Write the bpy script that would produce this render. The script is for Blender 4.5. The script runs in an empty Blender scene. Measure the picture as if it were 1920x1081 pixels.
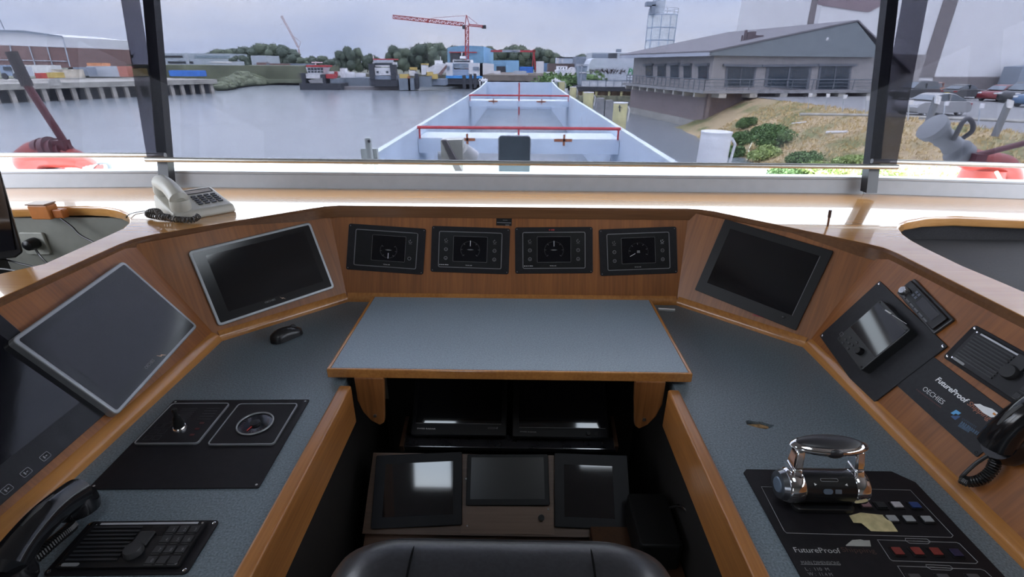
import bpy, bmesh, math, random
from mathutils import Vector, Matrix, noise
random.seed(7)
scene = bpy.context.scene
COL = scene.collection
# ------------------------------------------------------------------ camera
FPX = 931.0
PITCH, YAW, ROLL = math.radians(24.3), math.radians(0.62), 0.007
EYE = Vector((0, 0, 1.55))
fwd = Vector((-math.sin(YAW)*math.cos(PITCH), math.cos(YAW)*math.cos(PITCH), -math.sin(PITCH)))
r0 = Vector((math.cos(YAW), math.sin(YAW), 0)); u0 = r0.cross(fwd)
rgt = r0*math.cos(ROLL) + u0*math.sin(ROLL); upv = rgt.cross(fwd)
cd = bpy.data.cameras.new('camera'); cam = bpy.data.objects.new('camera', cd); COL.objects.link(cam)
cd.sensor_fit = 'HORIZONTAL'; cd.sensor_width = 36.0; cd.lens = FPX/1920*36.0
cd.clip_start = 0.02; cd.clip_end = 2000
cam.matrix_world = Matrix((( rgt.x, upv.x, -fwd.x, EYE.x), (rgt.y, upv.y, -fwd.y, EYE.y), (rgt.z, upv.z, -fwd.z, EYE.z), (0, 0, 0, 1)))
scene.camera = cam
# ------------------------------------------------------------------ sky, sun, exposure
SKY = 5.0
w = bpy.data.worlds.new('sky'); scene.world = w; w.use_nodes = True
nt = w.node_tree; nt.nodes.clear()
def N(t, **k):
    n = nt.nodes.new(t)
    for a, b in k.items():
        if a in n.inputs: n.inputs[a].default_value = b
        else: setattr(n, a, b)
    return n
tc = N('ShaderNodeTexCoord'); mp = N('ShaderNodeMapping'); mp.inputs['Scale'].default_value = (1.2, 1.2, 4.5)
mp.inputs['Location'].default_value = (3.1, 0.4, 0)
n1 = N('ShaderNodeTexNoise', Scale=1.6, Detail=7.0, Roughness=0.55)
rp = N('ShaderNodeValToRGB'); e = rp.color_ramp.elements
e[0].position = .32; e[0].color = (.62, .72, .92, 1); e[1].position = .68; e[1].color = (1.0, 1.0, 1.02, 1)
m = e = rp.color_ramp.elements.new(.5); m.color = (.80, .87, 1.0, 1)
bg = N('ShaderNodeBackground', Strength=SKY); ow = N('ShaderNodeOutputWorld')
L = nt.links.new
L(tc.outputs['Generated'], mp.inputs['Vector']); L(mp.outputs[0], n1.inputs['Vector']); L(n1.outputs[0], rp.inputs[0])
sx = N('ShaderNodeSeparateXYZ'); L(tc.outputs['Generated'], sx.inputs[0])
gz = N('ShaderNodeMapRange'); gz.inputs[1].default_value = .05; gz.inputs[2].default_value = .95; gz.inputs[3].default_value = 1.0; gz.inputs[4].default_value = 2.4
L(sx.outputs['Z'], gz.inputs[0]); ml = N('ShaderNodeMath', operation='MULTIPLY'); ml.inputs[1].default_value = SKY; L(gz.outputs[0], ml.inputs[0]); L(ml.outputs[0], bg.inputs['Strength'])
L(rp.outputs[0], bg.inputs['Color']); L(bg.outputs[0], ow.inputs[0])
vs = scene.view_settings
scene.display_settings.display_device = 'sRGB'
vs.view_transform = 'Standard'; vs.look = 'None'; vs.gamma = 1.0; vs.exposure = 0.0; vs.use_curve_mapping = False
# ------------------------------------------------------------------ reading points of the place
def ray(px, py): return fwd + rgt*((px-960)/FPX) - upv*((py-540.5)/FPX)
def G(px, py, z):            # point at height z
    v = ray(px, py); return EYE + v*((z-EYE.z)/v.z)
def V(px, py, Y):            # point on the vertical plane at distance Y
    v = ray(px, py); return EYE + v*(Y/v.y)
def PT(px, py, p, n):        # point on any plane
    v = ray(px, py); return EYE + v*((Vector(p)-EYE).dot(n)/v.dot(n))
class Frame:
    """a flat working plane: x along the width, y up the surface, z out of it"""
    def __init__(s, o, ex, ey):
        s.o = Vector(o); s.x = Vector(ex).normalized(); s.z = s.x.cross(Vector(ey)).normalized(); s.y = s.z.cross(s.x)
    def uv(s, px, py, h=0.0):
        q = PT(px, py, s.o+s.z*h, s.z) - s.o; return (q.dot(s.x), q.dot(s.y))
    def M(s):
        return Matrix(((s.x.x, s.y.x, s.z.x, s.o.x), (s.x.y, s.y.y, s.z.y, s.o.y), (s.x.z, s.y.z, s.z.z, s.o.z), (0, 0, 0, 1)))
    def fit(s, c4, h=0.0):   # c4: TL, TR, BR, BL -> frame centred on the rectangle, width, height
        q = [Vector(s.uv(*p, h)) for p in c4]
        ex = ((q[1]-q[0]) + (q[2]-q[3]))/2; ey = ((q[0]-q[3]) + (q[1]-q[2]))/2
        W = ex.length; H = ey.length; c = sum(q, Vector((0, 0)))/4
        a = ex.normalized(); b = Vector((-a.y, a.x)); b2 = ey.normalized(); b = (b+b2).normalized(); a = Vector((b.y, -b.x))
        o = s.o + s.x*c.x + s.y*c.y
        return Frame(o, s.x*a.x+s.y*a.y, s.x*b.x+s.y*b.y), W, H
# ------------------------------------------------------------------ materials
MATS = {}
def mat(name, col, rough=.5, metal=0., var=.12, scale=25., stretch=(1, 1, 1), bump=0., coat=0., spec=.5, dark=None, crough=.05, det=4., alpha=1.):
    if name in MATS: return MATS[name]
    m = bpy.data.materials.new(name); m.use_nodes = True; t = m.node_tree; nd = t.nodes; p = nd['Principled BSDF']
    tc = nd.new('ShaderNodeTexCoord'); mp = nd.new('ShaderNodeMapping'); mp.inputs['Scale'].default_value = stretch
    no = nd.new('ShaderNodeTexNoise'); no.inputs['Scale'].default_value = scale; no.inputs['Detail'].default_value = det
    t.links.new(tc.outputs['Object'], mp.inputs[0]); t.links.new(mp.outputs[0], no.inputs['Vector'])
    r = nd.new('ShaderNodeValToRGB'); r.color_ramp.elements[0].position = .3; r.color_ramp.elements[1].position = .7
    c = Vector(col)
    a = Vector(dark) if dark else c*(1-var); b = c*(1+var)
    r.color_ramp.elements[0].color = (*a, 1); r.color_ramp.elements[1].color = (min(1, b.x), min(1, b.y), min(1, b.z), 1)
    t.links.new(no.outputs[0], r.inputs[0]); t.links.new(r.outputs[0], p.inputs['Base Color'])
    p.inputs['Roughness'].default_value = rough; p.inputs['Metallic'].default_value = metal
    p.inputs['Specular IOR Level'].default_value = spec
    p.inputs['Coat Weight'].default_value = coat; p.inputs['Coat Roughness'].default_value = crough
    if bump:
        bn = nd.new('ShaderNodeBump'); bn.inputs['Strength'].default_value = bump; bn.inputs['Distance'].default_value = .002
        t.links.new(no.outputs[0], bn.inputs['Height']); t.links.new(bn.outputs[0], p.inputs['Normal'])
    MATS[name] = m; return m
def emis(name, col, s):
    m = mat(name, col); p = m.node_tree.nodes['Principled BSDF']
    p.inputs['Emission Color'].default_value = (*col, 1); p.inputs['Emission Strength'].default_value = s; return m
def wood(name, axis='z', col=(.30, .125, .040), dark=(.20, .075, .022), rough=.35, coat=.3, crough=.12, band=3.0):
    if name in MATS: return MATS[name]
    m = bpy.data.materials.new(name); m.use_nodes = True; t = m.node_tree; nd = t.nodes; p = nd['Principled BSDF']
    tc = nd.new('ShaderNodeTexCoord'); mp = nd.new('ShaderNodeMapping')
    s = {'z': (1, 1, .04), 'y': (1, .04, 1), 'x': (.04, 1, 1)}[axis]; mp.inputs['Scale'].default_value = s
    n1 = nd.new('ShaderNodeTexNoise'); n1.inputs['Scale'].default_value = 130; n1.inputs['Detail'].default_value = 5
    n2 = nd.new('ShaderNodeTexNoise'); n2.inputs['Scale'].default_value = band*4; n2.inputs['Detail'].default_value = 2
    ad = nd.new('ShaderNodeMix'); ad.inputs[0].default_value = .5
    for n in (n1, n2): t.links.new(mp.outputs[0], n.inputs['Vector'])
    t.links.new(tc.outputs['Object'], mp.inputs[0]); t.links.new(n1.outputs[0], ad.inputs[2]); t.links.new(n2.outputs[0], ad.inputs[3])
    r = nd.new('ShaderNodeValToRGB'); r.color_ramp.elements[0].position = .35; r.color_ramp.elements[1].position = .62
    r.color_ramp.elements[0].color = (*dark, 1); r.color_ramp.elements[1].color = (*col, 1)
    t.links.new(ad.outputs[0], r.inputs[0]); t.links.new(r.outputs[0], p.inputs['Base Color'])
    p.inputs['Roughness'].default_value = rough; p.inputs['Coat Weight'].default_value = coat; p.inputs['Coat Roughness'].default_value = crough
    MATS[name] = m; return m
# ------------------------------------------------------------------ mesh building
class MB:
    def __init__(s): s.v = []; s.f = []; s.mi = []; s.cur = 0; s.T = None
    def add(s, vs, fs):
        b = len(s.v)
        for p in vs:
            p = Vector(p)
            if s.T is not None: p = s.T @ p
            s.v.append(p)
        for f in fs: s.f.append([b+i for i in f]); s.mi.append(s.cur)
        return s
    def box(s, x0, y0, z0, x1, y1, z1):
        return s.add([(x0, y0, z0), (x1, y0, z0), (x1, y1, z0), (x0, y1, z0), (x0, y0, z1), (x1, y0, z1), (x1, y1, z1), (x0, y1, z1)],
                     [(3, 2, 1, 0), (4, 5, 6, 7), (0, 1, 5, 4), (1, 2, 6, 5), (2, 3, 7, 6), (3, 0, 4, 7)])
    def cbox(s, cx, cy, w, h, z0, z1): return s.box(cx-w/2, cy-h/2, z0, cx+w/2, cy+h/2, z1)
    def hull8(s, a, b):      # two quads of four points joined
        return s.add(list(a)+list(b), [(3, 2, 1, 0), (4, 5, 6, 7), (0, 1, 5, 4), (1, 2, 6, 5), (2, 3, 7, 6), (3, 0, 4, 7)])
    def prism(s, poly, z0, z1):
        n = len(poly); a = [(p[0], p[1], z0) for p in poly]; b = [(p[0], p[1], z1) for p in poly]
        return s.add(a+b, [list(range(n))[::-1], list(range(n, 2*n))] + [(i, (i+1) % n, n+(i+1) % n, n+i) for i in range(n)])
    def slab(s, pts, off):   # 3-D polygon pushed along a vector
        n = len(pts); off = Vector(off); a = [Vector(p) for p in pts]; b = [p+off for p in a]
        return s.add(a+b, [list(range(n))[::-1], list(range(n, 2*n))] + [(i, (i+1) % n, n+(i+1) % n, n+i) for i in range(n)])
    def tube(s, pts, r, seg=10, closed=False, caps=True):
        pts = [Vector(p) for p in pts]; n = len(pts); rs = r if isinstance(r, (list, tuple)) else [r]*n
        vs = []; up = None
        for i, p in enumerate(pts):
            a = pts[(i-1) % n] if (closed or i > 0) else p; b = pts[(i+1) % n] if (closed or i < n-1) else p
            t = (b-a).normalized()
            if up is None:
                up = Vector((0, 0, 1)) if abs(t.z) < .9 else Vector((1, 0, 0))
            x = t.cross(up)
            if x.length < 1e-6: x = t.cross(Vector((1, .3, 0)))
            x.normalize(); up = x.cross(t).normalized()
            for k in range(seg):
                th = 2*math.pi*k/seg; vs.append(p + (x*math.cos(th) + up*math.sin(th))*rs[i])
        fs = []
        for i in range(n if closed else n-1):
            j = (i+1) % n
            for k in range(seg): l = (k+1) % seg; fs.append((i*seg+k, j*seg+k, j*seg+l, i*seg+l))
        if caps and not closed: fs += [list(range(seg)), [(n-1)*seg+k for k in range(seg)][::-1]]
        return s.add(vs, fs)
    def cyl(s, a, b, r, seg=20, r2=None): return s.tube([a, b], [r, r if r2 is None else r2], seg)
    def lathe(s, prof, seg=28, c=(0, 0, 0)):   # prof (r, z)
        c = Vector(c); vs = []; n = len(prof)
        for r, z in prof:
            for k in range(seg): th = 2*math.pi*k/seg; vs.append(c+Vector((r*math.cos(th), r*math.sin(th), z)))
        fs = [(i*seg+k, i*seg+(k+1) % seg, (i+1)*seg+(k+1) % seg, (i+1)*seg+k) for i in range(n-1) for k in range(seg)]
        fs += [list(range(seg))[::-1], [(n-1)*seg+k for k in range(seg)]]
        return s.add(vs, fs)
    def ell(s, c, r, seg=16, rings=10):
        c = Vector(c); r = Vector(r) if not isinstance(r, float) else Vector((r, r, r)); vs = [c+Vector((0, 0, -r.z))]
        for i in range(1, rings):
            ph = -math.pi/2 + math.pi*i/rings
            for k in range(seg): th = 2*math.pi*k/seg; vs.append(c+Vector((r.x*math.cos(ph)*math.cos(th), r.y*math.cos(ph)*math.sin(th), r.z*math.sin(ph))))
        vs.append(c+Vector((0, 0, r.z))); fs = [(0, 1+(k+1) % seg, 1+k) for k in range(seg)]
        for i in range(rings-2):
            for k in range(seg): a = 1+i*seg; l = (k+1) % seg; fs.append((a+k, a+l, a+seg+l, a+seg+k))
        a = 1+(rings-2)*seg; fs += [(a+k, a+(k+1) % seg, len(vs)-1) for k in range(seg)]
        return s.add(vs, fs)
    def ring(s, outer, inner, z0, z1):   # frame between two closed outlines of the same count
        n = len(outer); a = [(p[0], p[1], z0) for p in outer]; b = [(p[0], p[1], z1) for p in outer]
        c = [(p[0], p[1], z0) for p in inner]; d = [(p[0], p[1], z1) for p in inner]; fs = []
        for i in range(n):
            j = (i+1) % n; fs += [(i, j, n+j, n+i), (n+i, n+j, 3*n+j, 3*n+i), (2*n+j, 2*n+i, 3*n+i, 3*n+j), (j, i, 2*n+i, 2*n+j)]
        return s.add(a+b+c+d, fs)
    def rframe(s, cx, cy, w, h, t, r, z0, z1):
        return s.ring(rrect(cx, cy, w, h, r), rrect(cx, cy, w-2*t, h-2*t, max(r-t, .0005)), z0, z1)
    def build(s, name, mats, parent=None, smooth=False, bevel=0., bseg=2, world=False, sub=0):
        me = bpy.data.meshes.new(name); 
        me.from_pydata([tuple(p) for p in s.v], [], s.f)
        ms = mats if isinstance(mats, (list, tuple)) else [mats]
        for m in ms: me.materials.append(m)
        for i, p in enumerate(me.polygons): p.material_index = s.mi[i]; p.use_smooth = smooth
        bm = bmesh.new(); bm.from_mesh(me); bmesh.ops.recalc_face_normals(bm, faces=bm.faces); bm.to_mesh(me); bm.free()
        me.update(); o = bpy.data.objects.new(name, me); COL.objects.link(o)
        if parent is not None:
            o.parent = parent
            if world: o.matrix_parent_inverse = parent.matrix_world.inverted()
        if bevel:
            b = o.modifiers.new('bevel', 'BEVEL'); b.width = bevel; b.segments = bseg; b.limit_method = 'ANGLE'; b.angle_limit = math.radians(40)
            b.harden_normals = False
        if sub:
            b = o.modifiers.new('sub', 'SUBSURF'); b.levels = sub; b.render_levels = sub
        if smooth and not sub: 
            try:
                for p in me.polygons: p.use_smooth = True
                me.set_sharp_from_angle(angle=math.radians(38))
            except Exception: pass
        return o
def rrect(cx, cy, w, h, r, seg=5):
    r = min(r, w/2-1e-5, h/2-1e-5); out = []
    for sx, sy, a0 in ((1, 1, 0), (-1, 1, 90), (-1, -1, 180), (1, -1, 270)):
        for k in range(seg+1):
            a = math.radians(a0+90*k/seg); out.append((cx+sx*(w/2-r)+r*math.cos(a), cy+sy*(h/2-r)+r*math.sin(a)))
    return out
def tag(o, label=None, cat=None, group=None, kind=None):
    if label: o['label'] = label
    if cat: o['category'] = cat
    if group: o['group'] = group
    if kind: o['kind'] = kind
    return o
def empty(name, M=None, label=None, cat=None, group=None):
    o = bpy.data.objects.new(name, None); COL.objects.link(o); o.empty_display_size = .05
    if M is not None:
        if isinstance(M, Frame): M = M.M()
        if isinstance(M, (tuple, Vector)): M = Matrix.Translation(M)
        o.matrix_world = M
    bpy.context.view_layer.update() if False else None
    return tag(o, label, cat, group)
def curve_mesh(cu, name, m, parent, M=None):
    t = bpy.data.objects.new('tmp', cu); COL.objects.link(t); dg = bpy.context.evaluated_depsgraph_get()
    me = bpy.data.meshes.new_from_object(t.evaluated_get(dg)); bpy.data.objects.remove(t); me.name = name
    if M is not None: me.transform(M)
    me.materials.clear(); me.materials.append(m)
    o = bpy.data.objects.new(name, me); COL.objects.link(o)
    if parent is not None: o.parent = parent
    return o
def text(parent, s, u, v, wd, ht, m, rot=0., z=.0006, name='lettering', bold=0., shear=0., M=None, th=.0003):
    """lettering centred on (u, v) of the parent's surface, fitted to width and height"""
    cu = bpy.data.curves.new('txt', 'FONT'); cu.body = s; cu.size = 1; cu.extrude = .0; cu.offset = bold; cu.shear = shear
    cu.resolution_u = 3; cu.align_x = 'LEFT'
    t = bpy.data.objects.new('tmp', cu); COL.objects.link(t); dg = bpy.context.evaluated_depsgraph_get()
    me = bpy.data.meshes.new_from_object(t.evaluated_get(dg)); bpy.data.objects.remove(t); me.name = name
    xs = [p.co.x for p in me.vertices]; ys = [p.co.y for p in me.vertices]
    cx, cy, W, H = (min(xs)+max(xs))/2, (min(ys)+max(ys))/2, max(xs)-min(xs), max(ys)-min(ys)
    sx = wd/W; sy = (ht/H) if ht else sx
    X = Matrix.Translation((u, v, z)) @ Matrix.Rotation(rot, 4, 'Z') @ Matrix.Diagonal((sx, sy, 1, 1)) @ Matrix.Translation((-cx, -cy, 0))
    if M is not None: X = M @ X
    me.transform(X); me.materials.clear(); me.materials.append(m)
    o = bpy.data.objects.new(name, me); COL.objects.link(o); o.parent = parent; return o
def plate_with_holes(name, outlines, z0, z1, m, parent=None, bevel=0.):
    """flat board with cut-outs: first outline is the edge, the rest are holes"""
    cu = bpy.data.curves.new('flat', 'CURVE'); cu.dimensions = '2D'; cu.fill_mode = 'BOTH'
    for pts in outlines:
        sp = cu.splines.new('POLY'); sp.points.add(len(pts)-1)
        for i, p in enumerate(pts): sp.points[i].co = (p[0], p[1], 0, 1)
        sp.use_cyclic_u = True
    cu.extrude = (z1-z0)/2 - bevel; cu.bevel_depth = bevel; cu.bevel_resolution = 2
    if bevel: cu.offset = -bevel
    o = curve_mesh(cu, name, m, parent, Matrix.Translation((0, 0, (z0+z1)/2)))
    return o
def smooth_pts(pts, n=6, closed=False):
    P = [Vector(p) for p in pts]; out = []; N_ = len(P)
    for i in range(N_ if closed else N_-1):
        if closed: a, b, c, d = P[(i-1) % N_], P[i], P[(i+1) % N_], P[(i+2) % N_]
        else: a, b, c, d = P[max(i-1, 0)], P[i], P[i+1], P[min(i+2, N_-1)]
        for k in range(n):
            t = k/n
            out.append(.5*((2*b)+(-a+c)*t+(2*a-5*b+4*c-d)*t*t+(-a+3*b-3*c+d)*t**3))
    if not closed: out.append(P[-1])
    return out
def coil(path, R, turns, per=8):
    P = smooth_pts(path, 10); out = []; n = turns*per; up = Vector((0, 0, 1))
    for i in range(n+1):
        t = i/n*(len(P)-1); k = min(int(t), len(P)-2); p = P[k].lerp(P[k+1], t-k); d = (P[k+1]-P[k]).normalized()
        x = d.cross(up); x = x.normalized() if x.length > .05 else Vector((1, 0, 0)); y = x.cross(d)
        a = 2*math.pi*i/per; out.append(p+(x*math.cos(a)+y*math.sin(a))*R)
    return out
def copy_tree(o, parent=None):
    c = o.copy(); COL.objects.link(c)
    if parent is not None: c.parent = parent; c.matrix_parent_inverse = o.matrix_parent_inverse.copy()
    for ch in list(o.children): copy_tree(ch, c)
    return c
# ================================================================== materials of the place
black_plate = mat('black_anodised_plate', (.009, .008, .010), .5, var=.2, scale=60, spec=.25)
black_plastic = mat('black_plastic', (.007, .007, .008), .3, var=.2, scale=60, spec=.35)
black_matt = mat('matt_black_plastic', (.012, .012, .013), .6, var=.25, scale=80, bump=.15)
glass_black = mat('black_screen_glass', (.006, .006, .008), .07, var=.3, scale=5, spec=.5)
glass_matt = mat('matt_screen_panel', (.010, .010, .012), .28, var=.2, scale=5)
silver_bezel = mat('silver_bezel', (.33, .34, .35), .38, .6, var=.05)
chrome = mat('polished_chrome', (.82, .82, .84), .07, 1., var=.03)
steel = mat('steel_screw', (.6, .6, .6), .3, 1.)
white_print = mat('white_print', (.62, .62, .62), .5, var=.05)
grey_print = mat('grey_print', (.22, .22, .23), .5, var=.1)
dim_print = mat('dim_grey_print', (.15, .15, .155), .5, var=.1)
orange_print = mat('orange_print', (.32, .10, .04), .5)
red_print = mat('red_print', (.28, .02, .02), .5)
blue_print = mat('blue_print', (.05, .22, .50), .5)
dblue_print = mat('dark_blue_print', (.03, .10, .25), .5)
veneer = wood('teak_veneer_upright', 'z', col=(.31, .125, .038), dark=(.17, .062, .018))
veneer_y = wood('teak_veneer_lengthwise', 'y', col=(.40, .165, .045), dark=(.24, .09, .024))
pan_w = wood('teak_veneer_panel', 'y', col=(.285, .098, .020), dark=(.165, .052, .009), rough=.42, coat=.06)
veneer_x = wood('teak_veneer_crosswise', 'x', col=(.36, .15, .042), dark=(.22, .085, .024))
pinkwood = wood('faded_veneer', 'y', col=(.46, .24, .125), dark=(.33, .155, .075), rough=.5, coat=.1)
moulding_w = wood('oiled_moulding', 'y', col=(.46, .20, .055), dark=(.32, .13, .034), rough=.25, coat=.5)
shelf_w = wood('varnished_shelf', 'x', col=(.60, .30, .09), dark=(.48, .22, .06), rough=.22, coat=1.0, crough=.045)
dark_wood = wood('dark_wood', 'x', col=(.12, .055, .025), dark=(.07, .03, .013), rough=.5, coat=.1)
laminate = mat('blue_grey_laminate', (.135, .165, .185), .34, var=.35, scale=260, bump=.25, det=2.)
laminate_lit = mat('chart_laminate_lit', (.23, .285, .33), .32, var=.22, scale=260, bump=.2, det=2.)  # desk laminate made paler: reflected window light is put into the colour
frame_white = mat('white_window_frame', (.40, .41, .43), .45, var=.04)
frame_black = mat('black_pillar', (.012, .011, .013), .3, var=.2)
grey_wall = mat('grey_wall_paint', (.22, .22, .19), .7, var=.06)
cream = mat('cream_plastic', (.50, .48, .41), .35, var=.04)
white_pl = mat('white_paint', (.75, .75, .73), .5, var=.04)
alu = mat('aluminium_bar', (.55, .54, .50), .35, .8, var=.05)
leather = mat('black_leather', (.017, .017, .019), .30, var=.25, scale=160, bump=.10)
carpet = mat('dark_floor', (.02, .018, .017), .8)

def facing(t, base, gain):
    l = t.nodes.new('ShaderNodeLayerWeight'); l.inputs[0].default_value = .5
    p = t.nodes.new('ShaderNodeMath'); p.operation = 'POWER'; p.inputs[1].default_value = 5; t.links.new(l.outputs['Facing'], p.inputs[0])
    m = t.nodes.new('ShaderNodeMath'); m.operation = 'MULTIPLY_ADD'; m.inputs[1].default_value = gain; m.inputs[2].default_value = base; t.links.new(p.outputs[0], m.inputs[0])
    return m
def film_material():
    m = bpy.data.materials.new('tinted_blind_film'); m.use_nodes = True; t = m.node_tree; nd = t.nodes; nd.clear()
    tr = nd.new('ShaderNodeBsdfTransparent'); tr.inputs[0].default_value = (.388, .382, .412, 1)
    tl = nd.new('ShaderNodeBsdfTranslucent'); tl.inputs[0].default_value = (.62, .62, .80, 1)
    gl = nd.new('ShaderNodeBsdfGlossy'); gl.inputs['Roughness'].default_value = .02
    no = nd.new('ShaderNodeTexNoise'); no.inputs['Scale'].default_value = 3
    mr = nd.new('ShaderNodeMapRange'); mr.inputs[3].default_value = .003; mr.inputs[4].default_value = .008
    t.links.new(no.outputs[0], mr.inputs[0])
    m1 = nd.new('ShaderNodeMixShader'); m2 = nd.new('ShaderNodeMixShader'); lw = facing(t, .004, .25)
    ou = nd.new('ShaderNodeOutputMaterial')
    t.links.new(mr.outputs[0], m1.inputs[0]); t.links.new(tr.outputs[0], m1.inputs[1]); t.links.new(tl.outputs[0], m1.inputs[2])
    t.links.new(lw.outputs[0], m2.inputs[0]); t.links.new(m1.outputs[0], m2.inputs[1]); t.links.new(gl.outputs[0], m2.inputs[2])
    t.links.new(m2.outputs[0], ou.inputs[0]); return m
def pane_material():
    m = bpy.data.materials.new('window_glass'); m.use_nodes = True; t = m.node_tree; nd = t.nodes; nd.clear()
    tr = nd.new('ShaderNodeBsdfTransparent'); tr.inputs[0].default_value = (.93, .95, .94, 1)
    gl = nd.new('ShaderNodeBsdfGlossy'); gl.inputs['Roughness'].default_value = .0
    lw = facing(t, .006, .4)
    mx = nd.new('ShaderNodeMixShader'); ou = nd.new('ShaderNodeOutputMaterial')
    t.links.new(lw.outputs[0], mx.inputs[0]); t.links.new(tr.outputs[0], mx.inputs[1]); t.links.new(gl.outputs[0], mx.inputs[2])
    t.links.new(mx.outputs[0], ou.inputs[0]); return m
FILM = film_material(); PANE = pane_material()
# ================================================================== wheelhouse shell
SZ = 1.073                       # window shelf height
DZ = .75                         # desk height
def struct(mb, name, m, **k): return tag(mb.build(name, m, **k), kind='structure')
def wy(z, base=2.05): return base + .29*(z-1.11)      # front windows lean forward
RW, RL, RB, RT = 2.45, -2.45, -2.4, 2.30
struct(MB().box(RL, RB, -.06, RW, 2.30, 0), 'floor', carpet)
mb = MB(); Yt = wy(RT)+.25       # ceiling with two unseen roof lights, added to light the desk and lower screens
ADDED_LIGHTS = [(-.72, -.16, -.45, .26), (.46, .02, .80, .56)]
for q in ((RL-.05, RB-.05, RW+.05, -.16), (RL-.05, .56, RW+.05, Yt), (RL-.05, -.16, -.72, .56), (-.72, .26, -.45, .56), (-.45, -.16, .46, .56), (.80, -.16, RW+.05, .56), (.46, -.16, .80, .02)): mb.box(q[0], q[1], RT, q[2], q[3], RT+.05)
struct(mb, 'ceiling', mat('ceiling_panels', (.20, .19, .18), .7))
for i, q in enumerate(ADDED_LIGHTS): struct(MB().box(q[0], q[1], RT+.055, q[2], q[3], RT+.06), 'window_%d' % (4+i), PANE)  # glazing of the two added roof lights
FL = [(RL, 1.975), (-1.45, 2.045), (1.42, 2.045), (RW, 1.93)]
mb = MB()
for (a, b) in zip(FL[:-1], FL[1:]):
    mb.slab([(a[0], a[1]+.01, 0), (b[0], b[1]+.01, 0), (b[0], b[1]+.01, 1.06), (a[0], a[1]+.01, 1.06)], (0, .06, 0))
struct(mb, 'wall_front', grey_wall)
for sx, X in ((-1, RL), (1, RW)):
    nm = 'left' if sx < 0 else 'right'
    mb = MB().box(min(X, X+sx*.06), RB, 0, max(X, X+sx*.06), 2.0, 1.06)
    mb.box(min(X, X+sx*.06), RB, 2.02, max(X, X+sx*.06), 2.2, RT)
    for ya, yb in ((-2.4, -1.0), (.1, .22), (1.20, 1.32), (1.93, 2.05)): mb.box(min(X, X+sx*.06), ya, 1.06, max(X, X+sx*.06), yb, 2.02)
    struct(mb, 'wall_'+nm, mat('inner_wall_panel', (.30, .28, .25), .6))
mb = MB().box(RL, RB-.06, 0, RW, RB, 1.15).box(RL, RB-.06, 2.05, RW, RB, RT)
for xa, xb in ((RL, -.7), (-.35, RW),): mb.box(xa, RB-.06, 1.15, xb, RB, 2.05)
struct(mb, 'wall_back', MATS['inner_wall_panel'])
# front window frames, pillars and panes
mb = MB()
for (a, b) in zip(FL[:-1], FL[1:]):
    z0, z1 = 1.073, 1.128
    mb.slab([(a[0], a[1]-.004, z0), (b[0], b[1]-.004, z0), (b[0], b[1]+.012, z1), (a[0], a[1]+.012, z1)], (0, .09, 0))
    mb.slab([(a[0], a[1]+.012, z1), (b[0], b[1]+.012, z1), (b[0], b[1]+.014, z1+.010), (a[0], a[1]+.014, z1+.010)], (0, .05, 0))
struct(mb, 'trim_1', frame_white, bevel=.003)
mb = MB()
for (a, b) in zip(FL[:-1], FL[1:]):
    dy = wy(2.12)-2.05
    mb.slab([(a[0], a[1]+dy-.05, 2.12), (b[0], b[1]+dy-.05, 2.12), (b[0], b[1]+dy, 2.30), (a[0], a[1]+dy, 2.30)], (0, .12, 0))
struct(mb, 'trim_2', frame_black)
n = 0
for (a, b) in zip(FL[:-1], FL[1:]):
    n += 1; o = MB(); t = 1.132; q = 2.14
    o.slab([(a[0], a[1]+.03+.29*(t-1.11), t), (b[0], b[1]+.03+.29*(t-1.11), t), (b[0], b[1]+.03+.29*(q-1.11), q), (a[0], a[1]+.03+.29*(q-1.11), q)], (0, .006, 0))
    struct(o, 'window_%d' % n, PANE)
for i, (x, y) in enumerate((FL[1], FL[2])):
    sx = -1 if x < 0 else 1
    mb = MB(); t, q = 1.09, 2.2
    for (xa, xb, yo, d) in (((-.004, .038, -.055, .04),) if sx < 0 else ((-.028, .014, -.055, .04),)):
        lo = [(x+xa, 2.045+yo+.29*(t-1.11), t), (x+xb, 2.045+yo+.29*(t-1.11), t), (x+xb, 2.045+yo+d+.29*(t-1.11), t), (x+xa, 2.045+yo+d+.29*(t-1.11), t)]
        hi = [(p[0], p[1]+.29*(q-t), q) for p in lo]; mb.hull8(lo, hi)
    struct(mb, 'trim_%d' % (3+i), [frame_black])
# roller sun blinds of tinted film, each with its bottom bar
def blind(x0, x1, base, zb0, zb1, label, ends=True):
    e = empty('sun_blind', (0.5*(x0+x1), base, zb0), label, 'sun blind', 'tinted film sun blinds on the front windows'); M = e.matrix_world.inverted()
    q = 2.16; mb = MB(); mb.T = M
    def pt(x, z): return (x, base+.18*(z-1.11), z)
    zz = lambda x: zb0+(zb1-zb0)*(x-x0)/(x1-x0)
    mb.slab([pt(x0, zb0), pt(x1, zb1), pt(x1, q), pt(x0, q)], (0, .0006, 0)); mb.build('film', FILM, e)
    mb = MB(); mb.T = M; mb.cyl(Vector(pt(x0, zb0))-Vector((.006 if ends else 0, 0, 0)), Vector(pt(x1, zb1))+Vector((.006 if ends else 0, 0, 0)), .0095, 14); mb.build('bottom_bar', alu, e, smooth=True)
    mb = MB(); mb.T = M; mb.cyl(pt(x0, q+.02), pt(x1, q+.02), .03, 14); mb.build('roller', frame_black, e, smooth=True)
pa, pb = V(275, 299, 1.975), V(1681, 313, 1.975)
blind(pa.x, pb.x, 1.962, pa.z, pb.z, 'wide tinted sun blind pulled down over the middle front window')
pa, pb = V(303, 289, 2.03), V(0, 290, 2.03)
blind(RL+.04, -1.418, 1.992, pb.z-.0, pa.z, 'tinted sun blind over the left front window beside the crane-side pillar'.replace('crane-side ', ''))
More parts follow.
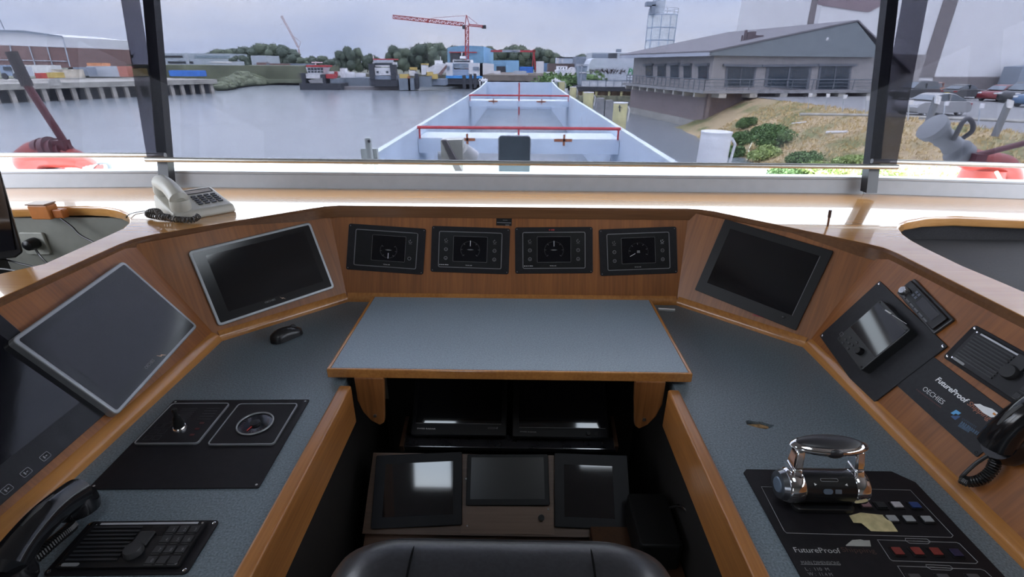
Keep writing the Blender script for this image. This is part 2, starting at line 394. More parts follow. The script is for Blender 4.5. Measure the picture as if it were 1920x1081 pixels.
pa, pb = V(1637, 300, 2.03), V(1920, 308, 2.03)
blind(1.398, RW-.04, 1.990, pa.z, pb.z-.01, 'tinted sun blind over the right front window facing the car park')
# ================================================================== window shelf with its two cut-outs
def onshelf(pts): return [tuple(G(x, y, SZ).xy) for x, y in pts]
holeL = onshelf([(80, 494), (161, 458), (200, 441), (228, 428), (240, 418), (241.5, 410), (236, 400), (222, 393.5), (196, 388.6), (161, 386.8), (100, 387.5), (24, 389.6)])
holeL = [(-2.15, holeL[0][1]-.30), (-1.52, holeL[0][1]-.30), (-1.36, holeL[0][1]-.18)] + holeL[0:] + [(-2.15, holeL[-1][1])]
holeR = onshelf([(1920, 410.5), (1794, 405.7), (1736, 408), (1702.5, 414), (1690, 420), (1686.5, 428), (1695, 439), (1711, 450), (1736, 463.5), (1808, 498), (1880.5, 528), (1920, 545)])
holeR = [(2.2, holeR[0][1])] + holeR + [(holeR[-1][0]+.1, holeR[-1][1]-.25), (2.2, holeR[-1][1]-.25)]
yo = .012
rim = [(-1.135, -.25), (-1.135, 1.33), (-1.128, 1.375), (-1.10, 1.42), (-.74, 1.728), (-.70, 1.758), (-.655, 1.772), (.62, 1.776), (.66, 1.768), (.70, 1.745), (1.03, 1.405), (1.055, 1.37), (1.062, 1.33), (1.062, -.25)]
edge = [(RL, -.25)] + [(a[0], a[1]+.0) for a in FL] + [(RW, -.25)] + rim[::-1]
shelf = plate_with_holes('window_shelf', [edge, holeL, holeR], SZ-.036, SZ, shelf_w, None, .007)
sb_ = empty('window_shelf', (0, 1.8, SZ)); shelf.name = 'shelf_board'; shelf.parent = sb_; shelf.matrix_parent_inverse = sb_.matrix_world.inverted()
rimw = wood('dark_edge_wood', 'x', col=(.17, .075, .03), dark=(.11, .045, .016), rough=.3, coat=.4)
def edging(pts, w_=.010, z0=SZ-.038, z1=SZ+.001):
    n = len(pts); o_ = []
    for i in range(n):
        a = Vector(pts[max(i-1, 0)]); b = Vector(pts[min(i+1, n-1)]); t = (b-a).normalized(); nn = Vector((t.y, -t.x)); o_.append(Vector(pts[i])+nn*w_)
    vs = [(p[0], p[1], z) for z in (z0, z1-.004) for p in pts]+[(p.x, p.y, z) for z in (z0, z1-.006) for p in o_]+[(p[0], p[1], z1) for p in pts]; fs = []
    for i in range(n-1): fs += [(2*n+i, 2*n+i+1, 3*n+i+1, 3*n+i), (3*n+i, 3*n+i+1, 4*n+i+1, 4*n+i), (i, i+1, 2*n+i+1, 2*n+i), (i, 4*n+i, 4*n+i+1, i+1)]
    mb = MB(); mb.T = sb_.matrix_world.inverted(); mb.add(vs, fs); return mb.build('edging', rimw, sb_, smooth=True)
edging(rim); 
shelf = sb_
tag(shelf, 'glossy varnished wooden shelf running under the front windows', 'shelf')
# wells below the two cut-outs
e = empty('shelf_well', (-1.7, 1.4, .7), 'grey painted well below the left shelf cut-out', 'shelf well'); M = e.matrix_world.inverted()
mb = MB(); mb.T = M
mb.box(-2.4, holeL[-2][1]+.012, .62, -1.16, holeL[-2][1]+.03, SZ-.04)
mb.box(-1.175, .9, .62, -1.16, holeL[-2][1]+.012, SZ-.04); mb.box(-2.4, .9, .60, -1.16, holeL[-2][1]+.03, .62)
mb.build('well_lining', grey_wall, e)
e = empty('speaker_well', (1.7, 1.4, .7), 'dark cloth-lined well below the right shelf cut-out', 'shelf well'); M = e.matrix_world.inverted()
mb = MB(); mb.T = M
cloth = mat('dark_grille_cloth', (.022, .021, .024), .8, var=.3, scale=300)
hy = max(p[1] for p in holeR)
mb.box(1.09, hy+.012, .95, 2.42, hy+.03, SZ-.038); mb.box(1.09, .3, .97, 2.42, hy+.012, .985)
mb.build('well_lining', cloth, e)
# ================================================================== helm console
con = empty('helm_console', (0, 1.2, 0), 'teak veneered horseshoe helm console with blue-grey desk top', 'console'); CI = con.matrix_world.inverted()
BL = [(-.930, -.25), (-.930, 1.345), (-.622, 1.640), (.585, 1.643), (.900, 1.352), (.893, -.25)]     # desk edge at the panels
TLn = [(-1.125, -.25), (-1.125, 1.385), (-.675, 1.776), (.645, 1.780), (1.055, 1.365), (1.050, -.25)]  # panel top edge
hole = [tuple(G(x, y, DZ).xy) for x, y in [(1398, 789), (1404, 787), (1412, 789), (1420, 790), (1428, 790), (1436, 793), (1443, 795), (1452, 796), (1450, 799), (1443, 802), (1436, 804), (1424, 802), (1412, 799), (1400, 795)]]
inner = [(.432, -.25), (.432, 1.30), (.36, 1.50), (-.40, 1.50), (-.470, 1.30), (-.470, -.25)]
outl = [(BL[0][0]-.03, BL[0][1]), (BL[1][0]-.03, BL[1][1]+.012), (BL[2][0]-.012, BL[2][1]+.03), (BL[3][0]+.012, BL[3][1]+.03), (BL[4][0]+.03, BL[4][1]+.012), (BL[5][0]+.03, BL[5][1])]
d = plate_with_holes('desk_top', [outl+inner, hole], DZ-.03, DZ, laminate, con, 0.); d.data.transform(CI)
mb = MB(); mb.T = CI; hc = G(1425, 796, DZ); mb.box(hc.x-.05, hc.y-.03, DZ-.05, hc.x+.05, hc.y+.03, DZ-.031); mb.tube([(hc.x-.03, hc.y+.008, DZ-.016), (hc.x+.004, hc.y+.004, DZ-.012), (hc.x+.022, hc.y+.000, DZ-.012)], [.008, .009, .006], 8); mb.build('hole_backing', mat('raw_chipboard', (.34, .20, .09), .8, var=.5, scale=90), con)
PAN = []
pan_off = []
for i in range(5):
    a, b = Vector(BL[i]), Vector(BL[i+1]); t = (b-a).normalized(); n_ = Vector((-t.y, t.x))
    pan_off.append((a, t, n_, ((Vector(TLn[i])-a).dot(n_)+(Vector(TLn[i+1])-a).dot(n_))/2))
def xline(i, j, k):      # where the lines of panels i and j meet, k of the way up the panels
    a, t, n_, o = pan_off[i]; c, u, m_, q = pan_off[j]; P = a+n_*o*k; Q = c+m_*q*k
    den = t.x*u.y-t.y*u.x; s_ = ((Q.x-P.x)*u.y-(Q.y-P.y)*u.x)/den; return P+t*s_
for i in range(5):
    a, t, n_, o = pan_off[i]
    b0 = xline(i-1, i, 0.) if i else a; b1 = xline(i, i+1, 0.) if i < 4 else Vector(BL[5])
    t0 = xline(i-1, i, 1.) if i else a+n_*o; t1 = xline(i, i+1, 1.) if i < 4 else Vector(BL[5])+n_*o
    p = [Vector((b0.x, b0.y, DZ-.005)), Vector((b1.x, b1.y, DZ-.005)), Vector((t1.x, t1.y, SZ-.012)), Vector((t0.x, t0.y, SZ-.012))]
    ex = (p[1]-p[0]).normalized(); nrm = ex.cross(p[3]-p[0]).normalized()
    fr = Frame((p[0]+p[1])/2, ex, nrm.cross(ex)); PAN.append(fr)
    mb = MB(); mb.T = fr.M().inverted(); mb.slab(p, -fr.z*.02); pn = mb.build('instrument_panel', pan_w, con); pn.matrix_local = CI @ fr.M()
# moulding along the foot of the panels
mo = []
def mould(a, b, za=0.):
    a = Vector((*a, DZ)); b = Vector((*b, DZ)); t = (b-a).normalized(); n_ = Vector((t.y, -t.x, 0))
    prof = [(.0, 0), (.0, .010), (-.006, .020), (-.016, .028), (-.030, .032), (-.045, .030), (-.045, 0)]
    A = [a + n_*(u+.004) + Vector((0, 0, v)) for u, v in prof]; B = [b + n_*(u+.004) + Vector((0, 0, v)) for u, v in prof]
    m_ = MB(); m_.T = CI; n = len(prof)
    m_.add(A+B, [list(range(n)), list(range(n, 2*n))[::-1]] + [(i, (i+1) % n, n+(i+1) % n, n+i) for i in range(n)]); return m_.build('moulding', moulding_w, con, smooth=True)
for i in range(5): mould(BL[i], BL[i+1])
# fascia boards on the inner edges of the two wings
for x0, x1 in ((-.478, -.445), (.409, .440)):
    mb = MB(); mb.T = CI; mb.box(x0, -.25, .632, x1, 1.112, DZ+.006); mb.build('fascia_board', veneer_y, con, bevel=.006, bseg=3)
# carcass: wing sides and back, down to the floor
mb = MB(); mb.T = CI
mb.box(-.50, -.25, 0, -.485, 1.5, .72); mb.box(.445, -.25, 0, .46, 1.5, .72); mb.box(-.5, 1.60, 0, .5, 1.62, .72)
mb.build('carcass', mat('dark_carcass', (.012, .010, .009), .7), con)
# ================================================================== raised chart table
ct = empty('chart_table', (-.016, 1.35, .76), 'raised blue-grey laminate chart table with a teak edge', 'table'); M = ct.matrix_world.inverted()
tp = [G(697, 556, .79), G(1222, 563, .79), G(1299, 701, .79), G(613, 693, .79)]
X0, X1, Y0, Y1 = (tp[3].x+tp[0].x)/2, (tp[1].x+tp[2].x)/2, (tp[2].y+tp[3].y)/2, (tp[0].y+tp[1].y)/2
print('table', X0, X1, Y0, Y1)
mb = MB(); mb.T = M; mb.box(X0+.010, Y0+.010, .770, X1-.010, Y1, .7905); mb.build('table_top', laminate_lit, ct)
mb = MB(); mb.T = M; mb.ring([(X0, Y0), (X1, Y0), (X1, Y1+.005), (X0, Y1+.005)], [(X0+.009, Y0+.009), (X1-.009, Y0+.009), (X1-.009, Y1), (X0+.009, Y1)], .764, .7915)
mb.build('edging', moulding_w, ct, bevel=.003)
for sx in (-1, 1):
    x = X0+.035 if sx < 0 else X1-.035
    mb = MB(); mb.T = M; mb.box(x-.03, Y0+.01, DZ+.0064, x+.03, Y0+.07, .770); mb.build('riser_block', black_matt, ct, bevel=.003)
    mb = MB(); mb.T = M; mb.box(x-.03, Y1-.12, DZ+.0, x+.03, Y1-.06, .770); mb.build('riser_block', black_matt, ct, bevel=.003)
for xa, xb in ((.325, .408), (-.443, -.362)):
    cx = xb if xa > 0 else xa; s = -1 if xa > 0 else 1; W_ = abs(xb-xa)
    pts = [(0, .766), (0, .69), (.012, .65), (.032, .62), (.055, .605), (.068, .615), (W_-.005, .70), (W_, .766)]
    mb = MB(); mb.T = M
    mb.slab([(cx+s*u, 1.13, z) for u, z in pts], (0, .02, 0)); mb.build('bracket', veneer, ct, bevel=.003)
    mb = MB(); mb.T = M; mb.cyl((cx+s*.045, 1.127, .64), (cx+s*.045, 1.131, .64), .005, 12); mb.build('screw', steel, ct)
# little hinge strip beside the table
fr = Frame((0, 0, DZ), (1, 0, 0), (0, 1, 0)); DESK = fr
hg, w_, h_ = fr.fit([(1233, 578), (1264, 579), (1266, 585), (1235, 584)])
e = empty('hinge_plate', hg, 'small silver hinge plate on the desk behind the right end of the chart table', 'hinge')
MB().cbox(0, 0, w_, .018, .0005, .003).build('leaf', steel, e, bevel=.001)
mb = MB(); mb.cyl((-w_/2, 0, .005), (w_/2, 0, .005), .004, 10); mb.build('pin', steel, e, smooth=True)
# ================================================================== devices set in the panels
P_L2, P_L1, P_C, P_R1, P_R2 = PAN      # left wing, left oblique, centre, right oblique, right wing
def up(fr):                             # frame axes: x runs to the right seen from the seat
    return fr
def screws(e, w, h, z, m=steel, r=.0022, inset=.007, only=None):
    for i, (sx, sy) in enumerate(((-1, 1), (1, 1), (1, -1), (-1, -1))):
        if only and i not in only: continue
        mb = MB(); mb.lathe([(r, z-.0002), (r, z+.0006), (r*.6, z+.0012), (.0001, z+.0012)], 10, (sx*(w/2-inset), sy*(h/2-inset), 0)); mb.build('screw', m, e, smooth=True)
def dashes(e, a, b, h, m, z, n=9, name='small_print', seed=4):
    """print too small to read: a broken row of tiny strokes"""
    R_ = random.Random(seed); a, b = Vector(a), Vector(b); d = b-a; t = d.normalized(); p = Vector((-t.y, t.x)); mb = MB()
    for i in range(n):
        u0, u1 = (i+.08)/n, (i+R_.uniform(.7, .95))/n; q = [a+d*u0-p*h/2, a+d*u1-p*h/2, a+d*u1+p*h*R_.uniform(.2, .5), a+d*u0+p*h/2]
        mb.add([(v.x, v.y, z) for v in q]+[(v.x, v.y, z+.0004) for v in q], [(3, 2, 1, 0), (4, 5, 6, 7), (0, 1, 5, 4), (1, 2, 6, 5), (2, 3, 7, 6), (3, 0, 4, 7)])
    return mb.build(name, m, e)
# ---- four indicator gauges
GA = [([(657.5, 422.5), (800, 425), (792.5, 511), (645, 508)], 'A'), ([(811.7, 425), (956.7, 426), (953.7, 512.5), (805, 510.5)], 'B'),
      ([(966.7, 425), (1109, 426), (1114, 513), (965, 511.7)], 'C'), ([(1121.7, 426.3), (1265, 428), (1274, 515), (1126.7, 513.8)], 'D')]
GL = ['leftmost black dial indicator, its needle hanging straight down', 'black dial indicator left of centre below the small label plate', 'black dial indicator right of centre with tiny red marks on its top edge', 'rightmost black indicator with its needle pointing lower left']
def knobmark(e, u, v, ang, white):      # a printed dimmer symbol: open ring and tick
    mb = MB(); pts = [(u+.0055*math.cos(a), v+.0055*math.sin(a), .0052) for a in [math.radians(130+230*k/12) for k in range(13)]]
    mb.tube(pts, .0006, 4); mb.tube([(u, v+.001, .0052), (u+.005*math.cos(ang), v+.007*math.sin(ang), .0052)], .0007, 4)
    mb.box(u-.006, v-.0098, .0048, u+.006, v-.0090, .0052)
    mb.build('dimmer_mark', white_print if white else grey_print, e)
def gbutton(e, u, v, s):
    mb = MB(); mb.tube([(u+.0058*math.cos(k*math.pi/8), v+.0058*math.sin(k*math.pi/8), .0052) for k in range(16)], .0007, 4, closed=True)
    if s == 'I': mb.box(u-.002, v-.002, .005, u-.0010, v+.002, .0054).box(u+.001, v-.002, .005, u+.002, v+.002, .0054)
    elif s == '-': mb.box(u-.0025, v-.0005, .005, u+.0025, v+.0005, .0054)
    elif s == '^': mb.box(u-.0012, v-.0028, .005, u+.0012, v+.0005, .0054)
    mb.build('button', grey_print, e)
for k, (c4, kind) in enumerate(GA):
    fr, W_, H_ = P_C.fit(c4, .003); e = empty('dial_indicator', fr, GL[k], 'indicator', 'dial indicators in the centre panel')
    MB().prism(rrect(0, 0, W_, H_, .008), .0003, .0035).build('mounting_plate', black_plate, e, bevel=.0008)
    MB().prism(rrect(0, 0, W_*.80, H_*.78, .006), .0034, .0045).build('front_glass', black_plastic, e)
    MB().rframe(0, 0, W_*.81, H_*.79, .0028, .007, .0040, .0056).build('bezel_ring', mat('grey_bezel', (.14, .14, .145), .4), e)
    su = {'A': .010, 'B': .0, 'C': 0., 'D': 0.}[kind]; sw, sh = W_*.435, H_*.555
    MB().prism(rrect(su, .003, sw, sh, .002), .0044, .0050).build('screen', glass_black, e)
    MB().rframe(su, .003, sw, sh, .0009, .003, .0048, .0056).build('screen_frame', mat('grey_bezel', (.1, .1, .1)), e)
    mb = MB(); cu, cv = su, (-.004 if kind == 'A' else .0 if kind in 'BC' else -.002); R = .036 if kind != 'A' else .032
    a0, a1 = (-42, 222) if kind != 'A' else (145, 395)
    if kind == 'D': a0, a1 = -20, 210
    for j in range(37):
        a = math.radians(a0+(a1-a0)*j/36); l = .0075 if j % 6 == 0 else .003
        if kind == 'D' and j % 6: l = .0012
        ca, sa = math.cos(a), math.sin(a)*.92
        mb.tube([(cu+R*ca, cv+R*sa, .0052), (cu+(R-l)*ca, cv+(R-l)*sa, .0052)], .00035 if j % 6 else .0006, 4)
    mb.build('dial_marks', dim_print, e)
    mb = MB(); mb.prism([(cu-.013, cv+.001), (cu-.004, cv+.003), (cu+.004, cv+.003), (cu+.013, cv+.001), (cu+.004, cv-.001), (cu-.004, cv-.001)] if kind != 'D' else [(cu-.006, cv-.004), (cu+.006, cv-.004), (cu+.005, cv+.005), (cu-.005, cv+.005)], .005, .0054); mb.build('ship_symbol', dim_print, e)
    na = {'A': (0, -.010, 0, -.030), 'B': (0, .014, 0, .034), 'C': (0, .014, 0, .034), 'D': (-.012, -.006, -.031, -.016)}[kind]
    MB().tube([(cu+na[0], cv+na[1], .0054), (cu+na[2], cv+na[3], .0054)], .0009, 5).build('needle', mat('needle_white', (.8, .8, .8)), e)
    text(e, 'TITAN 340' if kind != 'A' else 'TITAN 330', su-.004, -H_*.335, .024, .0032, white_print, z=.0047, bold=.01)
    if kind in 'BC': dashes(e, (-W_*.39, -H_*.335), (-W_*.27, -H_*.335), .0022, white_print, .0046, 5)
    bx_ = W_*.31
    knobmark(e, bx_, H_*.20, math.radians(100 if kind != 'D' else 55), kind == 'D')
    if kind != 'A':
        knobmark(e, -bx_, H_*.20, math.radians(75), False)
        for sx in (-1, 1):
            gbutton(e, sx*bx_, .0, '-'); gbutton(e, sx*bx_, -H_*.19, 'I' if kind == 'D' else '^')
    else: gbutton(e, bx_, -H_*.17, '')
    if kind == 'C':
        mb = MB(); 
        for u in (-.006, .001, .006, .010): mb.box(u-.012, H_*.425, .0034, u-.008, H_*.455, .0039)
        mb.build('red_marks', red_print, e)
    screws(e, W_, H_, .0034, dim_print, .0018, .007)
fr, W_, H_ = P_C.fit([(931, 406), (960, 406), (959, 426), (930, 425)])
e = empty('label_plate', fr, 'small black maker label plate above the gap between the two middle indicators', 'label plate')
MB().cbox(0, .002, W_, H_-.006, .0003, .0012).build('plate', black_plastic, e)
mb = MB(); mb.cbox(0, -.003, W_*.9, .0018, .0012, .0014).cbox(.004, .006, W_*.3, .0014, .0012, .0014).cbox(W_*.22, -.011, W_*.25, .0020, .0012, .0014); mb.build('lettering', grey_print, e)
# ---- panel monitors with silver bezels
def logo_bolt(e, u, v, s, m, z):
    MB().prism([(u-s, v+s*.9), (u-s*.2, v+s*.1), (u+s*.2, v+s*.25), (u+s*1.1, v-s*.8), (u+s*.1, v-s*.05), (u-s*.25, v-s*.2)], z, z+.0005).build('logo', m, e)
def bezel_monitor(plane, c4, act, th, label, gm, lettering_at, name='panel_monitor'):
    fr, W_, H_ = plane.fit(c4, th); fr = Frame(fr.o, fr.x, fr.y); e = empty(name, fr, label, 'monitor')
    MB().prism(rrect(0, 0, W_, H_, .012), .0003, th).build('bezel', silver_bezel, e, bevel=.003, bseg=3)
    MB().prism(rrect(0, 0, W_-.018, H_-.018, .005), th-.001, th+.0006).build('glass', mat('screen_surround', (.010, .010, .011), .16), e)
    au = [Vector(fr.uv(*p, th)) for p in act]; cx = sum(a.x for a in au)/4; cy = sum(a.y for a in au)/4
    aw = ((au[1]-au[0]).length+(au[2]-au[3]).length)/2; ah = ((au[0]-au[3]).length+(au[1]-au[2]).length)/2
    MB().cbox(cx, cy, aw, ah, th+.0004, th+.0010).build('screen', gm, e)
    return fr, e, W_, H_, th
fr, e, W_, H_, th = bezel_monitor(P_L1, [(348.3, 465.7), (578.3, 421.7), (634.5, 542), (409, 606.5)], [(378, 476), (567, 439), (612, 530), (432, 577)], .012, 'silver framed black monitor in the left oblique panel, beside the mouse', glass_black, None)
print('mon L1', W_, H_)
u, v = fr.uv(512, 562, th); text(e, 'OECHIES', u-.010, v, .034, .006, mat('grey_print', (.3, .3, .3)), z=th+.001); u, v = fr.uv(530, 558.5, th); logo_bolt(e, u, v, .008, mat('copper_print', (.5, .3, .2), .4), th+.001)
fr, e, W_, H_, th = bezel_monitor(P_L2, [(1, 628), (233.5, 503.5), (386, 612.5), (211, 764.5)], [(48, 630), (238, 526.6), (359, 608), (207, 731)], .024, 'silver framed monitor on the left wing with sky glare across its screen', mat('satin_screen', (.012, .011, .015), .14, spec=.5), None)
print('mon L2', W_, H_)
u, v = fr.uv(280, 682, th); text(e, 'OECHIES', u, v, .036, .008, mat('grey_print', (.3, .3, .3)), z=th+.001); u, v = fr.uv(302, 666.5, th); logo_bolt(e, u, v, .010, MATS['copper_print'], th+.001)
# flush black monitor nearer the camera on the left wing
a = Vector(P_L2.uv(206, 768)); b = Vector(P_L2.uv(0, 947)); ex = (a-b).normalized(); ey = Vector((-ex.y, ex.x)); W_, H_ = .42, .315
c = a - ex*(W_/2) + ey*(H_/2+.0)
fr = Frame(P_L2.o+P_L2.x*c.x+P_L2.y*c.y, P_L2.x*ex.x+P_L2.y*ex.y, P_L2.x*ey.x+P_L2.y*ey.y)
e = empty('flush_monitor', fr, 'large flush black monitor at the near left edge with small printed key symbols', 'monitor'); LM = fr
MB().prism(rrect(0, 0, W_, H_, .004), .0003, .005).build('front_plate', mat('satin_black_glass', (.008, .008, .010), .25, spec=.35), e, bevel=.0008)
MB().cbox(.0, .018, W_*.84, H_*.76, .0049, .0054).build('screen', glass_black, e)
for px, py in ((85, 855), (49, 885), (13, 917)):
    u, v = fr.uv(px, py, .005); mb = MB(); mb.rframe(u, v, .019, .013, .0008, .003, .0049, .0054); mb.build('key_symbol', grey_print, e)
    mb = MB(); mb.box(u-.004, v-.003, .005, u-.0015, v+.003, .0054).box(u+.0005, v-.001, .005, u+.004, v+.001, .0054); mb.build('key_symbol', grey_print, e)
# ---- square radar display on the right oblique panel
fr, W_, H_ = P_R1.fit([(1364.3, 419.6), (1568.6, 463.9), (1492.5, 612.6), (1294, 545)], .006)
print('mon R1', W_, H_)
e = empty('square_monitor', fr, 'plain black square monitor flush in the right oblique panel', 'monitor')
MB().prism(rrect(0, 0, W_, H_, .004), .0003, .008).build('front_plate', mat('dark_front_plate', (.008, .008, .009), .4, spec=.25), e, bevel=.001)
q = [Vector(fr.uv(*p, .008)) for p in [(1370, 437), (1544, 472.7), (1485, 585), (1320.7, 533)]]; cx = sum(a.x for a in q)/4; cy = sum(a.y for a in q)/4
sw = ((q[1]-q[0]).length+(q[2]-q[3]).length)/2; sh = ((q[0]-q[3]).length+(q[1]-q[2]).length)/2
MB().cbox(cx, cy, sw, sh, .0075, .0082).build('screen', glass_black, e)
mb = MB(); mb.box(cx+sw/2-.001, cy-sh/2, .008, cx+sw/2+.0006, cy+sh/2, .0088); mb.build('screen_edge', dim_print, e)
u, v = fr.uv(1469.5, 594, .008); MB().lathe([(.005, .0079), (.005, .010), (.001, .011)], 14, (u, v, 0)).build('power_button', black_plastic, e, smooth=True)
fr, W_, H_ = P_R1.fit([(1412, 586), (1434, 592), (1433, 598), (1411, 592)]); e = tag(MB().cbox(0, 0, W_, H_*.45, 0.0002, .0006).build('red_marker_stroke', red_print), 'faded red pen mark on the wood below the square monitor', 'pen mark'); e.matrix_world = fr.M()
# ---- right wing: river pilot unit on its black plate
def rect_on(plane, c4, h=0.): return plane.fit(c4, h)
fr, W_, H_ = rect_on(P_R2, [(1645.5, 547), (1799.5, 643), (1639.5, 742.5), (1522.9, 631)], .002); print('plateR2', W_, H_)
e = empty('backing_plate', fr, 'matt black square plate screwed to the right wing under the control display', 'plate')
MB().prism(rrect(0, 0, W_, H_, .003), .0003, .0048).build('plate', mat('charcoal_plate', (.020, .020, .023), .5, var=.15, scale=120, spec=.3), e, bevel=.0006)
screws(e, W_, H_, .0048, chrome, .0035, .007)
fr, W_, H_ = rect_on(P_R2, [(1650, 574), (1719.5, 617), (1617, 681), (1558, 633.5)], .033); print('unit', W_, H_)
hh = .042; e = empty('control_display', Frame(fr.o-fr.z*0, fr.x, fr.y), 'small box-shaped control display with rubber keys and a knob, on a black plate', 'control display'); e.matrix_world = Frame(P_R2.o + (fr.o-P_R2.o), fr.x, fr.y).M()
zb, zt = .0050, .033
MB().prism(rrect(0, 0, W_, H_, .006), zb, zt).build('housing', mat('dark_housing', (.018, .019, .020), .42, scale=80), e, bevel=.002)
ft = lambda px, py: fr.uv(px, py, .033)
q = [Vector(ft(*p)) for p in [(1644, 577), (1709, 618), (1644, 661), (1588, 612.6)]]
cx = sum(a.x for a in q)/4; cy = sum(a.y for a in q)/4; sw = ((q[1]-q[0]).length+(q[2]-q[3]).length)/2; sh = ((q[0]-q[3]).length+(q[1]-q[2]).length)/2
MB().cbox(cx, cy, sw, sh, zt-.0003, zt+.0005).build('screen', glass_black, e)
for i, (px, py) in enumerate(((1595, 632.5), (1586, 636.5), (1592, 643), (1599, 646.5), (1607, 641.5), (1580.5, 642.5), (1590.5, 653))):
    u, v = ft(px, py); MB().prism(rrect(u, v, .0085, .006, .0022), zt, zt+.0025).build('rubber_key', mat('rubber_key', (.035, .035, .037), .35), e, bevel=.001)
u, v = ft(1614, 659); MB().lathe([(.0105, zt), (.0100, zt+.010), (.0085, zt+.0125), (.0005, zt+.0125)], 22, (u, v, 0)).build('knob', black_plastic, e, smooth=True)
u, v = ft(1578, 626); MB().rframe(u, v, .012, .010, .0006, .001, zt, zt+.0004).build('card_slot', dim_print, e)
u, v = ft(1666, 583); 
mb = MB(); a = Vector(ft(1660, 581)); b = Vector(ft(1671, 588)); mb.tube([(a.x, a.y, zt+.0003), (b.x, b.y, zt+.0003)], .0018, 4); a = Vector(ft(1673, 590)); b = Vector(ft(1700, 607)); mb.tube([(a.x, a.y, zt), (b.x, b.y, zt)], .0006, 4); mb.build('name_print', white_print, e)
screws(e, W_, H_, zt, black_plastic, .003, .007)
# ---- car radio
fr, W_, H_ = rect_on(P_R2, [(1703.3, 532.2), (1799.5, 589), (1757.4, 611.9), (1666, 553.5)], .012); print('car radio', W_, H_)
e = empty('car_radio', fr, 'small black car radio with round volume knob above the square black plate', 'car radio')
MB().prism(rrect(0, 0, W_, H_, .004), .0003, .008).build('trim_frame', mat('radio_trim', (.035, .035, .037), .35), e, bevel=.0025)
MB().prism(rrect(0, 0, W_-.012, H_-.012, .004), .0078, .016).build('front_panel', black_plastic, e, bevel=.002)
ku, kv = fr.uv(1697, 546, .016); MB().lathe([(.0125, .0155), (.0120, .024), (.009, .0275), (.0005, .0275)], 24, (ku, kv, 0)).build('volume_knob', mat('smoked_chrome', (.35, .35, .36), .2, .9), e, smooth=True)
MB().cbox(W_*.14, H_*.06, W_*.42, H_*.40, .0158, .0166).build('display', glass_black, e)
for i in range(6):
    MB().cbox(-W_*.30+i*W_*.115, -H_*.32, W_*.09, .004, .0158, .0170).build('preset_button', mat('button_grey', (.10, .10, .11), .35), e)
for i in range(2):
    for j in range(2): MB().cbox(-W_*.20+i*.011, H_*.02+j*.010, .008, .006, .0158, .0172).build('menu_button', mat('button_blue_grey', (.07, .08, .11), .35), e)
# ---- handset radio on the right wing
def radio_front(e, W_, H_, knob_c, hang=None, keys=True):
    MB().prism(rrect(0, 0, W_, H_, .008), .0003, .004).build('mounting_plate', black_plate, e, bevel=.001)
    w2, h2 = W_*.86, H_*.84
    MB().prism(rrect(0, 0, w2, h2, .003), .0038, .011).build('body', black_plastic, e, bevel=.001)
    n = 9
    for i in range(n):
        v = h2*.36 - i*h2*.80/n
        MB().cbox(-w2*.245, v, w2*.42, h2*.038, .0108, .0135).build('grille_slat', mat('grille_slat', (.022, .022, .024), .35), e)
    MB().cbox(0, h2*.455, w2*.86, h2*.045, .0108, .0118).build('name_strip', mat('silver_strip', (.48, .48, .50), .4, .4), e)
    MB().prism(rrect(-w2*.39, -h2*.445, w2*.14, h2*.07, .003), .0108, .0122).build('badge', mat('badge_grey', (.25, .25, .25), .4, .4), e)
    for sx in (-1, 1):
        for sy in (-1, 1): MB().lathe([(.0022, .0108), (.002, .0122), (.0002, .0122)], 10, (sx*w2*.47, sy*h2*.45, 0)).build('screw', chrome, e, smooth=True)
    screws(e, W_, H_, .004, chrome, .0032, .007)
    kx, ky = knob_c
    MB().lathe([(.016, .0108), (.015, .020), (.0135, .022), (.0005, .022)], 24, (kx, ky, 0)).build('channel_knob', mat('grey_knob', (.018, .018, .019), .55), e, smooth=True)
    MB().cbox(kx-.0, ky+.026, .028, .03, .0108, .016).build('volume_slider', MATS['grey_knob'], e, bevel=.003)
    MB().cbox(w2*.12, h2*.27, w2*.14, h2*.20, .0108, .0114).build('display', glass_black, e)
    if keys:
        for i, ch in enumerate(['1', '2', '3', '4', '5', '6', '7', '8', '9', '0', '', '']):
            u = w2*.245 + (i % 3)*w2*.095; v = h2*.30 - (i//3)*h2*.225
            MB().cbox(u, v, w2*.078, h2*.16, .0108, .013).build('key', mat('key_black', (.016, .016, .018), .4), e, bevel=.001)
            if ch: text(e, ch, u+.003, v-.001, .0032 if ch != '1' else .0012, .0065, mat('key_print', (.17, .17, .17)), z=.0132, name='digit')
            MB().cbox(u-.001, v-h2*.092, w2*.065, .0006, .0108, .0116).build('key_line', mat('key_line', (.12, .12, .12)), e)
p1_, p2_ = Vector(P_R2.uv(1847.6, 619)), Vector(P_R2.uv(1769.4, 669.8)); p3_ = Vector(P_R2.uv(1920, 770))
ex = (p3_-p2_).normalized(); ey = Vector((-ex.y, ex.x)); H_ = (p1_-p2_).dot(ey); W_ = .255; c = p2_+ex*W_/2+ey*H_/2; print('vhf R', H_)
fr = Frame(P_R2.o+P_R2.x*c.x+P_R2.y*c.y, P_R2.x*ex.x+P_R2.y*ex.y, P_R2.x*ey.x+P_R2.y*ey.y)
e = empty('marine_radio', fr, 'black marine radio set into the right wing above the lettered sponsor plate', 'radio', None)
radio_front(e, W_, H_, fr.uv(1893, 697, .015), keys=True)
u, v = fr.uv(1904, 741, .012); text(e, '0', u, v, .005, .008, white_print, rot=0, z=.0125)
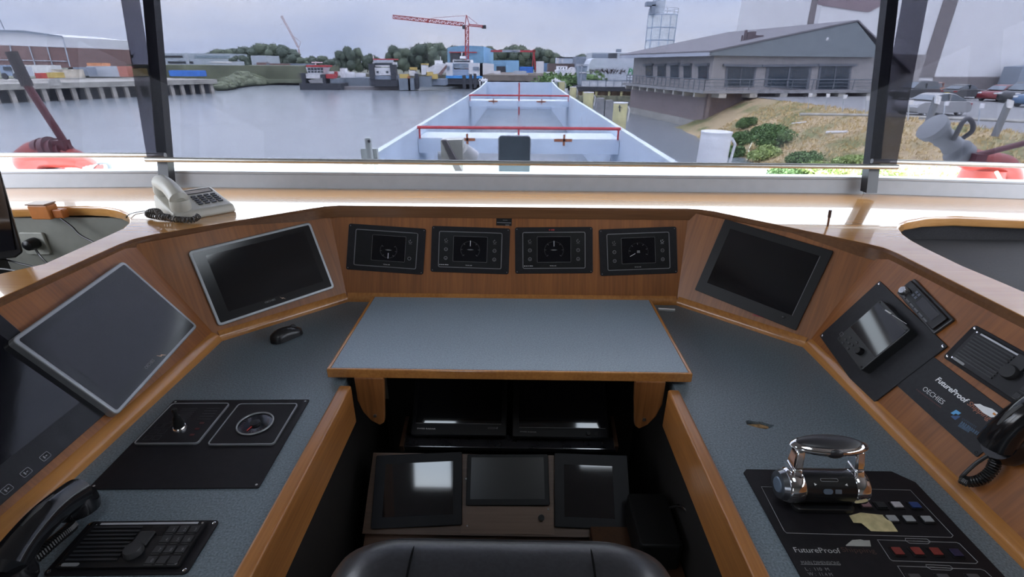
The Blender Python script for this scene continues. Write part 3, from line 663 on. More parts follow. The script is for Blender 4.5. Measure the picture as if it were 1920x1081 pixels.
# ---- sponsor plate with lettering
a, b, c_ = Vector(P_R2.uv(1760.3, 675.5)), Vector(P_R2.uv(1680, 720)), Vector(P_R2.uv(1832.7, 857.5))
ex = (c_-b).normalized(); ey = Vector((-ex.y, ex.x)); W_ = (c_-b).length; H_ = (a-b).dot(ey); c = b+ex*W_/2+ey*H_/2
fr = Frame(P_R2.o+P_R2.x*c.x+P_R2.y*c.y, P_R2.x*ex.x+P_R2.y*ex.y, P_R2.x*ey.x+P_R2.y*ey.y); print('sponsor', W_, H_)
e = empty('sponsor_plate', fr, 'flat black plate with white, orange and blue company lettering on the right wing', 'plate')
MB().prism(rrect(0, 0, W_, H_, .003), .0003, .003).build('plate', mat('charcoal_plate', (.02, .02, .02)), e, bevel=.0006)
def tline(e, fr, s, A, B, ht, m, h=.003, **k):
    a, b = Vector(fr.uv(*A, h)), Vector(fr.uv(*B, h)); c = (a+b)/2; d = b-a
    return text(e, s, c.x, c.y, d.length, ht, m, rot=math.atan2(d.y, d.x), z=h+.0004, **k)
tline(e, fr, 'FutureProof', (1757, 709), (1815, 753), .0125, mat('bright_print', (.8, .8, .8)), bold=.025, shear=.2)
tline(e, fr, 'Shipping', (1815, 755), (1857, 787), .014, mat('rust_print', (.30, .11, .06)), shear=.2, bold=.01)
tline(e, fr, 'OECHIES', (1732, 727), (1770, 755), .011, white_print)
dashes(e, fr.uv(1718, 729, .003), fr.uv(1765, 764, .003), .0030, mat('dark_red_print', (.06, .015, .018)), .003, 14)
for A_, B_, h_, m_ in (((1804, 784), (1831, 801), .0045, mat('faint_blue_print', (.016, .024, .045))), ((1802, 791), (1836, 814), .0075, mat('steel_blue_print', (.045, .085, .14))), ((1798, 796), (1818, 808), .0070, MATS['steel_blue_print'])): dashes(e, fr.uv(*A_, .003), fr.uv(*B_, .003), h_, m_, .003, 9)
k_ = lambda pts: [fr.uv(1780+x/15.44, 760+y/15.44, .003) for x, y in pts]
MB().prism(k_([(40, 215), (200, 120), (345, 215), (260, 265), (185, 228), (125, 262)]), .003, .0035).build('logo', mat('sky_blue_print', (.10, .34, .62)), e)
MB().prism(k_([(45, 315), (110, 285), (180, 305), (250, 285), (325, 320), (170, 415)]), .003, .0035).build('logo', mat('mid_blue_print', (.035, .085, .20)), e)
pts = [fr.uv(*p, .003) for p in [(1826, 757), (1838, 757), (1845, 761), (1861, 766), (1879, 780), (1858, 782), (1843, 773)]]
MB().prism(pts, .003, .0036).build('ship_logo', mat('bright_print', (.8, .8, .8)), e); u, v = fr.uv(1865, 776, .003); MB().cbox(u, v, .006, .004, .0034, .0040).build('logo_star', mat('orange_dot', (.6, .22, .03)), e)
screws(e, W_, H_, .003, black_plastic, .0028, .007)
# ================================================================== things on the desk
def desk_rect(c4, h=0.): return DESK.fit(c4, h)
fr, W_, H_ = desk_rect([(322.5, 748.3), (580.8, 749.3), (482, 916.7), (172.7, 913.2)], .003); print('plate L', W_, H_)
e = empty('steering_plate', fr, 'large black plate with steering tiller and rudder dial on the left desk', 'control plate')
MB().prism(rrect(0, 0, W_, H_, .004), .0003, .003).build('plate', black_plate, e, bevel=.0006); screws(e, W_, H_, .003, steel, .0025, .008)
def silver_panel(e, fr, c4, nm):
    f2, w2, h2 = fr.fit(c4, .006); c = f2.o-fr.o; cx, cy = c.dot(fr.x), c.dot(fr.y)
    p = MB().prism(rrect(cx, cy, w2, h2, .008), .003, .0065).build(nm, black_plate, e)
    MB().rframe(cx, cy, w2+.001, h2+.001, .0028, .009, .003, .0082).build('rim', silver_bezel, p, bevel=.0006)
    return cx, cy, w2, h2, p
cx, cy, w2, h2, p = silver_panel(e, fr, [(324.2, 755.3), (430, 756.4), (370, 833.2), (251, 830.4)], 'tiller_panel')
mb = MB()
for i in range(8):
    mb.cbox(cx-w2*.12, cy+h2*(.36-i*.05), w2*.26, .0012, .0064, .0069)
for i in range(5): mb.cbox(cx+w2*.28, cy+h2*(.36-i*.07), w2*.22, .0012, .0064, .0069)
for i in range(3):
    for j in range(2): mb.rframe(cx-w2*.36+j*w2*.14, cy-h2*(.08+i*.14), w2*.11, h2*.10, .0005, .002, .0064, .0069)
mb.build('printed_legend', mat('faint_print', (.055, .055, .06)), p)
mb = MB()
for i in range(3): mb.cbox(cx+w2*(.30-i*.0), cy-h2*(.02+i*.14), .010, .006, .0064, .0072)
mb.build('printed_legend', mat('dull_red_print', (.09, .012, .012)), p)
bu, bv = fr.uv(337.5, 803, .010)
tl = MB().lathe([(.0155, .0064), (.0155, .014), (.013, .018), (.0105, .018)], 26, (bu, bv, 0)).build('tiller_base', chrome, e, smooth=True)
tb = Vector((bu, bv, .018)); q = PT(326, 766, fr.o+fr.z*.085, fr.z)-fr.o; tt = Vector((q.dot(fr.x), q.dot(fr.y), .085))
P_ = [tb.lerp(tt, k/13) for k in range(14)]; R_ = [.0125, .0115, .0122, .0100, .0108, .0085, .0092, .0070, .0050, .0048, .0048, .0056, .0062, .0035]
MB().tube(P_, R_, 16).build('tiller_stick', mat('black_rubber', (.010, .010, .010), .5), e, smooth=True)
cx, cy, w2, h2, p = silver_panel(e, fr, [(445.8, 756.4), (556.8, 757), (514.5, 834.6), (392, 832)], 'rudder_panel')
du, dv = fr.uv(478.6, 793.5, .008); R = .040
MB().tube([(du+R*math.cos(k*math.pi/20), dv+R*math.sin(k*math.pi/20), .009) for k in range(40)], .0022, 8, closed=True).build('dial_ring', silver_bezel, e, smooth=True)
MB().lathe([(R-.002, .0062), (R-.002, .0070), (.0002, .0070)], 40, (du, dv, 0)).build('dial_face', glass_black, e)
mb = MB()
for k in range(24):
    a = math.radians(-225+k*270/23); l = .006 if k % 3 == 0 else .003; mb.tube([(du+.031*math.cos(a), dv+.031*math.sin(a), .0073), (du+(.031-l)*math.cos(a), dv+(.031-l)*math.sin(a), .0073)], .0005, 4)
mb.build('dial_marks', mat('dull_rose_print', (.16, .07, .07)), e)
MB().tube([(du, dv, .0085), (du-.008, dv-.026, .0085)], .0013, 5).build('rudder_needle', mat('needle_red', (.55, .05, .04), .4), e)
MB().lathe([(.0125, .0068), (.0115, .012), (.0002, .013)], 22, (du, dv, 0)).build('dial_hub', black_plastic, e, smooth=True)
# rudder / mouse / radio left
mo_ = empty('computer_mouse', Matrix.Translation(G(538, 632, DZ)) @ Matrix.Rotation(math.radians(-38), 4, 'Z'), 'black computer mouse on the desk below the silver framed monitor', 'mouse')
mb = MB(); n = 14; vs = []; fs = []
for i in range(n+1):
    t = i/n; y = -.052+.104*t; wdt = .031*math.sqrt(max(0, 1-(2*t-1)**4))*(1-.10*math.sin(math.pi*t)); hgt = .043*(math.sin(math.pi*(t*.86+.07)))**.6*(1-.28*t)
    for k in range(13):
        a = math.pi*k/12; vs.append((wdt*math.cos(a)*(1 if abs(math.cos(a)) < .9 else .96), y, max(.0015, hgt*math.sin(a)**.75)))
for i in range(n):
    for k in range(12): a = i*13+k; fs.append((a, a+1, a+14, a+13))
fs += [tuple(range(13)), tuple(range(n*13, n*13+13))[::-1], tuple([i*13 for i in range(n+1)]+[i*13+12 for i in range(n, -1, -1)])]
mb.add(vs, fs); mb.build('shell', mat('mouse_black', (.010, .010, .011), .33), mo_, smooth=True)
mb = MB(); mb.cyl((-.0035, .026, .026), (.0035, .026, .026), .010, 16); mb.build('scroll_wheel', mat('wheel_grey', (.05, .05, .05), .4), mo_, smooth=True)
mb = MB(); mb.tube([(0, .046, .012), (0, .035, .0255), (0, .012, .0345)], .0006, 5); mb.build('button_seam', mat('seam', (.002, .002, .002)), mo_)
fr, W_, H_ = desk_rect([(177, 977), (387, 978), (332.5, 1064.5), (107, 1060)], .011); print('vhf L', W_, H_)
W_, H_ = W_/.86, H_/.84
e = empty('marine_radio', Frame(Vector((fr.o.x, fr.o.y, DZ)), fr.x, fr.y), 'black marine radio with number keys lying in the left desk', 'radio')
radio_front(e, W_, H_, fr.uv(248, 1028, .02))
# handset left
def handset(name, A, B, upd, label, r=.022, parent=None):
    """telephone style handset from A (ear end) to B (mouth end), arched towards upd"""
    A, B, upd = Vector(A), Vector(B), Vector(upd).normalized(); e = empty(name, Matrix.Translation((A+B)/2), label, 'handset'); M = Matrix.Translation(-(A+B)/2)
    mb = MB(); mb.T = M; P = []; R = []
    for i in range(17):
        t = i/16; P.append(A.lerp(B, t)+upd*(.020*math.sin(math.pi*t)**.8)); c = abs(2*t-1); R.append(r*(.84+.22*c**3) if c < .93 else r*(.95 if c < .99 else .55))
    mb.tube(P, R, 18); mb.build('handle', mat('glossy_black', (.008, .008, .009), .14), e, smooth=True)
    for q, d in ((A.lerp(B, .07), 'ear_cap'), (A.lerp(B, .93), 'mouth_cap')):
        mb = MB(); mb.T = M; mb.tube([q+upd*.004, q-upd*.014, q-upd*.026, q-upd*.030], [r*1.0, r*1.12, r*1.08, r*.5], 20); mb.build(d, MATS['glossy_black'], e, smooth=True)
    mb = MB(); mb.T = M; mb.tube([A.lerp(B, .30)+upd*(.017+r*.78), A.lerp(B, .5)+upd*(.020+r*.78), A.lerp(B, .70)+upd*(.017+r*.78)], [.003, .006, .003], 8); mb.build('grip_inlay', mat('grip_grey', (.035, .035, .035), .5), e, smooth=True)
    return e
A = G(150, 925, .800); B = G(2, 1078, .815)
hs = handset('radio_handset', A, B, (.0, .15, 1), 'black radio handset lying at the lower left corner of the desk', .031)
cp = [G(20, 1075, .80), G(60, 1050, .785), G(100, 1015, .775), G(128, 992, .765), G(135, 985, .762)]
o = MB().tube(coil(cp, .0085, 34), .0022, 6).build('coiled_cord', mat('cord_black', (.010, .010, .010), .35), None, smooth=True); tag(o, 'black coiled cord of the left handset beside the left radio', 'cord')
# right handset hanging over the wing
A = PT(1868, 838, P_R2.o+P_R2.z*.04, P_R2.z); B = PT(1985, 745, P_R2.o+P_R2.z*.05, P_R2.z)
hs = handset('radio_handset', A, B, P_R2.z, 'black radio handset resting on the right wing at the right edge', .031)
cp = [PT(1858, 850, P_R2.o+P_R2.z*.035, P_R2.z), PT(1830, 868, P_R2.o+P_R2.z*.035, P_R2.z), PT(1806, 890, P_R2.o+P_R2.z*.035, P_R2.z), PT(1802, 896, P_R2.o+P_R2.z*.030, P_R2.z)]
mb = MB(); mb.tube(smooth_pts(cp, 5), [.0035]*16, 8)
o = mb.build('cord_lead', MATS['cord_black'], hs, smooth=True, world=False); o.matrix_parent_inverse = hs.matrix_world.inverted()
cp = [PT(1802, 896, P_R2.o+P_R2.z*.028, P_R2.z), PT(1818, 903, P_R2.o+P_R2.z*.02, P_R2.z), PT(1842, 897, P_R2.o+P_R2.z*.02, P_R2.z), PT(1860, 880, P_R2.o+P_R2.z*.02, P_R2.z), PT(1868, 858, P_R2.o+P_R2.z*.022, P_R2.z), PT(1872, 846, P_R2.o+P_R2.z*.024, P_R2.z)]
o = MB().tube(coil(cp, .0085, 26), .0024, 6).build('coiled_cord', MATS['cord_black'], None, smooth=True); tag(o, 'black coiled cord looping below the right handset', 'cord')
# ---- throttle plate on the right desk
TL, BLp, TR = G(1395, 880, .753), G(1500, 1081, .753), G(1697, 886, .753)
x0, x1, y1 = TL.x-.004, TR.x+.004, TL.y+.002; y0 = y1-.42
fr = Frame(((x0+x1)/2, (y0+y1)/2, DZ), (1, 0, 0), (0, 1, 0)); W_, H_ = x1-x0, y1-y0
e = empty('engine_control_plate', fr, 'long black engine control plate with printed lettering on the right desk', 'control plate')
out = [(-W_/2+.01, H_/2), (W_/2-.03, H_/2), (W_/2, H_/2-.03), (W_/2, -H_/2), (-W_/2, -H_/2), (-W_/2, H_/2-.01)]
MB().prism(out, .0003, .003).build('plate', black_plate, e, bevel=.0006)
def outline(px, closed=True, m=grey_print, t=.0007, nm='printed_outline'):
    MB().tube([(*fr.uv(*p, .003), .0032) for p in px], t, 4, closed=closed).build(nm, m, e)
cr = lambda x, y: (1380+x/3.17, 740+y/3.17)
outline([cr(150, 545), cr(1035, 565), cr(1290, 835), cr(1280, 846), cr(300, 820), cr(285, 805)])
outline([cr(840, 860), cr(1000, 866), cr(1160, 872), cr(1310, 876), cr(1330, 885), cr(1437, 992), cr(1425, 1001), cr(930, 985), cr(915, 975)])
outline([cr(1005, 852), cr(1135, 856), cr(1155, 872), cr(1140, 884), cr(1030, 880), cr(1008, 866)])
outline([cr(960, 1016), cr(1130, 1022), cr(1290, 1030), cr(1455, 1035), cr(1480, 1045), cr(1560, 1120), cr(1020, 1110)])
outline([cr(1128, 1008), cr(1270, 1014), cr(1290, 1030), cr(1275, 1041), cr(1160, 1036), cr(1132, 1022)])
tline(e, fr, 'ALARM', cr(1050, 867), cr(1110, 870), .0022, grey_print); tline(e, fr, 'TIME CONTROL', cr(1155, 1023), cr(1260, 1028), .0022, grey_print)
def pbutton(px, py, col, nm, w=.018, h=.013, face='pushbutton'):
    u, v = fr.uv(*cr(px, py), .007)
    b = MB().prism(rrect(u, v, w+.006, h+.006, .002), .003, .0055).build(face, black_plastic, e, bevel=.0008)
    MB().prism(rrect(u, v, w, h, .001), .0055, .008).build('cap', mat(nm, col, .4), b, bevel=.0005)
pbutton(770, 648, (.22, .12, .13), 'cap_rose'); pbutton(862, 652, (.012, .014, .016), 'cap_black'); pbutton(958, 650, (.42, .40, .42), 'cap_white'); pbutton(1065, 652, (.02, .045, .16), 'cap_blue')
for x, y in ((930, 731), (1030, 733), (1138, 735)): pbutton(x, y, (.30, .31, .32), 'cap_grey')
for x, y in ((962, 925), (1078, 925), (1190, 927)): pbutton(x, y, (.19, .030, .024), 'cap_red', .016, .014)
pbutton(1310, 935, (.022, .018, .05), 'cap_violet', .016, .014)
for x in (1070, 1240, 1420): pbutton(x, 1085, (.05, .05, .055), 'cap_dark')
tline(e, fr, 'FutureProof', cr(345, 920), cr(618, 925), .0105, mat('soft_print', (.40, .40, .40)))
tline(e, fr, 'Shipping', cr(628, 922), cr(828, 930), .0125, mat('dim_rust_print', (.06, .028, .022)))
MB().prism([fr.uv(*cr(*p), .003) for p in [(652, 893), (690, 862), (740, 858), (760, 864), (795, 864), (802, 900), (656, 897)]], .003, .0035).build('ship_logo', mat('soft_white_print', (.33, .33, .31)), e)
tline(e, fr, 'MAIN DIMENSIONS', cr(388, 996), cr(618, 1000), .0070, mat('print_mid', (.20, .20, .20)))
u0_, v0_ = fr.uv(*cr(385, 1006), .003); u1_, v1_ = fr.uv(*cr(620, 1009), .003); MB().box(u0_, v0_-.0005, .003, u1_, v0_+.0003, .0034).build('underline', MATS['print_mid'], e)
tline(e, fr, 'L :  110  M', cr(412, 1034), cr(552, 1036), .0062, MATS['print_mid']); tline(e, fr, 'W :  11.4 M', cr(428, 1063), cr(572, 1067), .0062, MATS['print_mid'])
# the masking tape
tp_ = [Vector((*fr.uv(*cr(*p), .006), 0)) for p in [(675, 712), (740, 698), (880, 707), (925, 755), (965, 805), (885, 808), (805, 803), (745, 765), (700, 755)]]
mt = MB(); n = len(tp_); cc = sum(tp_, Vector())/n; zz_ = [.004, .006, .0035, .006, .0036, .005, .004, .008, .005]
vs = [Vector((p.x, p.y, z)) for p, z in zip(tp_, zz_)] + [Vector((cc.x, cc.y, .009))] + [Vector((p.x, p.y, z-.0006)) for p, z in zip(tp_, zz_)] + [Vector((cc.x, cc.y, .0084))]
mt.T = fr.M(); mt.add(vs, [(i, (i+1) % n, n) for i in range(n)] + [((i+1) % n+n+1, i+n+1, 2*n+1) for i in range(n)] + [(i, i+n+1, (i+1) % n+n+1, (i+1) % n) for i in range(n)])
tag(mt.build('masking_tape', mat('masking_tape', (.52, .44, .24), .7, var=.2, scale=60)), 'crumpled piece of beige masking tape stuck beside the throttle', 'tape')
# ---- throttle lever unit
pb = G(1455, 955, DZ); pe = G(1620, 950, DZ); th0 = empty('throttle_lever', ((pb.x+pe.x)/2, (pb.y+pe.y)/2+.018, DZ+.0032), 'chrome engine throttle lever with wide oval handle on the black control plate', 'throttle')
W_ = .150; rr = .033; zc = .040
mb = MB(); mb.cyl((-W_*.30, 0, zc), (W_*.36, 0, zc), rr*.97, 36); mb.build('drum', mat('drum_black', (.012, .012, .013), .25), th0, smooth=True, bevel=.001)
mb = MB(); mb.prism(rrect(0, 0, W_*.78, .07, .01), 0, .012); mb.build('foot', MATS['drum_black'], th0, bevel=.002)
def lever(x0, x1, ball):
    mb = MB(); mb.tube([(x0, 0, zc), (x0+.003*(1 if x1 > x0 else -1), 0, zc), (x1-.003*(1 if x1 > x0 else -1), 0, zc), (x1, 0, zc)], [rr*.96, rr*1.03, rr*1.03, rr*.96], 36); mb.build('end_collar', chrome, th0, smooth=True)
lever(-W_*.50, -W_*.30, 0); lever(W_*.34, W_*.52, 0)
mb = MB(); mb.tube([(-W_*.50-.000, 0, zc), (-W_*.50-.010, 0, zc-.0)], [.030, .026], 28); mb.build('end_cap', mat('cap_gunmetal', (.22, .23, .25), .22, .9), th0, smooth=True)
mb = MB(); mb.tube([(-W_*.50-.0095, 0, zc), (-W_*.50-.0120, 0, zc)], [.016, .014], 24); mb.build('push_button', mat('button_steel_blue', (.22, .28, .36), .2, .6), th0, smooth=True)
hz = .128; hyo = .014
for x in (-W_*.40, W_*.42):
    xt = x*.92; mb = MB(); w0, w1 = .010, .0085; d0, d1 = .020, .011
    pts = [(x, .004, zc+.015), (x*.97, .008, zc+.045), (xt, hyo, hz-.006)]
    for i in range(2):
        a, b = Vector(pts[i]), Vector(pts[i+1]); wa, wb = (w0, (w0+w1)/2) if i == 0 else ((w0+w1)/2, w1); da, db = (d0, (d0+d1)/2) if i == 0 else ((d0+d1)/2, d1)
        mb.hull8([a+Vector(q) for q in ((-wa, -da, 0), (wa, -da, 0), (wa, da, 0), (-wa, da, 0))], [b+Vector(q) for q in ((-wb, -db, 0), (wb, -db, 0), (wb, db, 0), (-wb, db, 0))])
    mb.build('lever_arm', chrome, th0, bevel=.004, bseg=3, smooth=True)
mb = MB(); mb.ell((0, hyo, hz), (W_*.50, .027, .013), 32, 14); mb.build('handle', chrome, th0, smooth=True)
mb = MB(); mb.ell((0, hyo+.001, hz+.0055), (W_*.43, .0225, .0098), 32, 12); mb.build('handle_grip', mat('grip_rubber', (.014, .013, .016), .4), th0, smooth=True)
mb = MB(); mb.ell((0, hyo-.021, hz-.001), (.018, .008, .0095), 20, 12); mb.build('trigger', MATS['grip_rubber'], th0, smooth=True)
an = math.radians(25)
Mx = Matrix.Translation((0, -rr*.985*math.cos(an), zc+rr*.985*math.sin(an))) @ Matrix.Rotation(math.pi/2-an, 4, 'X')
mb = MB(); mb.T = Mx; mb.prism(rrect(-.006, 0, .018, .010, .0048), 0, .0012); mb.build('indicator_lens', mat('lens_blue', (.10, .14, .19), .25), th0)
mb = MB(); mb.T = Mx; mb.prism(rrect(.014, 0, .012, .008, .001), 0, .0008); mb.build('function_label', mat('label_grey_blue', (.12, .14, .17), .4), th0)
an = math.radians(62); Mx = Matrix.Translation((0, -rr*.985*math.cos(an), zc+rr*.985*math.sin(an))) @ Matrix.Rotation(math.pi/2-an, 4, 'X')
mb = MB(); mb.T = Mx; mb.rframe(0, 0, .034, .006, .0006, .0025, 0, .0010); mb.build('scale_frame', grey_print, th0)
for s in (-1, 1):
    mb = MB(); mb.T = Mx; mb.prism([(s*.028+s*.0035, -.006), (s*.028-s*.001, -.009), (s*.028+s*.0035, -.011)], 0, .001); mb.build('pointer', white_print, th0)
# ================================================================== outdoors
WZ = -4.95                     # water level
LOT = -1.5                     # car park level
def omat(name, col, **k):
    col = tuple(min(.82, c*1.55) for c in col); k.setdefault('rough', .75); k.setdefault('scale', 2.); return mat(name, col, **k)
o_white = omat('weathered_white_paint', (.62, .63, .64)); o_grey = omat('concrete_grey', (.20, .20, .20), var=.3); o_blue = omat('hall_blue', (.16, .30, .42))
o_bluegrey = omat('hold_blue_paint', (.40, .46, .54), var=.10, scale=.7); o_floor = omat('hold_floor_steel', (.56, .55, .55), var=.10, scale=.4); o_red = omat('crane_red', (.34, .045, .05), scale=5.)
o_dark = omat('dark_steel', (.035, .038, .045), var=.3); o_wall = omat('brown_brick_cladding', (.17, .105, .095), scale=4.); o_yellow = omat('yellow_paint', (.42, .31, .10)); o_glass = omat('dark_window_glass', (.03, .04, .05), rough=.1)
o_lightgrey = omat('light_grey_cladding', (.34, .37, .40)); o_midgrey = omat('mid_grey_cladding', (.17, .20, .24)); o_orange = omat('orange_paint', (.48, .20, .09)); o_blue2 = omat('container_blue', (.04, .14, .42)); o_green = omat('green_lettering', (.04, .22, .08))
o_bark = omat('tree_bark', (.07, .05, .035)); o_conc = omat('pale_concrete', (.30, .29, .26), var=.25, scale=1.5); o_wood = omat('weathered_timber', (.40, .37, .20), var=.25, scale=1.2); o_rust = omat('rust', (.25, .09, .04), scale=8.)
def bxp(mb, x0, y0, x1, y1, Y, d):
    a, b = V(x0, y1, Y), V(x1, y1, Y); c, e_ = V(x0, y0, Y), V(x1, y0, Y)
    return mb.box((a.x+c.x)/2, Y, (a.z+b.z)/2, (b.x+e_.x)/2, Y+d, (c.z+e_.z)/2)
def thing_mb(name, label, cat, parts, group=None, origin=None):
    """parts: list of (name, MB, material, kwargs) in world space"""
    if origin is None:
        P = [p for q in parts for p in q[1].v]; origin = Vector(((min(p.x for p in P)+max(p.x for p in P))/2, (min(p.y for p in P)+max(p.y for p in P))/2, min(p.z for p in P)))
    M = Matrix.Translation(-Vector(origin))
    if len(parts) == 1:
        q = parts[0]; q[1].v = [M @ p for p in q[1].v]; o = q[1].build(name, q[2], None, **(q[3] if len(q) > 3 else {})); o.location = origin; return tag(o, label, cat, group)
    e = empty(name, Matrix.Translation(origin), label, cat, group)
    for q in parts:
        q[1].v = [M @ p for p in q[1].v]; q[1].build(q[0], q[2], e, **(q[3] if len(q) > 3 else {}))
    return e
# ---- water
wm = bpy.data.materials.new('harbour_water'); wm.use_nodes = True; t = wm.node_tree; p = t.nodes['Principled BSDF']
p.inputs['Base Color'].default_value = (.26, .29, .31, 1); p.inputs['Roughness'].default_value = .2; p.inputs['IOR'].default_value = 1.45
tc = t.nodes.new('ShaderNodeTexCoord'); mp = t.nodes.new('ShaderNodeMapping'); mp.inputs['Scale'].default_value = (.6, 1.2, 1); no = t.nodes.new('ShaderNodeTexNoise'); no.inputs['Scale'].default_value = 2.2; no.inputs['Detail'].default_value = 6
bn = t.nodes.new('ShaderNodeBump'); bn.inputs['Strength'].default_value = .05; bn.inputs['Distance'].default_value = .08
t.links.new(tc.outputs['Object'], mp.inputs[0]); t.links.new(mp.outputs[0], no.inputs[0]); t.links.new(no.outputs[0], bn.inputs['Height']); t.links.new(bn.outputs[0], p.inputs['Normal'])
struct(MB().add([(-500, -40, WZ), (400, -40, WZ), (400, 700, WZ), (-500, 700, WZ)], [(0, 1, 2, 3)]), 'water', wm)
# ---- far ground behind the shore lines
gm = omat('scrub_ground', (.10, .11, .072), var=.4, scale=.15); struct(MB().slab([(-500, 168, -4.3), (500, 168, -4.3), (500, 900, -4.3), (-500, 900, -4.3)], (0, 0, .9)), 'ground', gm)
# ---- own ship: open hold ahead
sh = empty('cargo_hold', (0, 45, -5.4), 'long open light blue cargo hold of the barge stretching ahead of the window', 'barge'); M = sh.matrix_world.inverted()
def hp(nm, mb, m, **k): mb.T = None; mb.v = [M @ p_ for p_ in mb.v]; return mb.build(nm, m, sh, **k)
for s, nm in ((-1, 'coaming_wall'), (1, 'coaming_wall')):
    mb = MB(); ys = [6, 30, 60, 72, 80, 86]; zs = [-1.45, -1.45, -1.45, -1.38, -1.15, -1.0]
    for i in range(5):
        x, x2 = s*5.12, s*5.26
        mb.hull8([(x, ys[i], -5.4), (x2, ys[i], -5.4), (x2, ys[i], zs[i]), (x, ys[i], zs[i])], [(x, ys[i+1], -5.4), (x2, ys[i+1], -5.4), (x2, ys[i+1], zs[i+1]), (x, ys[i+1], zs[i+1])])
    hp(nm, mb, o_bluegrey)
    mb = MB()
    for i in range(5): mb.hull8([(s*5.10, ys[i], zs[i]), (s*5.34, ys[i], zs[i]), (s*5.34, ys[i], zs[i]+.05), (s*5.10, ys[i], zs[i]+.05)], [(s*5.10, ys[i+1], zs[i+1]), (s*5.34, ys[i+1], zs[i+1]), (s*5.34, ys[i+1], zs[i+1]+.05), (s*5.10, ys[i+1], zs[i+1]+.05)])
    hp('coaming_rail', mb, omat('pale_blue_rail', (.48, .55, .63)))
    hp('side_deck', MB().slab([(s*5.26, 2, -2.3), (s*5.72, 2, -2.3), (s*5.72, 92, -2.3), (s*5.26, 92, -2.3)], (0, 0, -3.6)), o_midgrey)
hp('hold_floor', MB().box(-5.12, 6, -5.5, 5.12, 86, -5.4), o_floor)
hp('end_bulkhead', MB().box(-5.12, 84.2, -5.4, 5.12, 84.5, -1.02), o_bluegrey)
hp('aft_bulkhead', MB().box(-5.7, 5.6, -5.4, 5.7, 6, -2.0), o_bluegrey)
hp('fore_deck', MB().box(-5.5, 84.5, -5.4, 5.5, 100, -1.5), o_midgrey)
for Yb, yr, ya, yb in ((26., 240, 261, 288), (54., 179, 189.5, 200)):
    zt = V(974, ya, Yb).z; zb_ = V(974, yb, Yb).z; zr = V(974, yr, Yb).z
    hp('cross_beam', MB().box(-5.1, Yb, zb_, 5.1, Yb+2.4, zt), o_bluegrey)
    hp('beam_top', MB().box(-5.1, Yb, zt, 5.1, Yb+2.4, zt+.03), omat('pale_blue_rail', (1, 1, 1)))
    mb = MB(); mb.tube([(-5.1, Yb, zr), (5.1, Yb, zr)], .075, 8); 
    for x in (-5.0, 5.0): mb.tube([(x, Yb, zr), (x, Yb, zt)], .05, 6)
    mb.tube([(0, Yb, zr), (0, Yb, zt)], .05, 6); hp('safety_rail', mb, o_red)
    mb = MB()
    for x in (-2.6, 2.3): mb.box(x-.5, Yb-.02, zt-.10, x+.4, Yb, zt+.04).box(x-.05, Yb-.02, zt-.3, x+.05, Yb, zt+.25)
    hp('rust_marks', mb, o_rust)
hp('centre_post', MB().tube([(0, 82, -5.3), (0, 82, -1.0)], .10, 8), o_red)
hp('centre_post', MB().tube([(0, 54.2, -3.2), (0, 54.2, V(972, 160, 54).z)], .07, 8), o_red)
mb = MB()
rr_ = random.Random(3)
for k in range(46):
    s = rr_.choice((-1, 1)); y = rr_.uniform(10, 80); z = rr_.uniform(-3.6, -1.7); l = rr_.uniform(.15, .7); x = s*5.115
    mb.box(min(x, x-s*.01), y, z-l, max(x, x-s*.01), y+.05, z)
hp('rust_streaks', mb, omat('streak_rust', (.26, .20, .19)))
# bow bollards and anchors winch ends
for x in (-5.9, 5.9):
    mb = MB(); y = 86
    for k in range(3): mb.box(x-.5+.35*k, y+k*1.2, -1.7, x-.3+.35*k, y+k*1.2+.4, -.6+.2*(k == 1))
    mb.box(x-.6, y, -1.0, x+.7, y+3, -.75); thing_mb('bow_fairlead', 'white fairlead at the %s side of the distant bow' % ('left' if x < 0 else 'right'), 'fairlead', [('frame', mb, o_white)])
# wheelhouse front deck with the small things right outside the window
struct(MB().box(-3.6, 2.30, .30, 3.6, 3.75, .55), 'foredeck', omat('deck_paint', (.45, .46, .44)))
mb = MB(); a, b = V(935, 255, 3.2), V(993, 330, 3.2); mb.T = Matrix.Translation(((a.x+b.x)/2, 3.2, (a.z+.56)/2)) @ Matrix.Rotation(math.pi/2, 4, 'X')
hh = a.z-.56; mb.prism(rrect(0, 0, b.x-a.x, hh, .022), -.03, 0.0); m2 = MB(); m2.T = mb.T; m2.rframe(0, 0, b.x-a.x+.006, hh+.006, .006, .024, -.032, .004)
thing_mb('equipment_box', 'upright dark box with rounded corners standing outside the middle of the front window', 'box', [('body', mb, omat('dark_slate_paint', (.10, .13, .15), rough=.5, scale=8)), ('rim', m2, o_lightgrey)])
ea = [V(*q, 3.2) for q in ((826, 262), (867, 262), (868, 330), (830, 330))]
m1 = MB().slab([V(826, 263, 3.25), V(867, 262, 3.25), V(869, 330, 3.25), V(829, 330, 3.25)], (0, .12, 0)); m2 = MB().slab([V(827, 263, 3.2), V(836, 263, 3.2), V(872, 330, 3.2), V(858, 330, 3.2)], (0, .04, 0))
m3 = MB().cyl(V(868, 280, 3.3), V(886, 296, 3.34), .045, 18, .055); m4 = MB().cyl(V(822, 292, 3.3), V(828, 292, 3.3), .03, 12); m5 = MB().box(V(840, 300, 3.3).x, 3.28, .55, V(860, 300, 3.3).x, 3.34, V(840, 325, 3.3).z)
thing_mb('searchlight', 'white and grey searchlight unit outside the window left of the dark box', 'searchlight', [('housing', m1, omat('light_beige_paint', (.52, .52, .46), scale=8)), ('strap', m2, omat('brown_grey_paint', (.13, .12, .12), scale=8)), ('lamp_head', m3, o_white, {'smooth': True}), ('hinge', m4, o_lightgrey), ('foot', m5, o_lightgrey)])
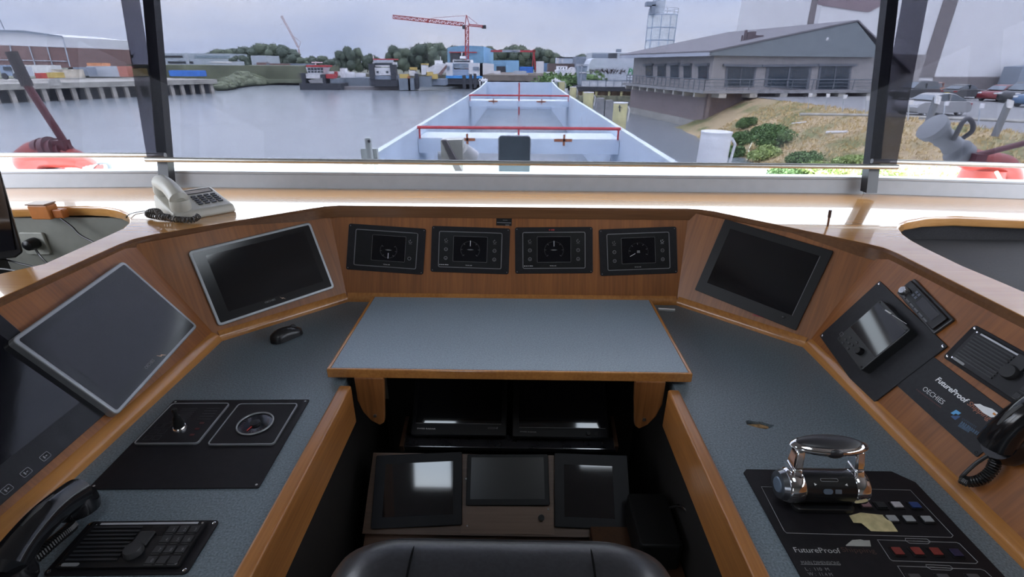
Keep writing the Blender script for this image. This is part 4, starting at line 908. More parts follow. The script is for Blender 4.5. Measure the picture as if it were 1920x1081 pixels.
a = V(692, 258, 3.25); m1 = MB().box(V(687, 300, 3.25).x, 3.25, .55, V(698, 300, 3.25).x, 3.29, a.z); m2 = MB().box(V(678, 300, 3.29).x, 3.292, .55, V(708, 300, 3.29).x, 3.33, V(690, 279, 3.29).z)
m3 = MB().cyl((V(691.5, 264, 3.24).x, 3.24, V(691, 265, 3.24).z), (V(691.5, 264, 3.24).x, 3.252, V(691, 265, 3.24).z), .009, 12)
thing_mb('mast_hinge_post', 'pale grey bracket post outside the window on the left of the hold', 'post', [('post', m1, omat('pale_post_paint', (.45, .48, .46), scale=8), {'bevel': .01}), ('side_plate', m2, MATS['pale_post_paint']), ('pivot', m3, o_dark)])
# ---- fire monitors on both front corners
redp = omat('red_enamel', (.24, .032, .024), rough=.35, scale=12); nozg = omat('grey_nozzle', (.16, .17, .18), rough=.4, scale=12); maroon = omat('maroon_enamel', (.085, .018, .024), rough=.4, scale=12)
L3 = lambda x, y, Y=3.2: V(x, y, Y)
body = MB().tube(smooth_pts([L3(52, 318), L3(60, 300), L3(78, 290), L3(110, 292), L3(150, 300), L3(185, 318)], 4), [.055, .07, .082, .088, .09, .09, .09, .09, .088, .086, .084, .08, .075, .07, .065, .06, .055, .05, .045, .042, .04], 18)
hump = MB()
for k in range(5): x = 70+k*13; hump.tube([L3(x-4, 288-6*math.sin(k*.8)), L3(x+5, 284-5*math.sin(k*.8))], .068+.012*math.sin(k*.8), 16)
rod = MB().cyl(L3(132, 284), L3(45, 150), .022, 12); grip = MB().cyl(L3(52, 161), L3(21, 97), .030, 14); lug = MB().box(L3(112, 285).x, 3.16, L3(120, 290).z, L3(134, 285).x, 3.22, L3(120, 262).z)
loop = MB().tube(smooth_pts([L3(180, 325), L3(181, 310), L3(192, 304), L3(204, 308), L3(206, 325)], 4), .012, 8); base = MB().cyl((L3(90, 300).x, 3.2, .55), (L3(90, 300).x, 3.2, L3(90, 315).z), .09, 20, .07)
noz = MB().tube([L3(165, 310), L3(182, 320)], [.045, .055], 16)
thing_mb('fire_monitor', 'red fire monitor with a long dark maroon handle outside the left window', 'fire monitor', [('body', body, redp, {'smooth': True}), ('elbow_rings', hump, maroon, {'smooth': True}), ('steering_rod', rod, maroon, {'smooth': True}), ('grip', grip, omat('dark_grip', (.035, .03, .032), scale=30)), ('lug', lug, maroon), ('loop_handle', loop, nozg, {'smooth': True}), ('pedestal', base, redp, {'smooth': True}), ('nozzle', noz, nozg, {'smooth': True})])
fl = MB(); a, b = L3(1743, 232), L3(1775, 250)
ax = (L3(1800, 285)-L3(1745, 235)).normalized(); c0 = L3(1752, 242)
fl.tube([c0-ax*.03, c0-ax*.028, c0+ax*.012, c0+ax*.030], [.080, .086, .080, .055], 26)
pipe = MB(); q = [c0+ax*.03+ax*.021*k for k in range(8)]; pipe.tube(q, [.055, .062, .055, .060, .053, .053, .056, .062], 22)
col_ = MB(); e0 = L3(1800, 288); col_.tube([e0-ax*.035, e0-ax*.03, e0+ax*.02, e0+ax*.035], [.064, .078, .078, .068], 24)
elb = MB().tube(smooth_pts([e0+ax*.02, L3(1825, 300), L3(1855, 304), L3(1885, 312), L3(1895, 335), L3(1885, 352)], 4), [.066]*5+[.064]*8+[.06]*8, 20)
hdl = MB().tube(smooth_pts([L3(1788, 262, 3.13), L3(1803, 232, 3.1), L3(1815, 222, 3.1), L3(1824, 232, 3.1), L3(1822, 246, 3.1), L3(1806, 258, 3.13)], 5), .013, 10)
rod = MB().cyl(L3(1832, 291, 3.12), L3(1960, 258, 3.05), .017, 12); rod2 = MB().box(L3(1822, 290, 3.12).x, 3.08, L3(1822, 303, 3.12).z, L3(1842, 290, 3.12).x, 3.14, L3(1822, 287, 3.12).z)
ped = MB().cyl((L3(1850, 320).x, 3.22, .55), (L3(1850, 320).x, 3.22, L3(1850, 318).z), .16, 24, .11); clip = MB().cyl(L3(1868, 322, 3.05), L3(1878, 340, 3.05), .010, 8)
thing_mb('fire_monitor', 'grey nozzled fire monitor with a red elbow and loop handle outside the right window', 'fire monitor', [('nozzle_mouth', fl, nozg, {'smooth': True}), ('nozzle', pipe, nozg, {'smooth': True}), ('collar', col_, nozg, {'smooth': True}), ('elbow', elb, redp, {'smooth': True}), ('loop_handle', hdl, omat('dark_handle_metal', (.06, .06, .065), rough=.4, scale=12), {'smooth': True}), ('steering_rod', rod, maroon, {'smooth': True}), ('rod_clamp', rod2, maroon), ('pedestal', ped, redp, {'smooth': True}), ('safety_pin', clip, omat('cream_paint', (.6, .55, .35)), {'smooth': True})])
# ---- mooring piles
def pile(x0, x1, ytop, Y, label, m, zb=WZ-1, cap=True, grp='white mooring piles right of the hold'):
    a, b = V(x0, ytop, Y), V(x1, ytop, Y); r = (b.x-a.x)/2; c = Vector(((a.x+b.x)/2, Y+r, 0)); z = (a.z+b.z)/2
    mb = MB().lathe([(r, zb), (r*.985, z-.05), (r*.97, z)], 28, c); ps = [('shaft', mb, m, {'smooth': True})]
    mt_ = MB().lathe([(r*1.01, z-.02), (r*1.01, z+.05), (r*.5, z+.07), (.01, z+.07)], 28, c); ps.append(('cap', mt_, o_white, {'smooth': True}))
    hk = MB().tube([(c.x+r*.98, Y+r*.8, z-.2), (c.x+r*1.25, Y+r*.7, z-.45), (c.x+r*1.12, Y+r*.7, z-1.3)], r*.10, 6); ps.append(('hook', hk, o_white))
    return thing_mb('mooring_pile', label, 'mooring pile', ps, grp)
pile(1325, 1383, 252, 22, 'big white round mooring pile nearest the window, right of the hold', omat('white_steel_pile', (.60, .62, .64)))
pile(1153, 1180, 194, 39, 'yellowish mooring pile, second nearest, with a small black mark', o_wood); pile(1095, 1115, 174, 56, 'yellowish mooring pile, third nearest of the row beside the hold', o_wood)
pile(1069, 1082, 163.5, 75, 'narrow pale mooring pile, fourth of the row beside the hold', o_wood); pile(1048, 1060, 153.5, 92, 'furthest small mooring pile of the row by the bow', o_wood)
a = V(1162, 198, 39); tag(MB().slab([V(1161, 197, 38.98), V(1163, 197, 38.98), V(1163, 209, 38.98), V(1161, 209, 38.98)], (0, -.02, 0)).slab([V(1159, 200, 38.97), V(1166, 201, 38.97), V(1166, 202, 38.97), V(1159, 202, 38.97)], (0, -.02, 0)).build('tide_mark', o_dark), 'black painted mark on the second nearest mooring pile', 'mark')
for (x0, x1, yt, Y, lb) in ((1119, 1133, 184, 50, 'dark timber fender pile between the two yellow mooring piles'), (1136, 1150, 188, 50, 'darker square fender pile right of its neighbour')):
    a, b = V(x0, yt, Y), V(x1, yt, Y); thing_mb('fender_pile', lb, 'pile', [('shaft', MB().box(a.x, Y, WZ-1, b.x, Y+(b.x-a.x), a.z), o_grey)])
# ---- right bank
def bank(x, y):
    t = (x-16.8-.03*(y-38))/8.7; t = max(0., min(1., t)); s_ = t*t*(3-2*t)*.35+t*.65
    return -5.15+3.62*s_
mb = MB(); nx, ny = 60, 70; x0, x1, y0, y1 = 13., 26.2, 8., 60.; vs = []; fs = []
for j in range(ny+1):
    for i in range(nx+1):
        x = x0+(x1-x0)*i/nx; y = y0+(y1-y0)*j/ny
        vs.append((x, y, bank(x, y)+.12*noise.noise(Vector((x*.7, y*.7, 0)))*(1 if x < 25 else 0)))
for j in range(ny):
    for i in range(nx): a = j*(nx+1)+i; fs.append((a, a+1, a+nx+2, a+nx+1))
mb.add(vs, fs)
gr = bpy.data.materials.new('dry_grass'); gr.use_nodes = True; t = gr.node_tree; p = t.nodes['Principled BSDF']; p.inputs['Roughness'].default_value = .9
tc = t.nodes.new('ShaderNodeTexCoord'); n1_ = t.nodes.new('ShaderNodeTexNoise'); n1_.inputs['Scale'].default_value = .35; n1_.inputs['Detail'].default_value = 4; n2_ = t.nodes.new('ShaderNodeTexNoise'); n2_.inputs['Scale'].default_value = 5.; n2_.inputs['Detail'].default_value = 6
ra = t.nodes.new('ShaderNodeValToRGB'); ra.color_ramp.elements[0].position = .38; ra.color_ramp.elements[0].color = (.26, .27, .11, 1); ra.color_ramp.elements[1].position = .55; ra.color_ramp.elements[1].color = (.62, .48, .28, 1)
rb = t.nodes.new('ShaderNodeValToRGB'); rb.color_ramp.elements[0].position = .3; rb.color_ramp.elements[0].color = (.45, .42, .4, 1); rb.color_ramp.elements[1].position = .6; rb.color_ramp.elements[1].color = (1, 1, 1, 1)
mx = t.nodes.new('ShaderNodeMix'); mx.data_type = 'RGBA'; mx.blend_type = 'MULTIPLY'; mx.inputs[0].default_value = 1
t.links.new(tc.outputs['Object'], n1_.inputs[0]); t.links.new(tc.outputs['Object'], n2_.inputs[0]); t.links.new(n1_.outputs[0], ra.inputs[0]); t.links.new(n2_.outputs[0], rb.inputs[0]); t.links.new(ra.outputs[0], mx.inputs[6]); t.links.new(rb.outputs[0], mx.inputs[7]); t.links.new(mx.outputs[2], p.inputs['Base Color'])
bn = t.nodes.new('ShaderNodeBump'); bn.inputs['Strength'].default_value = .8; bn.inputs['Distance'].default_value = .15; t.links.new(n2_.outputs[0], bn.inputs['Height']); t.links.new(bn.outputs[0], p.inputs['Normal'])
struct(mb, 'grass_bank', gr, smooth=True)
struct(MB().box(25.8, 8, -6, 160, 130, LOT-.02), 'car_park', omat('asphalt', (.17, .17, .17), var=.15, scale=3.))
mb = MB(); cp_ = [G(1500, 214, LOT+.08), G(1640, 216, LOT+.08), G(1760, 221, LOT+.08), G(1850, 224, LOT+.08), G(1960, 229, LOT+.08)]
mb.tube(cp_, .10, 6); tag(mb.build('kerb_line', o_conc), 'pale concrete kerb along the car park edge above the grass bank', 'kerb')
gc_ = omat('grass_green', (.09, .15, .05), var=.4, scale=3.); gp_ = omat('grass_pale', (.26, .32, .12), var=.4, scale=3.)
def leafcloud(name, c, r, n, s, m, seed, label=None, cat=None, group=None, kind=None, grass=False):
    R_ = random.Random(seed); mb = MB(); c = Vector(c)
    blobs = [(Vector((R_.uniform(-.5, .5)*r[0], R_.uniform(-.5, .5)*r[1], R_.uniform(-.25, .35)*r[2])), R_.uniform(.40, .65)) for _ in range(9)]
    for k in range(n):
        b, q = R_.choice(blobs); th_ = R_.uniform(0, 6.283); cz = R_.uniform(-.6, 1); sr = math.sqrt(1-cz*cz); rad = q*R_.uniform(.75, 1.05)
        p_ = b+Vector((r[0]*rad*sr*math.cos(th_), r[1]*rad*sr*math.sin(th_), r[2]*rad*cz)); ss = s*R_.uniform(.6, 1.3)
        if grass:
            a_ = R_.uniform(0, 6.28); d = Vector((math.cos(a_), math.sin(a_), 0))*ss*.18; tip = Vector((R_.uniform(-.3, .3), R_.uniform(-.3, .3), 1))*ss
            mb.add([p_-d, p_+d, p_+tip], [(0, 1, 2)])
        else:
            u_ = Vector((R_.gauss(0, 1), R_.gauss(0, 1), R_.gauss(0, 1))).normalized(); v_ = u_.orthogonal().normalized()*ss; w_ = u_.cross(v_).normalized()*ss*.8
            mb.add([p_-v_, p_-w_, p_+v_, p_+w_], [(0, 1, 2, 3)])
    if not grass:
        for b, q in blobs: mb.ell(b, (r[0]*q*.62, r[1]*q*.62, r[2]*q*.62), 8, 6)
    o = mb.build(name, m); o.location = c
    if label: tag(o, label, cat, group, kind)
    return o
def on_bank(px, py):
    v = ray(px, py); t_ = 5.
    while t_ < 90:
        q = EYE+v*t_
        if q.z < bank(q.x, q.y): return q
        t_ += .1
    return q
k = 0
for (x, y, rx, rz, m, lb) in ((1392, 262, 1.3, .9, gc_, 'green shrub at the waterline right of the white pile'), (1452, 268, 1.7, 1.2, gc_, 'tall bright green bush in the middle of the bank foot'), (1425, 290, 1.3, .8, gp_, 'pale feathery bush below the tall green one'), (1500, 300, 1.6, .7, gc_, 'low spreading green bush right of the tall one'), (1550, 318, 1.5, .5, gp_, 'low pale growth near the right pillar foot'), (1400, 232, .9, .8, gc_, 'small bush against the brick wall end'), (1480, 322, 1.4, .55, gc_, 'low leafy clump along the lower water edge'), (1590, 300, 1.0, .4, gp_, 'small pale tuft beside the right pillar'), (1430, 246, 1.1, .8, gc_, 'bush on the upper slope behind the tall green one'), (1378, 290, .8, .8, gc_, 'narrow green clump immediately behind the white pile'), (1655, 332, 1.3, .5, gp_, 'pale green growth under the right blind bar')):
    q = on_bank(x, y+8); leafcloud('shrub', (q.x, q.y, q.z+rz*.45), (rx, rx*.8, rz), 2600, .085, m, 50+k, lb, 'shrub', 'shrubs on the grass bank'); k += 1
# grass tufts over the bank
mb = MB(); R_ = random.Random(5)
for k in range(5200):
    x, y = R_.uniform(16.9, 25.8), R_.uniform(19, 52); z = bank(x, y); h_ = R_.uniform(.08, .26); a_ = R_.uniform(0, 3.14); d = Vector((math.cos(a_), math.sin(a_), 0))*.05
    for j in range(2): p_ = Vector((x+R_.uniform(-.1, .1), y+R_.uniform(-.1, .1), z)); mb.add([p_-d, p_+d, p_+Vector((R_.uniform(-.1, .1), R_.uniform(-.1, .1), h_))], [(0, 1, 2)])
tag(mb.build('dry_grass_tufts', omat('straw', (.42, .33, .17), var=.3, scale=4.)), 'dry straw coloured grass growing over the whole bank', 'grass', kind='stuff')
for (x0_, y0_, x1_, y1_, r, lb) in ((1549, 251, 1588, 250, .10, 'white pipe lying on the bank, right one with an open end'), (1485, 233, 1514, 230, .06, 'thin white pipe lying on the bank higher up')):
    a, b = on_bank(x0_, y0_), on_bank(x1_, y1_); ps = [('pipe', MB().cyl(a+Vector((0, 0, r)), b+Vector((0, 0, r)), r, 14), o_white, {'smooth': True})]
    thing_mb('drain_pipe', lb, 'pipe', ps)
a, b, c = on_bank(1408, 247), on_bank(1412, 262), on_bank(1400, 303); 
tag(MB().tube(smooth_pts([a+Vector((0, 0, .1)), b+Vector((0, 0, .1)), on_bank(1405, 280)+Vector((0, 0, .1)), c+Vector((0, 0, .1))], 5), .05, 8).build('hose', omat('pale_hose', (.55, .56, .40))), 'pale yellow hose hanging down the bank beside the white pile', 'hose')
# ---- bungalow office on its brick base
A = Vector((20.5, 58, 0)); B = Vector((16.6, 79.5, 0)); C_ = A+Vector((.977, .215, 0))*27
dR = (C_-A).normalized(); nR = Vector((dR.y, -dR.x, 0)); dL = (B-A).normalized(); nL = Vector((-dL.y, dL.x, 0))
FRR = Frame(A, dR, (0, 0, 1)); FRL = Frame(B, (A-B), (0, 0, 1))
def onR(x, y, h=0.): u, v = FRR.uv(x, y, h); return A+dR*u+Vector((0, 0, v))+FRR.z*h
def onL(x, y, h=0.): u, v = FRL.uv(x, y, h); return B+FRL.x*u+Vector((0, 0, v))+FRL.z*h
ZD = -.85; EV = 2.75
clad = omat('grey_timber_cladding', (.24, .23, .225), var=.18, scale=6., stretch=(1, 1, .1)); brick = omat('dark_brown_brick', (.115, .085, .08), var=.25, scale=5.)
ofc = []
LX, RXm = (B-A).length, 27
mb = MB(); quad = lambda p, q: [Vector((p.x, p.y, ZD)), Vector((q.x, q.y, ZD)), Vector((q.x, q.y, EV+.1)), Vector((p.x, p.y, EV+.1))]
mb.slab(quad(A, C_), -FRR.z*.25); mb.slab(quad(B, A), -FRL.z*.25); ofc.append(('wall', mb, clad))
mb = MB(); q = lambda p, z: Vector((p.x, p.y, z))
mb.slab([q(A, WZ-1), q(C_, WZ-1), q(C_, ZD-.3), q(A, ZD-.3)], -FRR.z*.4); ofc.append(('brick_base', mb, brick))
mb = MB(); mb.slab([q(B, WZ+.7), q(A, WZ+.7), q(A, ZD-.3), q(B, ZD-.3)], -FRL.z*.4); ofc.append(('brick_base', mb, omat('grey_brown_brick', (.20, .165, .16), var=.15, scale=5.)))
mb = MB(); mb.slab([q(B, WZ-.3), q(A, WZ-.3), q(A, WZ+.8), q(B, WZ+.8)], FRL.z*.25); ofc.append(('concrete_beam', mb, o_conc))
# roof: gable over the right facade, ridge running back
oh = .55
pk = FRR.uv(1607, 41, oh); el = FRR.uv(1333, 98, oh); er = FRR.uv(1640, 88, oh); bl = FRR.uv(1336, 104, oh)
Rp = lambda u, z, h, back=0: A+dR*u+Vector((0, 0, z))+FRR.z*h-FRR.z*back
gz = bl[1]
mb = MB(); mb.slab([Rp(-.9, gz, oh), Rp(er[0]+.6, gz, oh), Rp(er[0]+.3, er[1], oh), Rp(pk[0], pk[1], oh), Rp(-.9, el[1]+.0, oh)], -FRR.z*.2); ofc.append(('gable', mb, omat('slate_grey_boarding', (.145, .165, .175), var=.08, scale=2.)))
mb = MB(); bk = 23.5
mb.hull8([Rp(-1.0, el[1], oh+.1), Rp(pk[0], pk[1]+.05, oh+.1), Rp(pk[0], pk[1]+.2, oh+.1), Rp(-1.0, el[1]+.15, oh+.1)], [Rp(-1.0, el[1], oh, bk), Rp(pk[0], pk[1]+.05, oh, bk), Rp(pk[0], pk[1]+.2, oh, bk), Rp(-1.0, el[1]+.15, oh, bk)])
mb.hull8([Rp(pk[0], pk[1]+.05, oh+.1), Rp(pk[0]+9, pk[1]-5, oh+.1), Rp(pk[0]+9, pk[1]-4.85, oh+.1), Rp(pk[0], pk[1]+.2, oh+.1)], [Rp(pk[0], pk[1]+.05, oh, bk), Rp(pk[0]+9, pk[1]-5, oh, bk), Rp(pk[0]+9, pk[1]-4.85, oh, bk), Rp(pk[0], pk[1]+.2, oh, bk)])
ofc.append(('roof', mb, omat('roof_felt', (.13, .125, .135), var=.08)))
mb = MB(); mb.hull8([Rp(-1.02, gz-.05, oh), Rp(-.75, gz-.05, oh), Rp(-.75, el[1], oh), Rp(-1.02, el[1], oh)], [Rp(-1.02, gz-.05, oh, bk), Rp(-.75, gz-.05, oh, bk), Rp(-.75, el[1], oh, bk), Rp(-1.02, el[1], oh, bk)]); ofc.append(('fascia', mb, omat('pale_fascia', (.30, .32, .36), var=.05)))
mb = MB()      # deck slab and joist ends
mb.slab([q(A, ZD-.3)+FRL.z*1.5, q(B, ZD-.3)+FRL.z*1.5, q(B, ZD-.3), q(A, ZD-.3), q(C_, ZD-.3), q(C_, ZD-.3)+FRR.z*1.5, q(A, ZD-.3)+FRR.z*1.5+FRL.z*1.5], (0, 0, .3)); ofc.append(('walkway', mb, o_grey))
for i in range(9): 
    c = B+FRL.x*(1.2+i*2.5); ofc.append(('joist', MB().slab([q(c, ZD-.75), q(c+FRL.x*.35, ZD-.75), q(c+FRL.x*.35, ZD-.3), q(c, ZD-.3)], FRL.z*1.4), o_conc))
for i in range(7):
    c = A+dR*(.4+i*3.7); ofc.append(('joist', MB().slab([q(c, ZD-.75), q(c+dR*.9, ZD-.75), q(c+dR*.9, ZD-.3), q(c, ZD-.3)], FRR.z*1.4), o_conc))
mb = MB()
for (p0_, dd, nn, L_) in ((A+FRL.z*1.45+FRR.z*1.45, -FRL.x, FRL.z, LX), (A+FRR.z*1.45+FRL.z*1.45, dR, FRR.z, 23.5)):
    for z in (ZD+1.08, ZD+.75, ZD+.4): mb.tube([q(p0_, z), q(p0_+dd*L_, z)], .055 if z > ZD+1 else .03, 6)
    n_ = int(L_/(1.15 if dd is not dR else 2.4))
    for i in range(n_+1): c = p0_+dd*(L_*i/n_); mb.tube([q(c, ZD), q(c, ZD+1.08)], .045, 6)
ofc.append(('railing', mb, omat('railing_grey', (.10, .115, .13), scale=9.)))
def owin(on, x0, y0, x1, y1, x2, y2, x3, y3, mull=0):    # TL, TR, BR, BL in the photo
    P4 = [on(x0, y0, .02), on(x1, y1, .02), on(x2, y2, .02), on(x3, y3, .02)]; nz = FRR.z if on is onR else FRL.z
    f = MB(); c4 = sum(P4, Vector())/4; big = [c4+(p_-c4)*1.16+nz*.0 for p_ in P4]; f.slab(big, nz*.06); ofc.append(('window_frame', f, omat('window_surround', (.10, .11, .125))))
    g = MB(); g.slab(P4, nz*.09); ofc.append(('pane', g, o_glass))
    if mull: a_, b_ = P4[0].lerp(P4[1], .48), P4[3].lerp(P4[2], .48); a2, b2 = P4[0].lerp(P4[1], .52), P4[3].lerp(P4[2], .52); ofc.append(('mullion', MB().slab([p_+nz*.09 for p_ in (a_, a2, b2, b_)], nz*.04), MATS['window_surround']))
    s_ = MB(); s_.slab([big[0].lerp(big[3], -.02)+(big[0]-big[1])*.12, big[1].lerp(big[2], -.02)+(big[1]-big[0])*.12, big[1]+(big[1]-big[0])*.12-Vector((0, 0, .2)), big[0]+(big[0]-big[1])*.12-Vector((0, 0, .2))], nz*.3); ofc.append(('shutter_box', s_, MATS['window_surround']))
cR = lambda x, y: (1080+x/4.571, y/4.571)
for x0_, x1_, y0_, y1_ in ((603, 655, 560, 655), (705, 765, 560, 655), (815, 878, 555, 665), (928, 985, 560, 665), (1055, 1130, 560, 670)):
    owin(onL, *cR(x0_, y0_), *cR(x1_, y0_-5), *cR(x1_, y1_+5), *cR(x0_, y1_))
owin(onR, *cR(1305, 565), *cR(1530, 570), *cR(1505, 730), *cR(1290, 730), mull=1)
cS = lambda x, y: (1480+x/4.36, y/4.36)
owin(onR, *cR(1660, 570), *cS(160, 540), *cS(130, 725), *cR(1640, 730), mull=1); owin(onR, *cS(265, 540), *cS(490, 540), *cS(470, 725), *cS(235, 725), mull=1)
a, b = onR(1550, 70, oh+.02), onR(1547, 76, oh+.02); ofc.append(('gable_lamp', MB().slab([a, a+dR*.25, b+dR*.25, b], FRR.z*.1), o_white))
mb = MB()
for (x, yt, yb, ww) in ((1391, 66, 76, .15), (1397, 56, 74, .25), (1405, 60, 73, .5), (1412, 59, 72, .5), (1420, 66, 72, 1.3)):
    p_ = onR(x, yb, -3); t_ = onR(x, yt, -3); mb.box(p_.x-ww/2, p_.y, p_.z-1.5, p_.x+ww/2, p_.y+ww, t_.z)
ofc.append(('chimney', mb, omat('chimney_dark', (.09, .07, .075))))
thing_mb('office_building', 'single-storey grey timber office with a wide gable roof on a dark brick base', 'building', ofc)
# ---- silo, warehouse, store and the rest on the right
Y = 125.; a, b = V(1215, 106, Y), V(1270, 106, Y); c = Vector(((a.x+b.x)/2, Y+4, 0)); zt, zb_ = V(1240, 26, Y).z, -1.5; r = (V(1279, 26, Y).x-V(1222.5, 26, Y).x)/2
ps = [('tank', MB().lathe([(r*.97, zb_), (r, zt), (r*.95, zt+.2), (.1, zt+.3)], 32, c), omat('silo_blue_white', (.50, .58, .66), var=.05), {'smooth': True})]
mb = MB()
for i in range(6): z = zt-i*2.55; mb.lathe([(r*1.005, z-.08), (r*1.012, z), (r*1.005, z+.08)], 32, c)
for k in range(10): an = k*math.pi/5; mb.tube([(c.x+r*1.0*math.cos(an), c.y+r*math.sin(an), zb_), (c.x+r*1.005*math.cos(an), c.y+r*math.sin(an), zt)], .07, 5)
ps.append(('panel_seams', mb, omat('seam_blue', (.22, .28, .36))))
mb = MB(); rw = r*.42; mb.lathe([(rw, zt), (rw, V(1240, -30, Y).z)], 20, (c.x-1.2, c.y, 0)); ps.append(('vent_tower', mb, o_lightgrey, {'smooth': True}))
mb = MB(); mb.box(c.x-4.6, Y+1, V(1230, 10, Y).z, c.x-2.6, Y+3, V(1230, 2, Y).z).box(c.x-3.4, Y+1, zt, c.x-2.6, Y+3, V(1230, 8, Y).z); ps.append(('duct', mb, o_midgrey))
mb = MB()
for z in (zt+.6, zt+1.3): mb.tube([(c.x+r*math.cos(k*math.pi/12), c.y+r*math.sin(k*math.pi/12), z) for k in range(24)], .05, 4, closed=True)
for k in range(12): mb.tube([(c.x+r*math.cos(k*math.pi/6), c.y+r*math.sin(k*math.pi/6), zt), (c.x+r*math.cos(k*math.pi/6), c.y+r*math.sin(k*math.pi/6), zt+1.3)], .05, 4)
ps.append(('guard_rail', mb, o_lightgrey)); thing_mb('silo', 'tall pale blue cylindrical silo behind the office roof', 'silo', ps)
Y = 82.; 
wh = MB(); a, b = V(1514, 130, Y), V(1990, 170, Y); wh.box(a.x, Y, LOT, b.x+30, Y+30, 26); ps = [('wall', wh, omat('white_render', (.60, .59, .60), var=.03))]
st = omat('taupe_band', (.15, .135, .135), var=.05)
pq = lambda pts, d=.12: MB().slab([V(x, y, Y-.02) for x, y in pts], (0, -d, 0))
for nm, pts in (('corner_band', [(1522, 0), (1533, 0), (1523, 55), (1511, 55)]), ('wall_band', [(1769, 0), (1796, 0), (1750, 145), (1723, 145)]), ('base_band', [(1750, 144), (1912, 144), (1912, 176), (1745, 176)])): ps.append((nm, pq(pts), st))
ps.append(('gable_band', pq([(1530, -6), (1655, -6), (1651, 11), (1627, 23), (1533, 9)]), omat('mauve_band', (.20, .155, .165), var=.05)))
thing_mb('warehouse', 'huge white warehouse with slanting taupe bands behind the car park', 'building', ps)
thing_mb('garage_door', 'blue-grey corner building at the right edge behind the cars', 'building', [('wall', MB().slab([V(1903, 162, 78), V(1918, 125, 78), V(1990, 120, 78), V(1990, 176, 78), V(1903, 176, 78)], (0, 3, 0)), o_midgrey)])
Y = 112.
ps = []; mb = MB(); a, b, t_ = V(1103, 150, Y), V(1215, 150, Y), V(1103, 109, Y); zt = t_.z; prof = [(0, -3), (0, zt-1.6), (.4, zt-.6), (1.4, zt), (3, zt+.1)]
mb.slab([(a.x, Y, -2.2), (b.x, Y, -2.2), (b.x, Y, zt), (a.x+.9, Y, zt), (a.x+.3, Y, zt-.35), (a.x, Y, zt-1.1)], (0, 9, 0)); ps.append(('wall', mb, omat('store_grey_white', (.44, .47, .50), var=.05)))
sb = empty('storage_hall', Matrix.Translation((a.x, Y, -2.2)), 'rounded pale storage hall with a black patterned band and green letters PLO', 'building'); M2 = sb.matrix_world.inverted(); mb.v = [M2 @ v for v in mb.v]; mb.build('wall', ps[0][2], sb)
pt_ = MB(); R_ = random.Random(9); x0_, x1_ = V(1106, 130, Y).x, V(1174, 130, Y).x; z0_, z1_ = V(1106, 139, Y).z, V(1106, 128, Y).z
for k in range(60):
    x = x0_+(x1_-x0_)*(k+.5)/60; w_ = R_.uniform(.03, .12); s_ = R_.uniform(-.35, .35); za, zb_ = sorted((R_.uniform(z0_, z1_), R_.uniform(z0_, z1_)))
    pt_.slab([(x-w_+s_, Y-.02, zb_), (x+w_+s_, Y-.02, zb_), (x+w_-s_, Y-.02, za), (x-w_-s_, Y-.02, za)], (0, -.03, 0))
pt_.v = [M2 @ v for v in pt_.v]; pt_.build('pattern_band', omat('pattern_black', (.06, .045, .045)), sb)
MW = Matrix.Rotation(math.pi/2, 4, 'X'); pc = M2 @ V(1189.5, 134, Y-.04)
text(sb, 'PLO', pc.x, pc.z, V(1202, 134, Y).x-V(1178, 134, Y).x, V(1189, 128.5, Y).z-V(1189, 140, Y).z, o_green, shear=.2, bold=.02, M=Matrix.Translation((0, -.06, 0)) @ MW)
def simple(name, label, cat, px, Y, d, m, wins=None, group=None):
    ps = [('wall', bxp(MB(), *px, Y, d), m)]
    for q in (wins or []): ps.append((q[5], bxp(MB(), *q[:4], Y-.12, .1), q[4]))
    return thing_mb(name, label, cat, ps, group)
fe = []
for i in range(7): x = 1091+i*15.2; fe.append(('panel', bxp(MB(), x, 151, x+14, 163, 97., .1), omat('fence_white', (.50, .52, .54))))
mb = MB()
for i in range(8): x = 1090+i*15.2; bxp(mb, x, 150.5, x+.8, 164, 96.9, .1)
bxp(mb, 1090, 150.3, 1197, 151.3, 96.9, .1); fe.append(('frame', mb, o_midgrey)); thing_mb('quay_fence', 'white panelled fence on the quay in front of the storage hall', 'fence', fe)
qy = [('deck_edge', bxp(MB(), 1084, 163, 1197, 171, 96., 14), o_dark), ('brick_face', bxp(MB(), 1086, 171, 1190, 180, 97., 2), omat('ochre_brick', (.22, .15, .10), var=.5, scale=1.5)), ('bank_fill', bxp(MB(), 1086, 180, 1192, 190, 95., 6), omat('mossy_stone', (.17, .17, .11), var=.5, scale=1.5))]
mb = MB()
for x in (1092, 1116, 1140, 1163, 1185): bxp(mb, x, 171, x+4, 186, 96.2, .5)
qy.append(('post_row', mb, o_wood)); thing_mb('quay_edge', 'dark quay edge with ochre brick infill below the white fence', 'quay', qy)
simple('grey_shed', 'grey cladded shed with a dark panel behind the storage hall', 'building', (1109, 98, 1212, 112, 150), 150., 12, o_midgrey, [(1141, 99, 1157, 109, o_dark, 'dark_panel'), (1158, 100, 1196, 108, o_lightgrey, 'light_panel'), (1155, 92, 1166, 97, o_midgrey, 'roof_vent')]) if False else None
def sm(name, label, cat, x0, y0, x1, y1, Y, d, m, wins=(), group=None):
    ps = [('wall', bxp(MB(), x0, y0, x1, y1, Y, d), m)]
    if cat in ('building', 'cabin', 'yard unit', 'frame'):
        bz = -3.42 if Y >= 168 else WZ
        for v in ps[0][1].v[:4]: v.z = min(v.z, bz)
    for q in wins: ps.append((q[0], bxp(MB(), q[1], q[2], q[3], q[4], Y-.15, .12), q[5]))
    return thing_mb(name, label, cat, ps, group)
